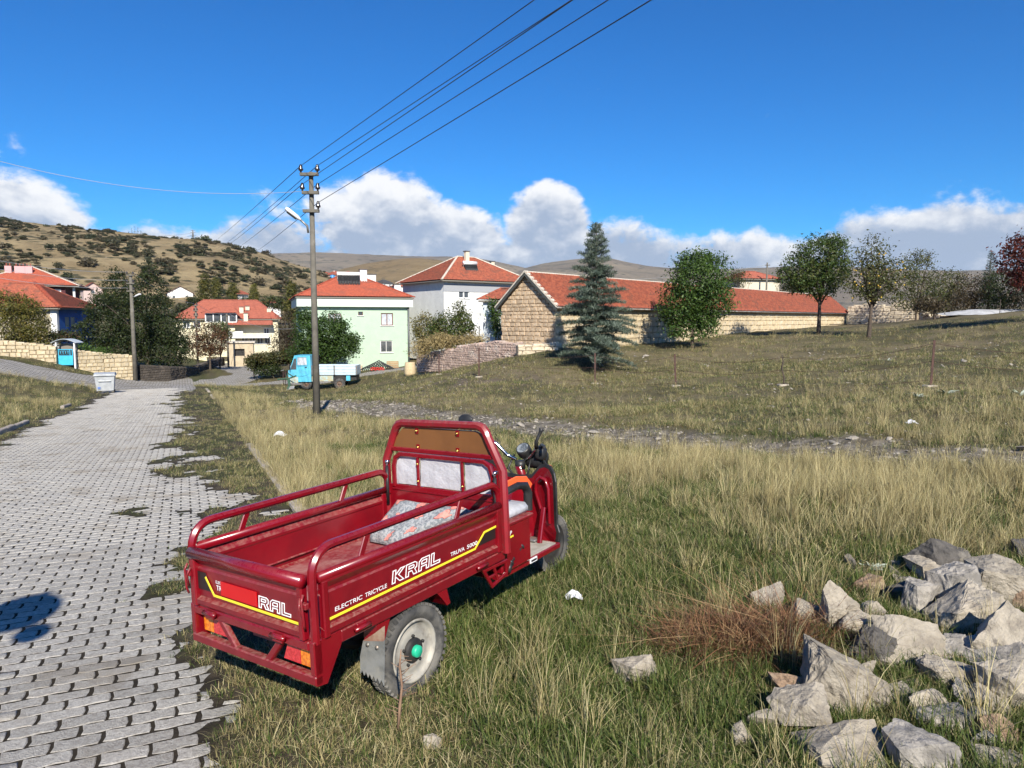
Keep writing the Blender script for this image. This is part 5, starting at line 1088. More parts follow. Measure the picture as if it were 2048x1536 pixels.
# ------------------------------------------------------------------ cream building with the big red roof
cb, L = mk_house('cream_building', 'cream building with big red roof and glazed dormer beyond the lane', 352, 96, 556, 100); D = 13; cream = mat('cream_plaster_wall', (.72, .66, .46), (.66, .6, .42), 1, .9, lo=.3, hi=.7, grime=.05); xw = lambda u: (u - 352) / (556 - 352) * L; zt = pxz(640, 97); zb = pxz(716, 97)
ops = [(xw(480) + k * 1.0, pxz(688, 98), .8, 1.0) for k in range(0, 4)] + [(xw(526), pxz(668, 98), .7, .8), (xw(365), pxz(655, 97), .9, .8), (xw(385), pxz(655, 97), .9, .8)]
shell(cb, L, D, zb - 2, zt, cream, ops)
for o_ in ops: window(cb, *o_)
hip_roof(cb, L, D, zt + .12, 2.75, .5, m_tile_far, 3.4, False, None, None, pitch=.35)
b = MB(); b.span((xw(408), -1.0, zb + .2), (xw(468), 1.5, pxz(644, 96)), .0); dm = b.build('dormer_wall', cream, cb)
b = MB(); x0, x1 = xw(411), xw(472); z0, z1 = pxz(643.5, 95.5), pxz(627, 95.5); 
for k in range(5): xx_ = x0 + (x1 - x0) * k / 4; b.span((xx_ - .07, -1.03, z0), (xx_ + .07, -.9, z1))
b.span((x0, -1.02, z0 - .1), (x1, -.9, z0 + .02)); b.span((x0, -1.02, z1 - .06), (x1, -.9, z1 + .06)); b.build('glazing_frame', m_wframe, cb)
for k in range(4): b = MB(); b.span((x0 + (x1 - x0) * k / 4 + .07, -.98, z0), (x0 + (x1 - x0) * (k + 1) / 4 - .07, -.94, z1)); b.build('pane', m_glass, cb)
roof_tiles(cb, [((x0 - .5, -1.5, z1 + .05), (x1 + .5, -1.5, z1 + .05), (x1 - .6, 1.4, z1 + .95), (x0 + 1.4, 1.4, z1 + .95))], m_tile_far, 'dormer_roof', pitch=.35)
zr2 = pxz(651, 95); roof_tiles(cb, [((xw(450), -1.6, zr2), (xw(546), -1.6, zr2), (xw(540), 3.0, pxz(618, 99)), (xw(470), 3.0, pxz(618, 99)))], m_tile_far, 'lower_roof', pitch=.35)
b = MB(); b.span((xw(452), -1.2, pxz(677, 95)), (xw(536), -.1, pxz(674, 95))); b.span((xw(454), -1.18, pxz(674, 95)), (xw(484), -1.1, pxz(663, 95))); b.build('balcony', m_wframe, cb)
for (u, v0, v1, dd) in ((486, 648, 627, -.6), (476, 633, 614, 1.4), (488, 620, 612, 2.2), (533, 628, 616, 2.0)): chimney(cb, xw(u), dd, pxz(v0, 97), .55, .5, pxz(v1, 97) - pxz(v0, 97), mat('cream_plaster', (.68, .6, .45), None, rough=.9))
yb, L = mk_house('yard_building', 'low sand-coloured stone outbuilding with dark opening below the cream building', 452, 90, 505, 91, 'outbuilding'); zt = pxz(686, 90); shell(yb, L, 4, pxz(722, 90) - 1.5, zt, mat('sand_wall', (.52, .43, .3), (.44, .36, .25), 2, .95, bump=.4, bsc=8), [(L * .28, pxz(712, 90), 1.2, .9)]); b = MB(); b.span((-.2, -.2, zt), (L + .2, 4.2, zt + .15)); b.build('flat_roof', m_mortar, yb)
# ------------------------------------------------------------------ houses at the left edge
mh, L = mk_house('maroon_house', 'maroon house with broad red roof and pink chimneys at the left edge', -60, 84, 134, 88); D = 12; mar = mat('maroon_plaster', (.085, .022, .028), (.07, .018, .022), 2, .85); xw = lambda u: (u + 60) / 194 * L; zt = pxz(573, 86)
ops = [(xw(86), pxz(590, 86), .6, .8), (xw(112), pxz(594, 86), .65, 1.0), (xw(45), pxz(592, 86), .65, .9)]; shell(mh, L, D, -2, zt, mar, ops)
for o_ in ops: window(mh, *o_, pm=m_curtain, mull=0)
hip_roof(mh, L + 1.0, D, zt + .12, 2.6, .6, m_tile, None, False, m_mortar)
for (u, w, pots) in ((20, 1.1, 3), (42, .75, 2), (0, .7, 2)): chimney(mh, xw(u), 3.4, zt + 1.0, w, .5, 1.6, mat('pink_plaster', (.62, .36, .36), None, rough=.9), False, pots)
b = MB(); b.span((L + .75, .2, -2), (L + 1.0, .45, zt)); b.build('porch_column', wm, mh); b = MB(); b.span((L, .1, pxz(605, 87)), (L + 1.1, 3.0, pxz(602, 87))); b.build('balcony_slab', wm, mh)
bh, L = mk_house('blue_house', 'old house with tiled hip roof, white corner and deep blue side wall', -120, 62, 114, 63); D = 7; zt = pxz(618, 62); shell(bh, L, D, -2.5, zt, mat('old_cream_plaster', (.5, .45, .33), (.4, .35, .26), 1.5, .95, grime=.3))
b = MB(); b.span((L - .5, -.06, -2.5), (L + .02, .3, zt - .05)); b.build('white_corner', m_wframe, bh)
b = MB(); facade(b, 6.6, -2.5, zt, [(1.0, zt - 1.6, .75, .9), (2.0, zt - 1.6, .75, .9)]); q = MB(); q.add([(L + .03 - p[1], p[0] + .3, p[2]) for p in b.v], b.f); q.build('blue_wall', mat('deep_blue_plaster', (.02, .12, .40), (.016, .1, .34), 2, .8), bh)
for xx_ in (1.3, 2.3): b = MB(); b.span((L - .12, xx_, zt - 1.6), (L - .06, xx_ + .75, zt - .7)); b.build('shutter', mat('brown_shutter', (.14, .09, .07), None, rough=.7), bh)
hip_roof(bh, L, D, zt + .1, 2.3, .6, m_tile_old, None, False); 
rr0, rr1 = Vector((L + .6, -.6, zt + .16)), Vector((L + .6 - 4.1, 3.5, zt + 2.46)); 
ridge(bh, rr0, rr1, m_tile, .2, .42, True, 'hip_tile')
# blue gate with its little arched canopy
ga = empty('garden_gate', A(132, 730, 53.7), label='bright blue metal garden gate under a small arched canopy', cat='gate'); mg = mat('sky_blue_metal', (.06, .48, .72), (.05, .42, .64), 3, .5, grime=.05)
w = 1.15; b = MB(); b.span((-.55, 0, .0), (.55, .05, .72)); b.build('lower_panel', mg, ga); b = MB(); b.span((-.55, .0, 1.15), (.55, .05, 1.2)); b.build('top_rail', mg, ga)
for x in (-.55, .32, .5): b = MB(); b.span((x, 0, .72), (x + .05, .05, 1.15)); b.build('stile', mg, ga)
b = MB(); b.span((-.5, .02, .722), (.5, .03, 1.148)); b.build('grille_back', m_under, ga)
for k in range(4): b = MB(); x = -.42 + .19 * k; b.rod([(x, .0, .76), (x + .12, 0, 1.1)], .012, 5); b.rod([(x + .12, 0, .76), (x, 0, 1.1)], .012, 5); b.build('grille', mg, ga)
for x in (-.72, .66): b = MB(); b.span((x, -.05, -.3), (x + .1, .05, 1.75)); b.build('canopy_post', m_wframe, ga)
b = MB(); b.tube([(-.95, .3, 1.68)] + [(-.8 + 1.6 * k / 8, .3, 1.75 + .22 * math.sin(math.pi * k / 8)) for k in range(9)] + [(.95, .3, 1.68)], [(-.5, -.015), (.5, -.015), (.5, .015), (-.5, .015)], (0, 0, 1)); b.build('canopy', mat('canopy_sheet', (.45, .5, .54), None, rough=.5), ga)
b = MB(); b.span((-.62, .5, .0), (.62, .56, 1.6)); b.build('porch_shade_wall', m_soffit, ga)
# ------------------------------------------------------------------ far houses on the slope
far_w = [mat('far_white', (.68, .67, .64), None, rough=.9), mat('far_cream', (.6, .54, .42), None, rough=.9), mat('far_pink', (.55, .42, .38), None, rough=.9)]
for (u0, u1, vb, ve, vr, Y, wi, gx, lab) in [
    (337, 388, 612, 586, 573, 210, 0, 1, 'white gabled house above the cream building roof'), (341, 362, 574, 563, 556, 290, 1, 0, 'small cream house with open loggia on the hill foot left of the poplars'),
    (372, 394, 575, 571, 566, 270, 0, 0, 'red roofed house just left of the tall poplars'), (443, 458, 588, 582, 571, 240, 0, 1, 'orange roofed house between the two poplar clumps'),
    (478, 498, 603, 590, 582, 200, 0, 0, 'white house with red roof right of the second poplar clump'), (130, 200, 575, 566, 558, 230, 0, 0, 'long red roof behind the maroon house'), (170, 208, 590, 578, 566, 190, 2, 1, 'red roofed house left of the dark walnut tree'),
    (530, 562, 618, 607, 601, 190, 0, 0, 'low white house behind the cream building'), (645, 668, 556, 549, 544, 420, 0, 0, 'tiny white house on the hill shoulder left of the solar heater'), (668, 690, 560, 551, 543, 400, 2, 0, 'tiny house with dark red roof beside a blue tank on the shoulder'),
    (766, 786, 575, 567, 560, 330, 0, 0, 'white two-storey house with dark roof right of the chimneys'), (790, 834, 585, 574, 567, 300, 0, 0, 'row house with white walls on the far right of the green roof'), (800, 845, 628, 606, 598, 150, 2, 0, 'red roofed house right behind the green house'), (838, 880, 625, 610, 600, 160, 0, 0, 'white house glimpsed between the green and white houses'),
    (446, 456, 522, 513, 511, 430, 1, 0, 'ruined pale hut high on the hillside'), (398, 410, 612, 602, 598, 200, 0, 1, 'white end wall behind the big red roof'), (1478, 1556, 572, 560, 543, 105, 1, 0, 'red roofed house behind the barn at the right')]:
    e, L = mk_house('far_house', lab, u0, Y, u1, Y * 1.015, group='far houses'); zb, zt, zr = pxz(vb, Y) - 3, pxz(ve, Y), pxz(vr, Y); D = L * (.8 if not gx else 1.1); rise = max(.5, zr - zt)
    h = zt - pxz(vb, Y); nw = max(1, int(L / 2.6)); ops = [] if h < 1.2 else [(L * (k + .5) / nw - .4, zt - min(h * .75, 1.9), .8, min(1.1, h * .5)) for k in range(nw)]
    shell(e, L, D, zb, zt, far_w[wi], ops)
    for o_ in ops: window(e, *o_, mull=0, sill=False)
    if gx:
        b = MB(); b.add([(0, 0.01, zt), (L, 0.01, zt), (L / 2, 0.01, zt + rise)], [(0, 1, 2)]); b.build('gable', far_w[wi], e); gable_roof(e, L, D, zt, rise, .4, m_tile_far, 'y', pitch=.5)
    else: hip_roof(e, L, D, zt + .1, rise, .5, m_tile_far if 'dark roof' not in lab else mat('dark_roof_tile', (.06, .06, .065), None, rough=.8), None, False, None, None, pitch=.5)
    if L > 7: chimney(e, L * .3, D * .35, zt + rise * .3, .6, .6, rise * .9, far_w[wi])
o = MB(); o.lathe([(0, 1.6), (1.0, 1.5), (1.3, 1.2), (1.3, 0)], A(665, 556, 396), 'Z', 14); o.lathe([(.3, 1.6), (.3, 1.75), (0, 1.75)], A(665, 556, 396), 'Z', 8); tag(o.build('water_tank', mat('blue_tank', (.05, .25, .6), None, rough=.4)), 'bright blue water tank by the tiny houses on the hill shoulder', 'tank')
# ------------------------------------------------------------------ trees and shrubs
def foliage(ells, ncl, per, leaf, cols, seed, shell=.5, cr=.35, aspect=.45, droop=0.0):
    r = np.random.default_rng(seed); E_ = np.array(ells, float); wt = (E_[:, 3] * E_[:, 4] * E_[:, 5]) ** .7; k = r.choice(len(E_), ncl, p=wt / wt.sum()); e = E_[k]
    d = r.normal(size=(ncl, 3)); d /= np.linalg.norm(d, axis=1)[:, None]; rad = (shell ** 3 + (1 - shell ** 3) * r.random(ncl)) ** (1 / 3); lump = .78 + .5 * vnoise(d[:, 0] * 2.4 + k * 3.1 + seed, d[:, 1] * 2.4 + d[:, 2] * 1.9, seed % 97)
    c = e[:, :3] + d * e[:, 3:6] * (rad * lump)[:, None]; cs = cr * r.uniform(.6, 1.35, ncl)
    n = ncl * per; P = np.repeat(c, per, 0) + r.normal(size=(n, 3)) * np.repeat(cs, per)[:, None] * np.array([.55, .55, .42]); out = np.repeat(d, per, 0)
    nr = out * .5 + r.normal(size=(n, 3)) * .65 + np.array([0, 0, .45]); nr /= np.linalg.norm(nr, axis=1)[:, None]; a = np.cross(nr, r.normal(size=(n, 3))); a /= np.linalg.norm(a, axis=1)[:, None] + 1e-9; a[:, 2] -= droop; b = np.cross(nr, a)
    L = leaf * r.uniform(.6, 1.35, n)[:, None]; V = np.stack([P - a * L * .5, P + b * L * aspect * .5, P + a * L * .5 + nr * L * -.1, P - b * L * aspect * .5], 1).reshape(-1, 3); F = np.arange(n * 4).reshape(n, 4)
    cc = np.array(cols); ci = cc[np.repeat(r.integers(0, len(cc), ncl), per)] * .65 + cc[r.integers(0, len(cc), n)] * .35; ci = ci * r.uniform(.7, 1.35, n)[:, None]
    return V, F, np.repeat(ci, 4, 0), c
m_leaf = leaf_mat('leaves', (1, 1, 1), .28, .5); m_bark = mat('bark', (.10, .075, .055), (.055, .042, .033), 9, .95, bump=.6, bsc=20); m_barkp = mat('pale_bark', (.20, .17, .14), (.11, .09, .07), 9, .95, bump=.6, bsc=20)
def limbs(b, base, top, r0, targets, seed, lean=.0):
    q = random.Random(seed); base, top = Vector(base), Vector(top); mid = base.lerp(top, .5) + Vector((q.uniform(-.08, .08), q.uniform(-.08, .08), 0)) * (top - base).length * .6
    b.rod([base - Vector((0, 0, .3)), base + Vector((0, 0, .02)), mid, top], r0, 9, scales=[1.5, 1.25, .9, .7])
    for t in targets:
        t = Vector(t); s0 = base.lerp(top, q.uniform(.72, 1.0)); m1 = s0.lerp(t, .5) + Vector((q.uniform(-.2, .2), q.uniform(-.2, .2), .12 * (t - s0).length)); b.rod([s0, m1, t], r0, 6, scales=[.5, .3, .08])
def tree(name, label, base, ells, cols, ncl=700, per=9, leaf=.16, trunk_h=1.5, tr=.1, seed=1, shell=.5, cr=.35, aspect=.45, bm=None, cat='tree', group=None, nl=14, droop=0.0):
    e = empty(name, base, label=label, cat=cat, group=group); V, F, C, cl = foliage(ells, ncl, per, leaf, cols, seed, shell, cr, aspect, droop); link('crown', np_mesh('crown', V, F, False, C), e, m_leaf)
    q = np.random.default_rng(seed); tg = cl[q.choice(len(cl), min(nl, len(cl)), False)]; b = MB(); ec = np.mean(np.array(ells)[:, :3], 0); limbs(b, (0, 0, 0), (ec[0] * .25, ec[1] * .25, trunk_h), tr, tg, seed); b.build('trunk', bm or m_bark, e); return e
def ell(base, Y, u, v, ru, rv, dy=0.0, rd=None):
    """ellipsoid seen at (u,v) with radii in picture units, relative to the tree's base"""
    k = Y / F_PX; p = at(u, v, Y + dy); return (p[0] - base[0], p[1] - base[1], p[2] - base[2], ru * k, (rd or (ru + rv) / 2) * k, rv * k)
def T_(name, label, u, v, Y, blobs, cols, **k):
    base = at(u, v, Y); base[2] = min(base[2], hz(base[0], base[1])) if k.pop('snap', True) else base[2]
    return tree(name, label, tuple(base), [ell(base, Y, *q) for q in blobs], cols, **k)
GR = [(.058, .105, .02), (.04, .078, .015), (.08, .13, .027), (.03, .06, .013)]; OL = [(.07, .085, .025), (.09, .10, .03), (.05, .065, .019), (.12, .105, .032)]; DK = [(.026, .042, .012), (.036, .055, .015), (.02, .033, .01), (.055, .066, .019)]; RB = [(.12, .055, .03), (.09, .04, .025), (.06, .06, .02), (.15, .075, .035)]; DB = [(.075, .055, .03), (.06, .045, .026), (.09, .07, .035)]
T_('leafy_tree', 'bright green leafy tree standing against the middle of the barn', 1385, 695, 44, [(1395, 560, 58, 52), (1372, 605, 52, 45), (1425, 600, 45, 42), (1385, 530, 34, 28), (1400, 635, 38, 26), (1415, 525, 26, 22), (1385, 655, 56, 20), (1350, 630, 30, 26)], GR, ncl=2100, per=10, leaf=.17, trunk_h=1.6, tr=.09, seed=3)
T_('street_tree', 'round-crowned green tree with bare trunk near the right end of the barn', 1637, 672, 50, [(1640, 510, 50, 38), (1600, 545, 42, 36), (1668, 540, 34, 34), (1630, 570, 56, 24), (1665, 488, 24, 20)], [(.065, .115, .025), (.085, .13, .03), (.12, .13, .035), (.045, .085, .02)], ncl=1300, per=10, leaf=.18, trunk_h=2.9, tr=.13, seed=5)
ap = T_('apple_tree', 'thin-leaved apple tree with yellow fruit right of the round-crowned tree', 1737, 680, 46, [(1745, 510, 30, 36), (1735, 555, 52, 34), (1778, 550, 42, 36), (1742, 588, 34, 18), (1790, 590, 22, 14)], OL, ncl=640, per=8, leaf=.17, trunk_h=2.7, tr=.12, seed=7, shell=.35, cr=.42, nl=26)
q = np.random.default_rng(4)
for k in range(34):
    b = MB(); p = A(float(q.uniform(1700, 1815)), float(q.uniform(500, 605)), 45 + float(q.uniform(-1.5, 1.0))) - Vector(ap.location); b.lathe([(0, -.05), (.04, -.035), (.055, 0), (.04, .035), (0, .045)], p, 'Z', 6); b.build('apple', mat('yellow_apple', (.62, .42, .05), (.5, .3, .05), 9, .5), ap)
for (u, v, Y, bl, cl, lab, sd, ncl) in [
    (1600, 640, 92, [(1590, 560, 34, 26), (1575, 590, 24, 16)], OL, 'olive shrub tree behind the round-crowned tree', 11, 420), (1832, 636, 70, [(1830, 540, 36, 34), (1850, 575, 40, 36), (1815, 600, 34, 24), (1845, 515, 22, 16)], OL, 'tall wispy tree above the broken wall', 12, 560),
    (1895, 632, 74, [(1893, 575, 42, 34), (1880, 605, 42, 20)], OL, 'olive thicket bush right of the broken wall', 13, 600), (1950, 630, 72, [(1948, 580, 40, 32), (1940, 605, 40, 18)], DB, 'brownish thicket bush before the white sheeting', 14, 520), (2005, 628, 70, [(2005, 575, 42, 36), (2010, 605, 40, 16)], DK, 'dark thicket bush at the right edge', 15, 620), (1870, 622, 60, [(1858, 610, 30, 14)], DB, 'low bare scrub in front of the thicket', 16, 200), (1480, 630, 96, [(1475, 556, 24, 18)], OL, 'grey-green treetop above the barn roof', 17, 200), (2080, 628, 66, [(2080, 560, 50, 44), (2070, 600, 44, 22)], DB, 'scrub bush half out of frame at the right', 18, 500)]:
    T_('thicket_bush', lab, u, v, Y, bl, cl, ncl=ncl, per=8, leaf=.2, trunk_h=1.2, tr=.09, seed=sd, shell=.3, cr=.5, nl=22, cat='bush')
T_('red_tree', 'dark red-leaved tree at the right edge of the field', 2090, 652, 43, [(2040, 518, 40, 42), (2085, 500, 50, 46), (2080, 556, 60, 26), (2130, 530, 50, 40)], [(.11, .026, .02), (.08, .02, .016), (.14, .04, .025)], ncl=900, per=9, leaf=.2, trunk_h=2.2, tr=.12, seed=21)
T_('round_bush', 'olive-yellow bush behind the roadside wall at the left edge', 40, 705, 55.5, [(30, 640, 54, 52), (65, 655, 30, 36), (10, 615, 34, 36), (60, 620, 22, 24), (50, 680, 42, 20)], [(.10, .10, .02), (.13, .12, .025), (.07, .075, .018), (.16, .12, .03)], ncl=1500, per=10, leaf=.17, trunk_h=.8, tr=.1, seed=23)
T_('hedge_bush', 'low bush behind the blue gate', 118, 705, 57, [(112, 676, 22, 14), (140, 672, 18, 10)], DK + RB[:1], ncl=260, per=9, leaf=.16, trunk_h=.5, tr=.05, seed=24, cat='bush')
T_('walnut_tree', 'big dark green walnut tree behind the concrete pole', 300, 730, 63, [(235, 590, 30, 46), (290, 590, 36, 50), (215, 650, 44, 44), (280, 650, 50, 50), (335, 655, 38, 44), (250, 690, 62, 34), (330, 700, 48, 40), (300, 545, 16, 20), (232, 553, 14, 16), (170, 665, 18, 30), (195, 620, 24, 26), (360, 690, 18, 24)], DK, ncl=3200, per=10, leaf=.2, trunk_h=2.0, tr=.2, seed=25, cr=.42)
T_('ivy_bush', 'green creeper spilling over the cream wall left of the pole', 180, 712, 56, [(165, 698, 16, 12), (195, 704, 22, 9)], GR, ncl=200, per=9, leaf=.15, trunk_h=.4, tr=.03, seed=26, cat='bush')
T_('rusty_tree', 'small tree with reddish brown autumn leaves right of the walnut', 420, 728, 76, [(415, 665, 30, 22), (435, 680, 24, 24), (395, 690, 28, 26), (425, 700, 24, 14)], RB, ncl=620, per=9, leaf=.2, trunk_h=1.6, tr=.1, seed=27, shell=.35)
T_('green_bush_tree', 'small green tree with reddish neighbour by the far lane pole', 440, 728, 80, [(440, 655, 18, 16), (450, 670, 12, 14)], GR[:2] + OL, ncl=240, per=9, leaf=.2, trunk_h=1.6, tr=.08, seed=28)
for (u, vb, vt, wd, Y, lab, sd) in [(408, 608, 549, 11, 185, 'tallest poplar, left of its clump above the red roof', 31), (432, 606, 556, 9, 190, 'slimmer poplar just right of the tallest', 32), (466, 606, 566, 13, 200, 'broad poplar right of the orange roofed house', 33), (508, 610, 570, 9, 190, 'lone slender poplar between roof and green house', 34), (583, 640, 567, 13, 130, 'poplar close to the left eave of the green house', 35), (264, 500, 472, 3.4, 455, 'far poplar on the hill skyline', 36)]:
    k = (vb - vt) / 4.0; T_('poplar', lab, u, vb, Y, [(u, vt + (i + .6) * k, wd * f, k * .8) for i, f in enumerate((.55, .9, 1.0, .85))], [(.12, .12, .03), (.09, .10, .025), (.16, .14, .035)], ncl=420, per=8, leaf=.4 if Y < 300 else .8, trunk_h=2.0, tr=.18, seed=sd, cr=.5 if Y < 300 else .8, group='poplars', snap=False)
T_('brown_tree', 'brownish bare-looking tree left of the green house', 578, 740, 84, [(575, 655, 22, 34), (590, 680, 22, 30), (560, 690, 20, 22)], DB, ncl=620, per=8, leaf=.2, trunk_h=2, tr=.12, seed=41, shell=.3)
T_('fig_tree', 'bushy bright green tree in front of the green house', 640, 742, 57, [(620, 670, 30, 36), (655, 665, 36, 40), (690, 690, 26, 24), (640, 705, 56, 28), (680, 655, 18, 16), (705, 680, 14, 14), (610, 635, 16, 16)], GR, ncl=1900, per=10, leaf=.2, trunk_h=1.0, tr=.1, seed=42, cr=.36)
T_('small_shrub', 'dark green shrub with dry grass left of the satellite dish', 905, 700, 53, [(890, 655, 30, 32), (930, 650, 24, 26), (905, 680, 40, 18), (870, 665, 18, 24), (920, 622, 12, 18)], OL + GR[:2], ncl=1000, per=9, leaf=.17, trunk_h=.8, tr=.06, seed=43, shell=.3)
T_('small_shrub', 'yellowish shrub at the corner of the green house', 846, 715, 58, [(848, 660, 20, 34), (860, 690, 22, 20)], [(.13, .12, .03), (.10, .10, .025), (.17, .13, .05)], ncl=460, per=9, leaf=.17, trunk_h=.8, tr=.05, seed=44, cat='bush')
T_('wall_creeper', 'green creeper climbing the white lean-to wall', 992, 680, 44.9, [(990, 625, 10, 22), (994, 655, 9, 18), (985, 610, 6, 10)], GR, ncl=240, per=9, leaf=.13, trunk_h=1.2, tr=.03, seed=45, cat='plant', snap=False)
T_('dry_weeds', 'tall straw-coloured weeds on top of the pink rubble wall', 900, 696, 44.6, [(880, 682, 34, 12), (940, 680, 30, 9), (840, 700, 16, 12)], [(.42, .33, .16), (.35, .27, .12), (.5, .4, .2)], ncl=420, per=9, leaf=.3, trunk_h=.2, tr=.02, seed=46, aspect=.1, cat='weeds', snap=False)
# vine arbour
av = empty('vine_arbour', A(545, 750, 61), label='low dark vine arbour on posts left of the blue truck', cat='arbour'); bs_ = np.array(av.location)
V, F, C, cl = foliage([ell(bs_, 61, 540, 717, 44, 11, 0, 40), ell(bs_, 61, 515, 724, 18, 14, 0, 30), ell(bs_, 61, 572, 712, 24, 9, 0, 30)], 900, 10, .2, [(.06, .07, .02), (.08, .085, .022), (.045, .055, .016), (.1, .075, .025)], 51, .2, .3); link('vine', np_mesh('vine', V, F, False, C), av, m_leaf)
for (x, y) in ((-1.6, 0), (.2, -.4), (1.6, 0), (-1.4, 2.2), (1.5, 2.2)): b = MB(); b.rod([(x, y, -.3), (x, y, 1.5)], .05, 6); b.build('post', m_wframe if x > 1 else m_bark, av)
b = MB(); b.rod([(-1.8, -.2, 1.45), (1.9, -.2, 1.5)], .04, 5); b.build('beam', m_wframe, av)
T_('yard_bush', 'dark shrub below the vine arbour', 548, 753, 60, [(545, 738, 16, 10), (520, 742, 10, 8)], DK, ncl=200, per=9, leaf=.15, trunk_h=.3, tr=.03, seed=52, cat='bush')
# conifers
def conifer(name, label, base, H, Rb, seed, cols, nb=150, step=.1, ln=.16, tiers=0, twig=.36):
    e = empty(name, base, label=label, cat='tree'); q = np.random.default_rng(seed); P = []; D_ = []; b = MB(); b.rod([(0, 0, -.3), (0, 0, H * .5), (0, 0, H * .98)], .11, 8, scales=[1.3, .7, .1])
    for k in range(nb):
        t = (k + q.random()) / nb; t = (math.floor(t * tiers) + .5 + .22 * q.normal()) / tiers if tiers else t; t = min(.995, max(.0, t)); z = H * (.07 + .91 * t ** .92); L = Rb * ((1 - t) ** .95) * q.uniform(.62, 1.15) * (1.0 if z > H * .16 else .75) + .12; a = k * 2.39996 + q.normal(0, .35); up = .22 - .12 * t + q.normal(0, .06) + (.5 * t * t)
        dx, dy = math.cos(a), math.sin(a); pts = []
        for s in np.linspace(0, 1, 6): pts.append(np.array([dx * L * s, dy * L * s, z + L * (up * s - .32 * s * s * (1 - t * .6))]))
        b.rod([tuple(p) for p in pts], .022, 4, scales=[1.2 * (1 - t * .6), .9 * (1 - t * .5), .7, .5, .35, .15], caps=False)
        for s in np.arange(.12, 1.0, step / max(L, .2)):
            i = min(int(s * 5), 4); f = s * 5 - i; p = pts[i] * (1 - f) + pts[i + 1] * f; tw = twig * L * (1 - s) * .7 + .08
            for sd in (-1, 1):
                sx, sy = -dy * sd, dx * sd; m = max(1, int(tw / (step * 1.0)))
                for j in range(m + 1): r_ = tw * j / max(1, m); P.append(p + np.array([sx * r_ + dx * r_ * .55, sy * r_ + dy * r_ * .55, -.06 * r_ / tw * tw + q.normal(0, .015)])); D_.append((sx * .7 + dx * .6, sy * .7 + dy * .6, 0.0))
    b.build('trunk', m_barkp, e); P = np.array(P); D_ = np.array(D_); per = 6; n = len(P) * per; PP = np.repeat(P, per, 0) + q.normal(0, .035, (n, 3)); d = np.repeat(D_, per, 0) * .5 + q.normal(0, .55, (n, 3)) + np.array([0, 0, .5]); d /= np.linalg.norm(d, axis=1)[:, None]
    sv = np.cross(d, q.normal(size=(n, 3))); sv /= np.linalg.norm(sv, axis=1)[:, None]; L_ = ln * q.uniform(.6, 1.2, n)[:, None]; w = .013; V = np.stack([PP - sv * w, PP + sv * w, PP + d * L_ + sv * w * .3, PP + d * L_ - sv * w * .3], 1).reshape(-1, 3)
    cc = np.array(cols); c = np.repeat(cc[q.integers(0, len(cc), len(P))], per, 0) * q.uniform(.7, 1.3, n)[:, None]; link('needles', np_mesh('needles', V, np.arange(n * 4).reshape(n, 4), False, np.repeat(c, 4, 0)), e, leaf_mat('needle', (1, 1, 1), .12, .5)); return e
cbp = at(1190, 746, 34); cbp[2] = hz(cbp[0], cbp[1]); CN = [(.075, .105, .075), (.11, .145, .11), (.05, .075, .052), (.17, .205, .16)]
conifer('cedar_tree', 'blue-green cedar standing before the barn behind the wire fence', tuple(cbp), 7.0, 2.3, 61, CN, 104, .085, .14, 0, .40)
p = at(1975, 632, 78); conifer('far_conifer', 'small conifer poking above the thicket at the right', tuple(p), 7.2, 1.5, 62, [(.045, .07, .05), (.06, .09, .06)], 60, .22, .22)
# shrubs dotted over the hill, a few shared shapes
SH = []
for k in range(6):
    V, F, C, _c = foliage([(0, 0, .5, 1.0, 1.0, .6), (.5, .2, .4, .6, .6, .4), (-.5, -.1, .35, .6, .7, .4)], 70, 7, .36, [[(.075, .075, .04), (.09, .085, .045)], [(.12, .10, .06), (.10, .085, .05)], [(.055, .07, .035), (.075, .08, .04)]][k % 3], 70 + k, .3, .3, .6); me = np_mesh('hill_shrub', V, F, False, C); me.materials.append(m_leaf); SH.append(me)
q = random.Random(5); spots = []
for (u, t, s) in [(45, .985, 2.6), (92, .985, 2.8), (118, .985, 2.2), (153, .99, 3.0), (180, .985, 3.2), (212, .985, 3.0), (225, .985, 2.0), (245, .98, 1.8), (310, .99, 2.2), (323, .99, 2.4), (335, .985, 2.2), (345, .985, 2.0), (358, .99, 2.3), (500, .99, 2.0), (515, .99, 1.6), (360, .88, 3.6), (385, .86, 3.4), (400, .87, 3.0), (410, .78, 3.0), (25, .95, 4.0), (8, .93, 4.5), (60, .9, 3.0), (395, .99, 2.0)]: spots.append((u, t, s))
while len(spots) < 290:
    u = q.uniform(-30, 690); t = q.uniform(.2, .985)
    if vnoise(u / 55.0, t * 7.0, 9) < .38: continue
    spots.append((u, t, q.uniform(.6, 1.7) * (1.7 if q.random() < .18 else .9)))
for i, (u, t, s) in enumerate(spots):
    o = bpy.data.objects.new('hill_shrub', SH[i % 6]); COL.objects.link(o); p = HILL(u, min(t, 1.0)); o.location = p - Vector((0, 0, .25 * s)); o.scale = (s, s, s * q.uniform(.7, 1.05)); o.rotation_euler = (0, 0, q.uniform(0, 6.28)); tag(o, 'dark shrub dotted on the dry hillside behind the village', 'shrub', 'hillside shrubs')
for (u, s) in ((272, 3.0), (278, 3.8), (284, 4.4), (290, 4.2), (296, 3.4)):
    p = HILL(u, .985); conifer('hill_conifer', {272: 'leftmost small conifer', 278: 'second small conifer from the left', 284: 'tallest conifer', 290: 'fourth conifer from the left', 296: 'rightmost conifer'}[u] + ' of the clump on the hill skyline', tuple(p - Vector((0, 0, 1))), s * 2.6, s * .5, u, [(.03, .05, .035), (.04, .06, .04)], 16, .9, .9)
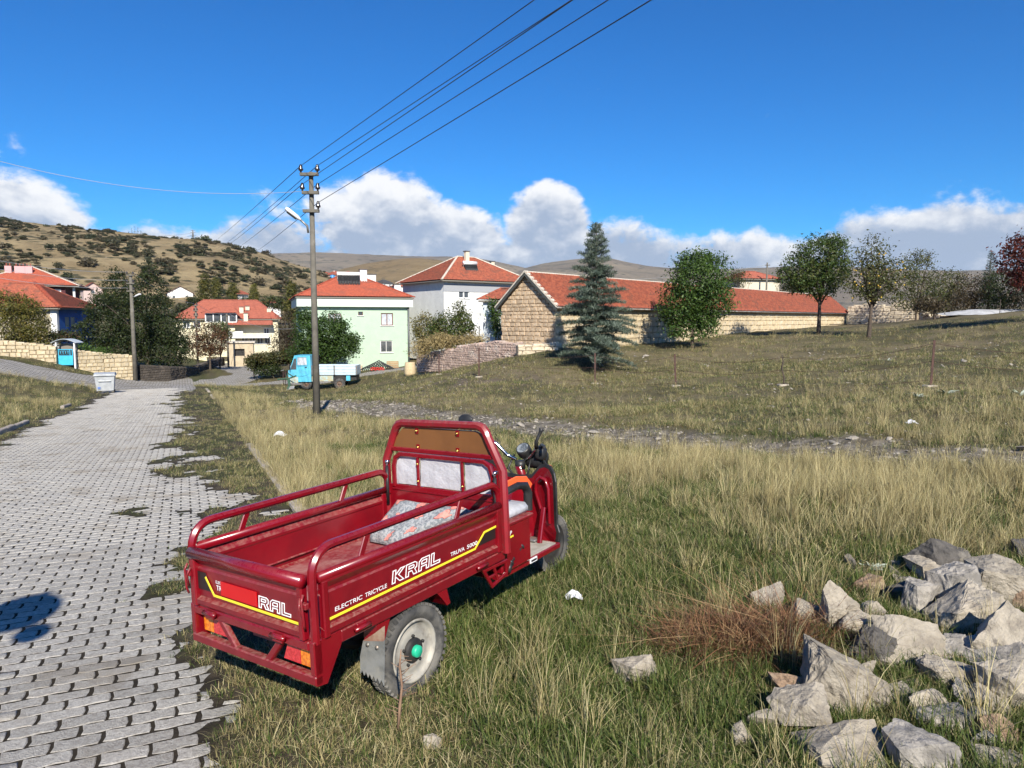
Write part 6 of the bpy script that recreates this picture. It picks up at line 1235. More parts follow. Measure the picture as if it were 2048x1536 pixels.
# a screen of trees in the valley behind the houses
for (u, v, Y, bl, lab, sd) in [(250, 615, 150, [(240, 600, 26, 14), (270, 604, 20, 12)], 'orchard trees behind the walnut', 81), (440, 610, 170, [(450, 604, 22, 9), (425, 606, 18, 8)], 'yellowing hedge below the poplars', 82), (545, 622, 170, [(545, 606, 20, 12), (570, 612, 16, 12)], 'green trees right of the lone poplar', 83), (650, 588, 330, [(645, 582, 26, 5), (700, 584, 26, 5)], 'low hedge line at the hill foot by the pole', 84), (845, 622, 200, [(850, 606, 14, 12), (835, 614, 12, 10)], 'dark trees right of the green house roof', 85), (880, 600, 280, [(880, 590, 30, 8), (850, 588, 20, 6)], 'far tree line left of the white house', 86)]:
    T_('valley_trees', lab, u, v, Y, bl, OL + DK, ncl=260, per=8, leaf=.45, trunk_h=1.5, tr=.12, seed=sd, cr=.7, cat='trees', snap=False)

# low scrub and thorn bushes that mottle the hill (far too many to count)
def hill_scrub():
    r = np.random.default_rng(12); c = bpy.data.collections.new('scrub_shape')
    for i, me in enumerate(SH): c.objects.link(bpy.data.objects.new('scrub_shape_%d' % i, me))
    P = []; 
    while len(P) < 2600:
        u = r.uniform(-60, 800); t = r.uniform(.12, .99); m = fbm(np.array([u / 38.0]), np.array([t * 9.0]), 4, 19)[0]
        if m < .47 + .12 * r.random(): continue
        P.append(HILL(u, t) - Vector((0, 0, .15)))
    n = len(P); s_ = r.lognormal(math.log(.62), .38, n)
    scatter('hill_scrub', np.array(P), np.stack([np.zeros(n), np.zeros(n), r.uniform(0, 6.28, n)], 1), np.stack([s_ * 1.25, s_ * 1.25, s_ * .8], 1), r.integers(0, 6, n), c, 'low dry scrub mottling the hillside between the dark shrubs', 'scrub')
hill_scrub()
for (u, v, Y, bl, lab, sd) in [(205, 606, 180, [(200, 594, 16, 10), (220, 600, 14, 9)], 'small trees by the red roofs left of the walnut', 91), (318, 612, 170, [(315, 600, 18, 11), (335, 606, 12, 9)], 'trees left of the white gabled house', 92), (395, 612, 175, [(388, 603, 12, 8)], 'shrub at the foot of the tallest poplar', 93), (490, 612, 180, [(488, 604, 12, 8), (498, 608, 12, 7)], 'trees between the second poplar clump and the lone poplar', 94), (525, 606, 230, [(528, 598, 18, 8), (550, 600, 14, 7)], 'tree row above the low white house', 95), (608, 612, 200, [(604, 600, 12, 9)], 'tree left of the green house roof on the slope', 96), (740, 574, 380, [(735, 570, 20, 3.5), (770, 572, 14, 3)], 'far hedge below the round hill', 97), (900, 628, 130, [(860, 618, 16, 12), (880, 622, 12, 10)], 'dark trees left of the white house wall', 98)]:
    T_('valley_trees', lab, u, v, Y, bl, OL + DK, ncl=240, per=8, leaf=.4, trunk_h=1.5, tr=.12, seed=sd, cr=.65, cat='trees', snap=False)
# ------------------------------------------------------------------ rubble stones
def ground_hit(u, v):
    lo, hi = 1.5, 90.0; d = ray(u, v)
    for _ in range(40):
        m = (lo + hi) / 2; p = d * m
        if CAM_H + p[2] > hz(p[0], p[1]): lo = m
        else: hi = m
    return lo
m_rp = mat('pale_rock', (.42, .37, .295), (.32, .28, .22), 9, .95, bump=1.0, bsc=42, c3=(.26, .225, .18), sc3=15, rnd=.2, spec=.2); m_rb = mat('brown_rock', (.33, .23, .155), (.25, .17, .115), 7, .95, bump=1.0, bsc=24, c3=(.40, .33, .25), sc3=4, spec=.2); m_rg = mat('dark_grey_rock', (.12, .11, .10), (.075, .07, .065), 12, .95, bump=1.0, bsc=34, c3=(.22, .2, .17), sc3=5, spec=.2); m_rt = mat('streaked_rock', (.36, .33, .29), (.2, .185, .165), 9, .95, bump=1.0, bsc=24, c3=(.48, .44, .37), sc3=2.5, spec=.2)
def rock_mesh(seed, dx, dy, dz, cuts=8, npt=18):
    """a broken block: hull of random corner points, its faces then roughened"""
    import bmesh
    r = random.Random(seed); bm = bmesh.new()
    for _ in range(npt):
        p = Vector((r.uniform(-1, 1), r.uniform(-1, 1), r.uniform(-1, 1))); m = max(abs(p.x), abs(p.y), abs(p.z)); p = p / m * r.uniform(.72, 1.0); bm.verts.new(p)
    res = bmesh.ops.convex_hull(bm, input=bm.verts); bmesh.ops.delete(bm, geom=[g for g in res['geom_interior'] if isinstance(g, bmesh.types.BMVert)], context='VERTS')
    bmesh.ops.subdivide_edges(bm, edges=bm.edges[:], cuts=cuts, use_grid_fill=True); sd = Vector((seed * 1.37, seed * .73, 0))
    for v in bm.verts:
        p = v.co; n = p.normalized(); d = .075 * mnoise.fractal(p * 2.6 + sd, .8, 2.1, 5) + .045 * mnoise.noise(p * 9 + sd) + .02 * mnoise.noise(p * 21 + sd) - .05 * max(0, mnoise.noise(p * 4.2 - sd) - .25); v.co = p + n * d
    for v in bm.verts: v.co = Vector((v.co.x * dx / 1.85, v.co.y * dy / 1.85, v.co.z * dz / 1.85))
    bmesh.ops.recalc_face_normals(bm, faces=bm.faces); me = bpy.data.meshes.new('rubble_stone'); bm.to_mesh(me); bm.free(); return me
ROCKS = [(1274, 1345, 86, 66, 'p', 'cream stone lying alone in the grass left of the rubble pile', .35, 0), (868, 1482, 38, 34, 'p', 'small cream stone at the bottom edge below the tricycle wheel', .1, 0), (1537, 1198, 68, 54, 'p', 'pale lumpy stone at the left tip of the rubble pile', .4, 0), (1606, 1232, 54, 64, 'p', 'pale pitted stone left of the upright slab', -.2, 0),
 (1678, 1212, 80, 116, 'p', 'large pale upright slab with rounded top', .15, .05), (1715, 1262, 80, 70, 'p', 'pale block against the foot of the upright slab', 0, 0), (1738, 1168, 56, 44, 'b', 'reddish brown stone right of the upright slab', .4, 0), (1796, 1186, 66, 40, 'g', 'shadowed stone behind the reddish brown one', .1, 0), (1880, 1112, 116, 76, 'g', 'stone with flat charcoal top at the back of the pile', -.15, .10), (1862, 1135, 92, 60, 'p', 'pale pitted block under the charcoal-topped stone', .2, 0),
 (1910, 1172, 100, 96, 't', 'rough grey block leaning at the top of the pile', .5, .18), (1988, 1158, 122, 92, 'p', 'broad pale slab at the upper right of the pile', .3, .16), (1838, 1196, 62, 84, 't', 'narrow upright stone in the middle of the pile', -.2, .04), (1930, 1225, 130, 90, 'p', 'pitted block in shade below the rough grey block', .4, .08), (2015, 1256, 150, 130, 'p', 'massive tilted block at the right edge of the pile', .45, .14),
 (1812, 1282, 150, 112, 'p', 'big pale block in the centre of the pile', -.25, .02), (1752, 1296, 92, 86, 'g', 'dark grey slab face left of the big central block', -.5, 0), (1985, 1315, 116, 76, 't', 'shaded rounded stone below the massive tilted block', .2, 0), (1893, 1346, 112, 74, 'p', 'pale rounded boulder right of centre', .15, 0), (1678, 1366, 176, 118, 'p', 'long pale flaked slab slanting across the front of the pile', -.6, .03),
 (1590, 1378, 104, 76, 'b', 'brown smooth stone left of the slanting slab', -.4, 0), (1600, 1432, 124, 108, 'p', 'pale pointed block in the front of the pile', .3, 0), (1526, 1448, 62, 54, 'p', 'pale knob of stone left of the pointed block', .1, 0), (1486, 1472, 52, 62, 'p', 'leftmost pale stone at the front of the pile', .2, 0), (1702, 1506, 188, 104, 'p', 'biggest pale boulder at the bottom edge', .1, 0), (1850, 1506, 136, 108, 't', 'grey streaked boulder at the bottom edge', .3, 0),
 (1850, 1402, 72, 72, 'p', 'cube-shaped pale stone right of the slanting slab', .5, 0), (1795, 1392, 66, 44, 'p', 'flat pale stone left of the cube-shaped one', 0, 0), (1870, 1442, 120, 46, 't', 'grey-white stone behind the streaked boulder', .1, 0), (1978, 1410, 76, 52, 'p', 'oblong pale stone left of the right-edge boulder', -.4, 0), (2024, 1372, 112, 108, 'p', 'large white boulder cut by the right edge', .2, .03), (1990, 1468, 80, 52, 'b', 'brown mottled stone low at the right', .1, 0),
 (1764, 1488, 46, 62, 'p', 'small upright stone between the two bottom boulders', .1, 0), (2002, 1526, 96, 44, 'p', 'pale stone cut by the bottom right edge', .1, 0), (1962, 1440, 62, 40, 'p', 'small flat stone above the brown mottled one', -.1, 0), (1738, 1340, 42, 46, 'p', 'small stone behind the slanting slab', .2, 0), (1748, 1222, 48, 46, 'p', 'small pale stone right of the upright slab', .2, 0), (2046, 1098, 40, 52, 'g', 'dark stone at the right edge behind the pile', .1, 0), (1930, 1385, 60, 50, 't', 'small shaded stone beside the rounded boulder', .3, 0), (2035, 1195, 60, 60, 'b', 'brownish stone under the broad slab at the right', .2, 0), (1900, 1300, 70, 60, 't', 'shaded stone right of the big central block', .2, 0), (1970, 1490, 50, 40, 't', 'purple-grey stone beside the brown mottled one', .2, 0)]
for i, (u, v, w, h, c, lab, rz_, lift) in enumerate(ROCKS):
    Y = ground_hit(u, v + h * .42); Y = Y - (.0 if lift == 0 else lift * 1.0); k = Y / F_PX; dx, dz, dy = w * k * 1.06, h * k * (.92 if h > w * .8 else .98), w * k * .78
    o = link('rubble_stone', rock_mesh(300 + i, dx, dy, dz), None, {'p': m_rp, 'b': m_rb, 'g': m_rg, 't': m_rt}[c]); p = at(u, v, Y + dy * .3); gz_ = hz(p[0], p[1]); o.location = (p[0], p[1], max(p[2], gz_ + dz * .28)); o.rotation_euler = (0.12 * math.sin(i * 3.1), rz_ * -.8 if c != 'x' else 0, .4 * math.sin(i * 1.7)); tag(o, lab, 'stone', 'rubble stones')
# smaller broken pieces between and around the blocks
_sm = [rock_mesh(700 + i, 1, .8, .6, 2, 12) for i in range(8)]
for me in _sm: me.materials.append(m_rp if _sm.index(me) % 4 else m_rt)
r = random.Random(77)
for i in range(95):
    t_ = r.random(); u = r.uniform(1470 + 260 * (1 - t_) ** 1.2, 2046); v = 1120 + 400 * t_ + r.uniform(-20, 20)
    if v < 1330 and u < 1560 + (1330 - v) * .1: continue
    Y = ground_hit(u, v); p = at(u, v, Y); s_ = r.uniform(16, 46) * Y / F_PX; o = bpy.data.objects.new('small_stone', _sm[i % 8]); COL.objects.link(o); o.location = (p[0], p[1], hz(p[0], p[1]) + s_ * .15); o.scale = (s_, s_, s_); o.rotation_euler = (r.uniform(-.5, .5), r.uniform(-.5, .5), r.uniform(0, 6.28)); tag(o, 'small broken stone wedged among the bigger blocks of the rubble pile', 'stone', 'small rubble stones')
# unseen discs on a pole, added only to cast the left-edge shadow on the pavers
sp_ = Vector((float(at(42, 1225, ground_hit(42, 1225))[0]), float(ground_hit(42, 1225)), 0)); sp_.z = hz(sp_.x, sp_.y); tp = sp_ + SUN_DIR * 6.0
rs = empty('shadow_caster', (tp.x, tp.y, hz(tp.x, tp.y)), label='made-up discs on a pole behind the viewer, added only to cast a shadow', cat='shadow caster'); h_ = tp.z - rs.location.z
b = MB(); b.rod([(0, .05, -.2), (0, .05, h_ + .25)], .03, 8); b.build('pole', m_steel, rs); b = MB(); b.lathe([(0, -.01), (.26, -.01), (.26, .01), (0, .01)], (0, 0, h_), 'Y', 24); b.build('disc', m_wht, rs); b = MB(); b.lathe([(0, -.01), (.11, -.01), (.11, .01), (0, .01)], (.27, 0, h_ - .26), 'Y', 16); b.build('small_disc', m_wht, rs)
# ------------------------------------------------------------------ litter and weeds
def rag(name, label, u, v, w, mm, seed, cat='litter'):
    Y = ground_hit(u, v); k = Y / F_PX; n = 9; b = MB(); r = random.Random(seed); s = w * k; vs = []
    for i in range(n):
        for j in range(n):
            x, y = (i / (n - 1) - .5) * s, (j / (n - 1) - .5) * s * .8; d = max(0, 1 - (x * x + y * y) / (s * s * .25)); vs.append((x * (1 + r.uniform(-.1, .1)), y, .42 * s * d * r.uniform(.5, 1.1) + r.uniform(0, .06) * s))
    b.add(vs, [(i * n + j, (i + 1) * n + j, (i + 1) * n + j + 1, i * n + j + 1) for i in range(n - 1) for j in range(n - 1)]); o = b.build(name, mm); p = at(u, v, Y); o.location = (p[0], p[1], hz(p[0], p[1]) + .03); md = o.modifiers.new('t', 'SOLIDIFY'); md.thickness = .004; return tag(o, label, cat)
m_bag = mat('white_film', (.74, .75, .77), (.6, .62, .66), 9, .3, coat=.2)
rag('plastic_bag', 'crumpled white plastic bag in the grass right of the tricycle', 1147, 1202, 34, m_bag, 1); rag('plastic_bag', 'white plastic bag in the grass left of the headboard', 560, 874, 24, m_bag, 2); rag('plastic_bag', 'pale plastic scrap on the field below the fence', 1823, 850, 20, m_bag, 3)
m_th = mat('thistle_leaf', (.40, .44, .36), (.3, .34, .26), 8, .8)
for (u, v, s, lab) in [(1892, 790, .34, 'larger pale spiky thistle by the right fence post'), (1833, 795, .26, 'smaller pale spiky thistle left of the fence post'), (2040, 792, .26, 'pale spiky thistle at the right edge'), (1775, 722, .24, 'spiky thistle behind the fence'), (1742, 1140, .10, 'small pale blue-green thistle in front of the charcoal-topped stone')]:
    Y = ground_hit(u, v); p = at(u, v, Y); e = empty('thistle', p, label=lab, cat='plant'); r = random.Random(u)
    for k in range(12):
        a = k * .55 + r.uniform(-.2, .2); L = s * r.uniform(.6, 1.1); up = r.uniform(.3, 1.0); b = MB(); d = Vector((math.cos(a), math.sin(a), 0)); sd = Vector((-d.y, d.x, 0)); pts = [(0, .012), (.35, .06), (.7, .045), (1, .004)]; vs = []
        for (t, w) in pts: c = d * L * t + Vector((0, 0, L * up * t * (1 - .45 * t))); vs += [c - sd * w * L * 1.6, c + sd * w * L * 1.6 + Vector((0, 0, .01))]
        b.add(vs, [(2 * i, 2 * i + 1, 2 * i + 3, 2 * i + 2) for i in range(3)]); b.build('leaf', m_th, e)
# dry thorny stem before the rear wheel
st_ = empty('dry_thorn_stem', A(795, 1385, 3.22), label='dry thorny stalk standing in front of the rear wheel', cat='plant'); st_.location.z = hz(st_.location.x, st_.location.y); b = MB(); m_tw = mat('dry_twig', (.30, .19, .12), (.2, .12, .08), 14, .9); pts = [(0, 0, 0), (.01, 0, .12), (.022, 0, .22), (.012, 0, .32), (.02, 0, .40)]; b.rod(pts, .006, 6, scales=[1.2, 1.2, 1, .9, .4]); b.build('stem', m_tw, st_); r = random.Random(3)
for k in range(16): z = .06 + .33 * k / 16; a = r.choice((-1, 1)) * r.uniform(.3, 1.0); L = r.uniform(.05, .12); b = MB(); b.rod([(.015, 0, z), (.015 + math.sin(a) * L, r.uniform(-.04, .02), z + L * r.uniform(-.1, .7))], .0022, 4, scales=[1, .4]); b.build('thorn', m_tw, st_)
# ------------------------------------------------------------------ wire fence
fe = empty('wire_fence', A(1190, 768, 30), label='barbed wire fence on rusty iron posts across the field', cat='fence'); m_rust = mat('rusty_iron', (.09, .045, .035), (.055, .03, .025), 9, .85, bump=.3, bsc=30); FP = [(878, 752, 708, 40, 0), (958, 756, 695, 33, 0), (1190, 769, 706, 30, 0), (1352, 776, 708, 27, -3), (1566, 776, 710, 24, -2), (1860, 773, 680, 20, 8), (2300, 790, 690, 18.5, 0)]; tops = []
for k, (u, vb, vt, Y, ln) in enumerate(FP):
    p, t = A(u, vb, Y), A(u + ln, vt, Y); g = hz(p.x, p.y); p.z = min(p.z, g); b = MB(); o_ = fe.location
    if k == 4: b.rod([p - o_ - Vector((0, 0, .2)), p.lerp(t, .3) - o_ + Vector((.05, 0, 0)), p.lerp(t, .6) - o_ - Vector((.02, 0, 0)), p.lerp(t, .8) - o_ + Vector((.03, 0, 0)), t - o_], .03, 6, scales=[1.3, 1, 1, .8, .6])
    else: b.tube([p - o_ - Vector((0, 0, .2)), t - o_], [(-.032, -.032), (.032, -.032), (.032, -.018), (-.018, -.018), (-.018, .032), (-.032, .032)], (0, 1, 0))
    b.build('post', m_rust if k != 4 else m_bark, fe); tops.append((p, t))
    b = MB(); b.box((p.x - o_.x, p.y - o_.y, g - o_.z + .0), (.34, .3, .1), None, .03); b.build('footing', m_rp, fe)
for (p0, t0), (p1, t1) in zip(tops[:-1], tops[1:]):
    for f in (.15, .55, .93):
        a, c = p0.lerp(t0, f), p1.lerp(t1, f); n = 10; pts = [a.lerp(c, i / n) - Vector((0, 0, (.12 + .1 * f) * 4 * (i / n) * (1 - i / n))) - fe.location for i in range(n + 1)]; b = MB(); b.rod(pts, .006, 4)
        m = int((c - a).length / .35)
        for i in range(1, m):
            t = i / m * n; k = min(int(t), n - 1); q = pts[k].lerp(pts[k + 1], t - k); b.rod([q + Vector((-.02, 0, -.03)), q + Vector((.02, 0, .03))], .004, 3, False); 
        o = b.build('wire', m_rust, fe); o['kind'] = 'stuff'
# ------------------------------------------------------------------ poles, wires, pylons
m_conc = mat('pole_concrete', (.15, .138, .112), (.115, .105, .086), 3, .9, bump=.3, bsc=25, c3=(.22, .2, .17), sc3=1.5); m_ins = mat('brown_insulator', (.03, .022, .02), None, rough=.2, coat=.5); m_wire = mat('dark_wire', (.03, .03, .035), None, rough=.6); m_cable = mat('grey_cable', (.3, .31, .33), None, rough=.5); m_lamp = mat('lamp_housing', (.72, .73, .73), None, rough=.35)
def upole(name, label, u, vb, vt, Y, w0, w1, arms, lamp=None, group=None):
    p = A(u, vb, Y); g = hz(p.x, p.y); p.z = min(g, p.z); zt = pxz(vt, Y); e = empty(name, p, label=label, cat='utility pole', group=group); H = zt - p.z; k = Y / F_PX; b = MB()
    b.rod([(0, 0, -.3), (0, 0, H)], 1.0, 14, scales=[w0 * k / 2, w1 * k / 2]); b.build('shaft', m_conc, e); att = []
    for (v, ul, ur, ins) in arms:
        z = pxz(v, Y) - p.z; b = MB(); b.span(((ul - u) * k, -.2, z - .05), ((ur - u) * k, -.1, z + .05), .01); am = b.build('cross_arm', m_conc, e)
        for ui in ins:
            x = (ui - u) * k; b = MB(); b.lathe([(0, .05), (.03, .06), (.03, .1), (.075, .12), (.08, .16), (.05, .2), (.06, .24), (.03, .3), (0, .31)], (x, -.15, z), 'Z', 10); b.build('insulator', m_ins, am); att.append(p + Vector((x, -.15, z + .26)))
    if lamp:
        (ua, va, ub, vb_, uc, vc) = lamp; f = lambda uu, vv, dy: Vector(((uu - u) * k, dy, pxz(vv, Y) - p.z)); b = MB(); b.rod([f(ua, va, -.12), f(ua + (ub - ua) * .1, va + (vb_ - va) * .55, -.14), f(ub, vb_, -.25)], .035, 7); ar = b.build('lamp_arm', m_steel, e)
        a, c = f(ub, vb_, -.25), f(uc, vc, -.4); d = (c - a); up = Vector((0, 0, 1)); b = MB(); b.tube([a, a + d * .25, a + d * .85, c], rrect(.24, .13, .04), up, scales=[.4, .95, 1, .7]); b.build('lamp_head', m_lamp, e, 50); b = MB(); b.tube([a + d * .3 - Vector((0, 0, .075)), a + d * .9 - Vector((0, 0, .075))], rrect(.2, .05, .02), up); b.build('lamp_glass', m_blk, ar)
    return e, att
P1, at1 = upole('utility_pole', 'concrete power pole with three cross-arms and lamp behind the tricycle', 634, 833, 352, 23, 15, 8.5, [(358, 615, 651, (617, 649)), (393, 618, 651, (619, 649)), (428, 619, 651, (649,))], (628, 470, 616, 446, 590, 425))
P2, at2 = upole('utility_pole', 'concrete pole with lamp beside the cream wall at the left', 271, 763, 550, 57, 9, 5.5, [(552, 264, 280, (266, 278)), (568, 264, 280, (266, 278)), (583, 264, 280, (266, 278))], (275, 594, 281, 594, 294, 589))
P3, at3 = upole('utility_pole', 'thin pole with short arms before the cream building', 396, 735, 610, 76, 4.5, 3.5, [(612, 392, 402, (394, 400)), (622, 392, 402, (394, 400)), (632, 392, 402, (394, 400))]); P4, at4 = upole('utility_pole', 'thin grey pole at the end of the dark lane wall', 457, 732, 628, 86, 4, 3.5, [(631, 456, 463, (462,))])
def wire(label, a, b_, sag, r=.006, mm=None, name='power_wire'):
    a, b_ = Vector(a), Vector(b_); n = 24; q = MB(); q.rod([a.lerp(b_, i / n) - Vector((0, 0, sag * 4 * (i / n) * (1 - i / n))) - a for i in range(n + 1)], r, 5); o = q.build(name, mm or m_wire); o.location = a; return tag(o, label, 'wire', 'overhead wires')
NM = ['topmost left', 'topmost right', 'middle left', 'middle right', 'lowest right']
for i, (u, v, ux) in enumerate([(1068, 0, 395), (1143, 0, 418), (1139, 4, 424), (1216, 0, 446), (1302, 0, 484)]):
    a = at1[i]; z1 = a.z + .35; d = ray(u, v); Y1 = (z1 - CAM_H) / d[2]; p1 = Vector(d * Y1) + Vector((0, 0, CAM_H)); wire('dark wire from the %s insulator of the pole rising over the field' % NM[i], a, a + (p1 - a) * 2.4, .0, .009)
    wire('dark wire from the %s insulator of the pole running to the hill' % NM[i], a, A(ux, 495 + (ux - 395) * .14, 300), 1.2, .012)
wire('pale sagging service cable from the pole to the left edge', at1[2] - Vector((.05, 0, .22)), A(-60, 306, 21), .45, .008, m_cable)
for i, (v, d) in enumerate([(514, 'upper'), (531, 'middle'), (549, 'lower')]): wire('%s pale wire from the left pole to the left edge' % d, at2[i * 2], A(-40, v, 50), .3, .014, m_cable)
wire('pale wire from the left pole to the thin pole', at2[1], at3[0], .5, .014, m_cable); wire('pale wire sagging from the thin pole to the lane pole', at3[1], at4[0], .5, .016, m_cable); wire('pale wire sagging from the lane pole to the green house', at4[0], A(596, 656, 61), .7, .016, m_cable); wire('pale wire behind the leafy tree above the barn roof', A(1250, 560, 110), A(1535, 530, 112), .3, .025, m_cable)
upole('utility_pole', 'small pole beside the red roofed house behind the barn', 1533, 575, 527, 104, 4, 3, [(532, 1528, 1538, ())])
def pylon(label, u, vb, vt, Y, w):
    p = A(u, vb, Y); k = Y / F_PX; H = (vb - vt) * k; e = empty('pylon', p - Vector((0, 0, 1)), label=label, cat='pylon', group='hilltop pylons'); b = MB(); hw = lambda t: w * k * (.5 - .42 * min(1, t * 1.25)); r = .13
    for sx in (-1, 1):
        for sy in (-1, 1): b.rod([(sx * hw(0), sy * hw(0), 0), (sx * hw(.8), sy * hw(.8), H * .8 + 1), (sx * hw(.8) * .5, sy * hw(.8) * .5, H + 1)], r, 4)
    for i in range(6):
        t0, t1 = i / 7, (i + 1) / 7
        for s in (-1, 1): b.rod([(-hw(t0) * s, -hw(t0), H * t0), (hw(t1) * s, -hw(t1), H * t1)], r * .6, 3); b.rod([(-hw(t0) * s, hw(t0), H * t0), (hw(t1) * s, hw(t1), H * t1)], r * .6, 3)
    b.build('lattice', m_steel, e)
    for (t, L) in ((.72, .75), (.86, .6), (.97, .45)): b = MB(); b.rod([(-w * k * L, 0, H * t + 1), (w * k * L, 0, H * t + 1)], r * .9, 4); b.build('cross_arm', m_steel, e)
pylon('lattice pylon on the hill crest in the left third', 387, 497, 461, 470, 9); pylon('lattice pylon on the hill crest at the left edge', 24, 474, 436, 470, 8)
for v in (446, 452): wire('faint %s line strung between the two hilltop pylons' % ('upper' if v == 446 else 'lower'), A(24, v - 6, 470), A(387, v + 20, 470), 6, .05)
# ------------------------------------------------------------------ waste container
p = A(212, 783, 40); p.z = hz(p.x, p.y); bi = empty('waste_container', p, R(24), 'dented pale grey waste container on wheels at the left kerb', 'waste container'); mgv = mat('galvanised_sheet', (.52, .54, .55), (.44, .46, .47), 5, .45, metal=.3, grime=.15); b = MB(); tv = [(-.42, -.38, .13), (.42, -.38, .13), (.42, .38, .13), (-.42, .38, .13), (-.5, -.46, .85), (.5, -.46, .85), (.5, .46, .85), (-.5, .46, .85)]; b.add(tv, [(0, 3, 2, 1), (0, 1, 5, 4), (1, 2, 6, 5), (2, 3, 7, 6), (3, 0, 4, 7)]); b.build('body', mgv, bi)
b = MB(); b.tube([(-.52, -.5, .86), (.52, -.5, .86), (.52, .5, .86), (-.52, .5, .86)], rrect(.05, .06, .01), (0, 0, 1), True); b.build('rim', mgv, bi); b = MB(); b.tube([(-.52, 0, .9), (.52, 0, .9)], [(-.5, -.02), (.5, -.02), (.5, .03), (.2, .08), (-.2, .08), (-.5, .03)], (0, 0, 1)); b.build('lid', mgv, bi); b = MB(); b.tube([(-.3, -.44, .62), (-.3, -.52, .6), (.3, -.52, .6), (.3, -.44, .62)], rrect(.03, .03, .008)); b.build('lifting_bar', mgv, bi)
b = MB(); b.span((-.36, -.438, .22), (-.22, -.42, .32)); b.build('sticker', mat('blue_sticker', (.12, .2, .45), None, rough=.5), bi)
for x in (-.38, .38):
    for y in (-.33, .33): b = MB(); b.lathe([(.0, -.025), (.075, -.025), (.08, 0), (.075, .025), (0, .025)], (x, y, .08), 'Y', 10); b.build('wheel', m_rub, bi)
bi.scale = (.98, .98, 1.18)
# ------------------------------------------------------------------ blue truck (x to the right, seen from its left side)
k = 50 / F_PX; p = A(578, 786, 50); p.z = hz(-13.2, 50.5) + .02; tk = empty('blue_truck', p, R(2), 'old light blue cab-over truck with pale drop-side bed behind the pole', 'truck'); mbl = mat('sky_blue_cab_paint', (.10, .48, .66), (.09, .42, .58), 3, .45, coat=.2, grime=.2); mpb = mat('faded_blue_bed_paint', (.50, .60, .66), (.43, .52, .58), 3, .55, grime=.12); mry = mat('flaking_blue_paint', (.36, .50, .50), (.4, .35, .2), 6, .7, grime=.4)
X = lambda u: (u - 578) * k; Z = lambda v: (786.4 - v) * k; WD = 1.75
prof = [(X(578), Z(771)), (X(577.5), Z(748)), (X(580.5), Z(747)), (X(590.5), Z(718)), (X(621.5), Z(718)), (X(623), Z(748)), (X(623), Z(771))]
b = MB(); n = len(prof); b.plate([(x, .0, z) for x, z in prof], (0, 1, 0), WD); cabo = b.build('cab', mbl, tk)
b = MB(); b.plate([(X(596), -.025, Z(737)), (X(597), -.025, Z(722)), (X(614), -.025, Z(722)), (X(615), -.025, Z(737))], (0, 1, 0), .03); b.build('side_window', m_curtain, tk); b = MB(); b.tube([(X(595), -.03, Z(738)), (X(596.5), -.03, Z(721)), (X(615), -.03, Z(721)), (X(616), -.03, Z(738))], rrect(.05, .05, .012), (0, 1, 0), True); b.build('window_frame', mbl, tk)
b = MB(); b.plate([(X(582.5), -.02, Z(746)), (X(590), -.02, Z(724)), (X(594), -.02, Z(724)), (X(594), -.02, Z(746))], (0, 1, 0), .03); b.build('quarter_window', m_glass, tk)
b = MB(); b.plate([(X(581.5) - .03, .15, Z(745)), (X(590) - .03, .15, Z(720.5)), (X(590) - .03, WD - .15, Z(720.5)), (X(581.5) - .03, WD - .15, Z(745))], (1, 0, .3), .03); b.build('windscreen', m_glass, tk)
b = MB(); b.tube([(X(595), -.012, Z(759)), (X(595), -.012, Z(720)), (X(618), -.012, Z(720)), (X(618), -.012, Z(755)), (X(607), -.012, Z(759))], rrect(.02, .03, .004), (0, 1, 0), True); dr = b.build('door', mbl, tk); b = MB(); b.span((X(611), -.05, Z(742.5)), (X(615), -.01, Z(741))); b.build('handle', m_blk, dr)
b = MB(); b.span((X(578), -.012, Z(773)), (X(597), -.001, Z(761))); b.span((X(578) - .06, .0, Z(773)), (X(578) - .003, WD, Z(764))); b.build('bumper', mry, tk)
b = MB(); b.lathe([(0, -.05), (.1, -.04), (.12, 0)], (X(578) - .005, .28, Z(757)), 'X', 12); b.build('headlight', m_curtain, tk); b = MB(); b.lathe([(0, -.05), (.1, -.04), (.12, 0)], (X(578) - .005, WD - .28, Z(757)), 'X', 12); b.build('headlight', m_curtain, tk)
b = MB(); b.rod([(X(586), -.05, Z(738)), (X(583), -.3, Z(736))], .015, 5); b.box((X(583), -.3, Z(741)), (.05, .16, .3), None, .02); b.build('mirror', m_blk, tk)
b = MB(); b.span((X(624.5), .05, Z(757)), (X(713.5), .1, Z(738.5)), .01); b.span((X(624.5), WD - .1, Z(757)), (X(713.5), WD - .05, Z(738.5)), .01); b.span((X(624.5), .1, Z(757)), (X(626), WD - .1, Z(738.5))); b.span((X(712), .1, Z(757)), (X(713.5), WD - .1, Z(738.5))); b.span((X(624.5), .06, Z(757.5)), (X(713.5), WD - .06, Z(755.5))); b.build('bed', mpb, tk)
for v in (739.6, 745.5, 752): b = MB(); b.span((X(626), .028, Z(v) - .035), (X(713), .052, Z(v) + .035), .008); b.build('bed_rib', mpb, tk)
for u in (625, 669, 713): b = MB(); b.span((X(u) - .05, .02, Z(757)), (X(u) + .05, .07, Z(738)), .008); b.build('bed_post', m_steel, tk)
b = MB(); b.span((X(600), .3, Z(768)), (X(712), WD - .3, Z(758.5))); b.build('chassis', m_under, tk); b = MB(); b.span((X(624), .1, Z(770)), (X(666), .25, Z(759))); b.build('side_skirt', mry, tk); b = MB(); b.span((X(692), .12, Z(769)), (X(700), .4, Z(759))); b.build('rear_box', mbl, tk)
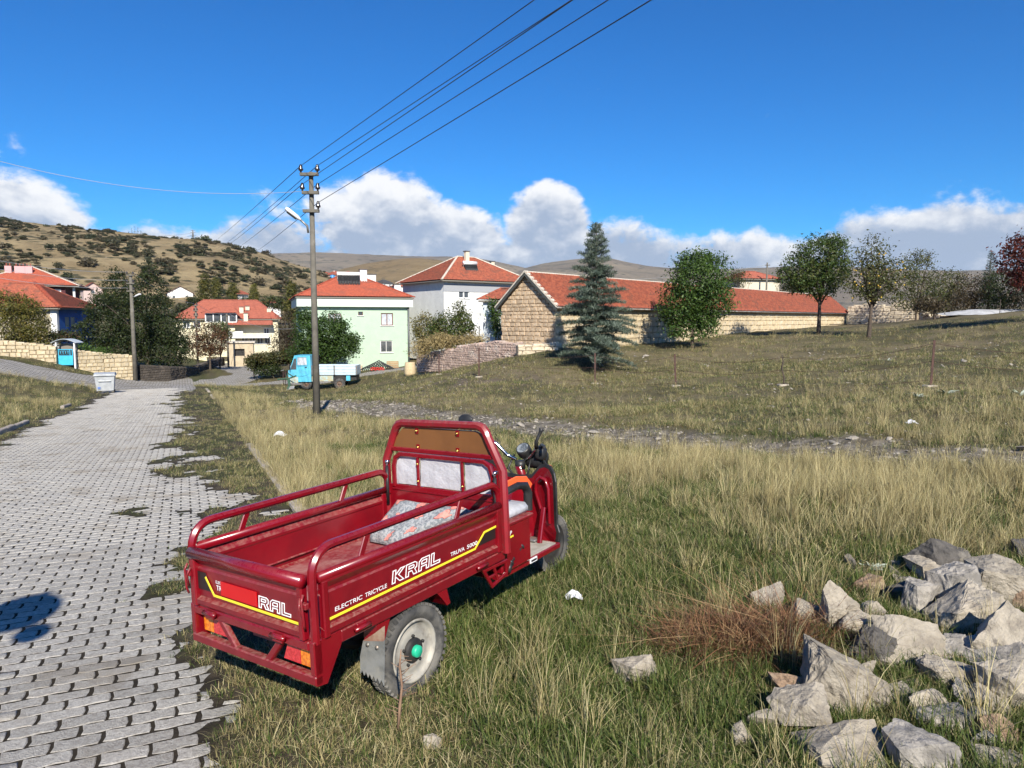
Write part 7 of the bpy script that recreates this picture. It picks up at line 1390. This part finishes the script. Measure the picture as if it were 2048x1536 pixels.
for u in (612, 678.5):
    for yc in (.2, WD - .2):
        b = MB(); c = (X(u), yc, .385); b.lathe([(.2, -.1), (.36, -.11), (.385, -.07), (.385, .07), (.36, .11), (.2, .1)], c, 'Y', 22); w_ = b.build('wheel', m_rub, tk); b = MB(); b.lathe([(.21, -.09), (.18, -.05), (.1, -.04), (.09, -.09), (0, -.09)], c, 'Y', 16); b.lathe([(.21, .09), (.1, .04), (0, .05)], c, 'Y', 16); b.build('rim', mat('rusty_rim', (.16, .1, .07), (.1, .07, .05), 6, .8), w_)
    b = MB(); b.tube(arc((X(u), .18, .385), .46, R(175), R(20), 9, (1, 0, 0), (0, 0, 1)), rrect(.02, .36, .004), (0, 0, 1)); b.build('mudguard', mry if u < 640 else m_under, tk)
# plough and rail frame in front of the truck
p = A(572, 789, 49); p.z = hz(p.x, p.y); pl = empty('plough', p, 0, 'dark green tractor plough in front of the truck', 'plough'); mgn = mat('dark_green_iron', (.02, .09, .05), (.03, .06, .04), 6, .6)
b = MB(); b.tube([(-.55, 0, .75), (.2, 0, .8), (.75, .0, 1.0)], rrect(.1, .1, .02)); b.build('beam', mgn, pl); b = MB(); b.tube([(.2, 0, .85), (.28, -.05, .3), (.15, -.1, .05)], rrect(.16, .1, .02), (0, 1, 0)); b.build('shank', mgn, pl); b = MB(); b.plate([(.05, -.15, .0), (.6, -.15, .12), (.65, -.1, .32), (.25, -.1, .28)], (0, 1, .2), .05); b.build('share', m_steel, pl); b = MB(); b.tube([(.0, .1, .8), (.1, .25, 1.15), (.5, .25, .9)], rrect(.06, .06, .01)); b.build('hitch', mgn, pl)
p = A(567, 772, 53); p.z = hz(p.x, p.y); rf_ = empty('pipe_frame', p, 0, 'rusty upright pipe frame beside the truck cab', 'frame')
for x in (0, .16, .36): b = MB(); b.rod([(x, 0, -.1), (x, 0, 1.05)], .022, 6); b.build('upright', m_rust, rf_)
b = MB(); b.rod([(0, 0, 1.0), (.36, 0, 1.0)], .02, 6); b.build('top_bar', m_rust, rf_)
# hoses, crates, sack
p = A(752, 737, 60); p.z = hz(p.x, p.y); hs_ = empty('hose_pile', p, 0, 'heap of black and red hoses by the green house wall', 'hoses'); r = random.Random(8)
for i in range(11): x = -.85 + .17 * i; b = MB(); h_ = .85 * (1 - abs(i - 6) / 9); b.rod([(x - .45, -.2, .02), (x - .25, -.1, h_ * .75), (x + .1, 0, h_), (x + .55, .1, h_ * .45), (x + .75, .1, .02)], .05, 6); b.build('hose', mat('black_hose', (.03, .035, .035), None, rough=.5), hs_)
for i in range(7): x = -.3 + .16 * i; b = MB(); b.lathe([(.06, -.05), (.13, -.03), (.13, .03), (.06, .05)], (x, -.35, .14 + .05 * (i % 2)), 'Y', 12, closed=True); b.build('red_coil', mat('red_hose', (.45, .03, .02), None, rough=.5), hs_)
p = A(785, 722, 61); p.z = hz(p.x, p.y); cr_ = empty('wooden_crate', p, R(8), 'stacked wooden crate at the corner of the green house', 'crate'); mwd = mat('crate_wood', (.42, .28, .15), (.34, .22, .12), 7, .85)
for z in (.05, .2, .35, .5): b = MB(); b.span((-.5, -.25, z), (.5, -.22, z + .1)); b.build('slat', mwd, cr_); b = MB(); b.span((-.5, .22, z), (.5, .25, z + .1)); b.build('slat', mwd, cr_)
for x in (-.5, .47): b = MB(); b.span((x, -.219, 0), (x + .04, .219, .6)); b.build('end_panel', mwd, cr_)
p = A(820, 742, 50); p.z = hz(p.x, p.y); b = MB(); b.lathe([(0, -.1), (.36, -.1), (.42, .1), (.40, .5), (.36, .8), (.33, .88), (.2, .84), (0, .82)], (0, 0, 0), 'Z', 14); o = b.build('sack', mat('woven_sack', (.58, .46, .28), (.5, .39, .23), 9, .9, bump=.6, bsc=5)); o.location = p; tag(o, 'beige woven sack standing at the end of the rubble wall', 'sack')
# low white sheeting at the right edge
sh_ = empty('plastic_tunnel', A(1975, 625, 66), label='low white plastic sheeting at the right edge of the field', cat='sheeting')
b = MB(); n = 24; vs = []
for i in range(n):
    for j in range(5): u = 1885 + 260 * i / (n - 1); q_ = A(u, 622, 66) - sh_.location; vs.append((q_.x, q_.y + j * .7, -.3 + .55 * math.sin(math.pi * min(1, j / 4 * .8 + .02)) * min(1, .25 + i / 10) + .12 * vnoise(i * .7, j, 4)))
b.add(vs, [(i * 5 + j, (i + 1) * 5 + j, (i + 1) * 5 + j + 1, i * 5 + j + 1) for i in range(n - 1) for j in range(4)], True); b.build('sheet', mat('weathered_sheeting', (.5, .5, .5), (.38, .38, .38), 1.2, .5), sh_); b = MB(); b.rod([(1.0, -.2, -.6), (1.0, -.2, 1.2)], .03, 5); b.build('stake', m_bark, sh_)
# ------------------------------------------------------------------ thin dry air over the whole valley
b = MB(); b.span((-7200, -7200, -12), (7200, 7200, 420)); hz_o = b.build('haze', None); tag(hz_o, kind='stuff')
hm = bpy.data.materials.new('haze_air'); hm.use_nodes = True; t = NT(hm.node_tree); t.n.clear(); vo = t.new('ShaderNodeVolumePrincipled'); vo.inputs['Color'].default_value = (.60, .74, .95, 1); vo.inputs['Density'].default_value = 4.5e-5; vo.inputs['Anisotropy'].default_value = 0.0
ou = t.new('ShaderNodeOutputMaterial'); t.l.new(vo.outputs[0], ou.inputs['Volume']); hz_o.data.materials.append(hm)
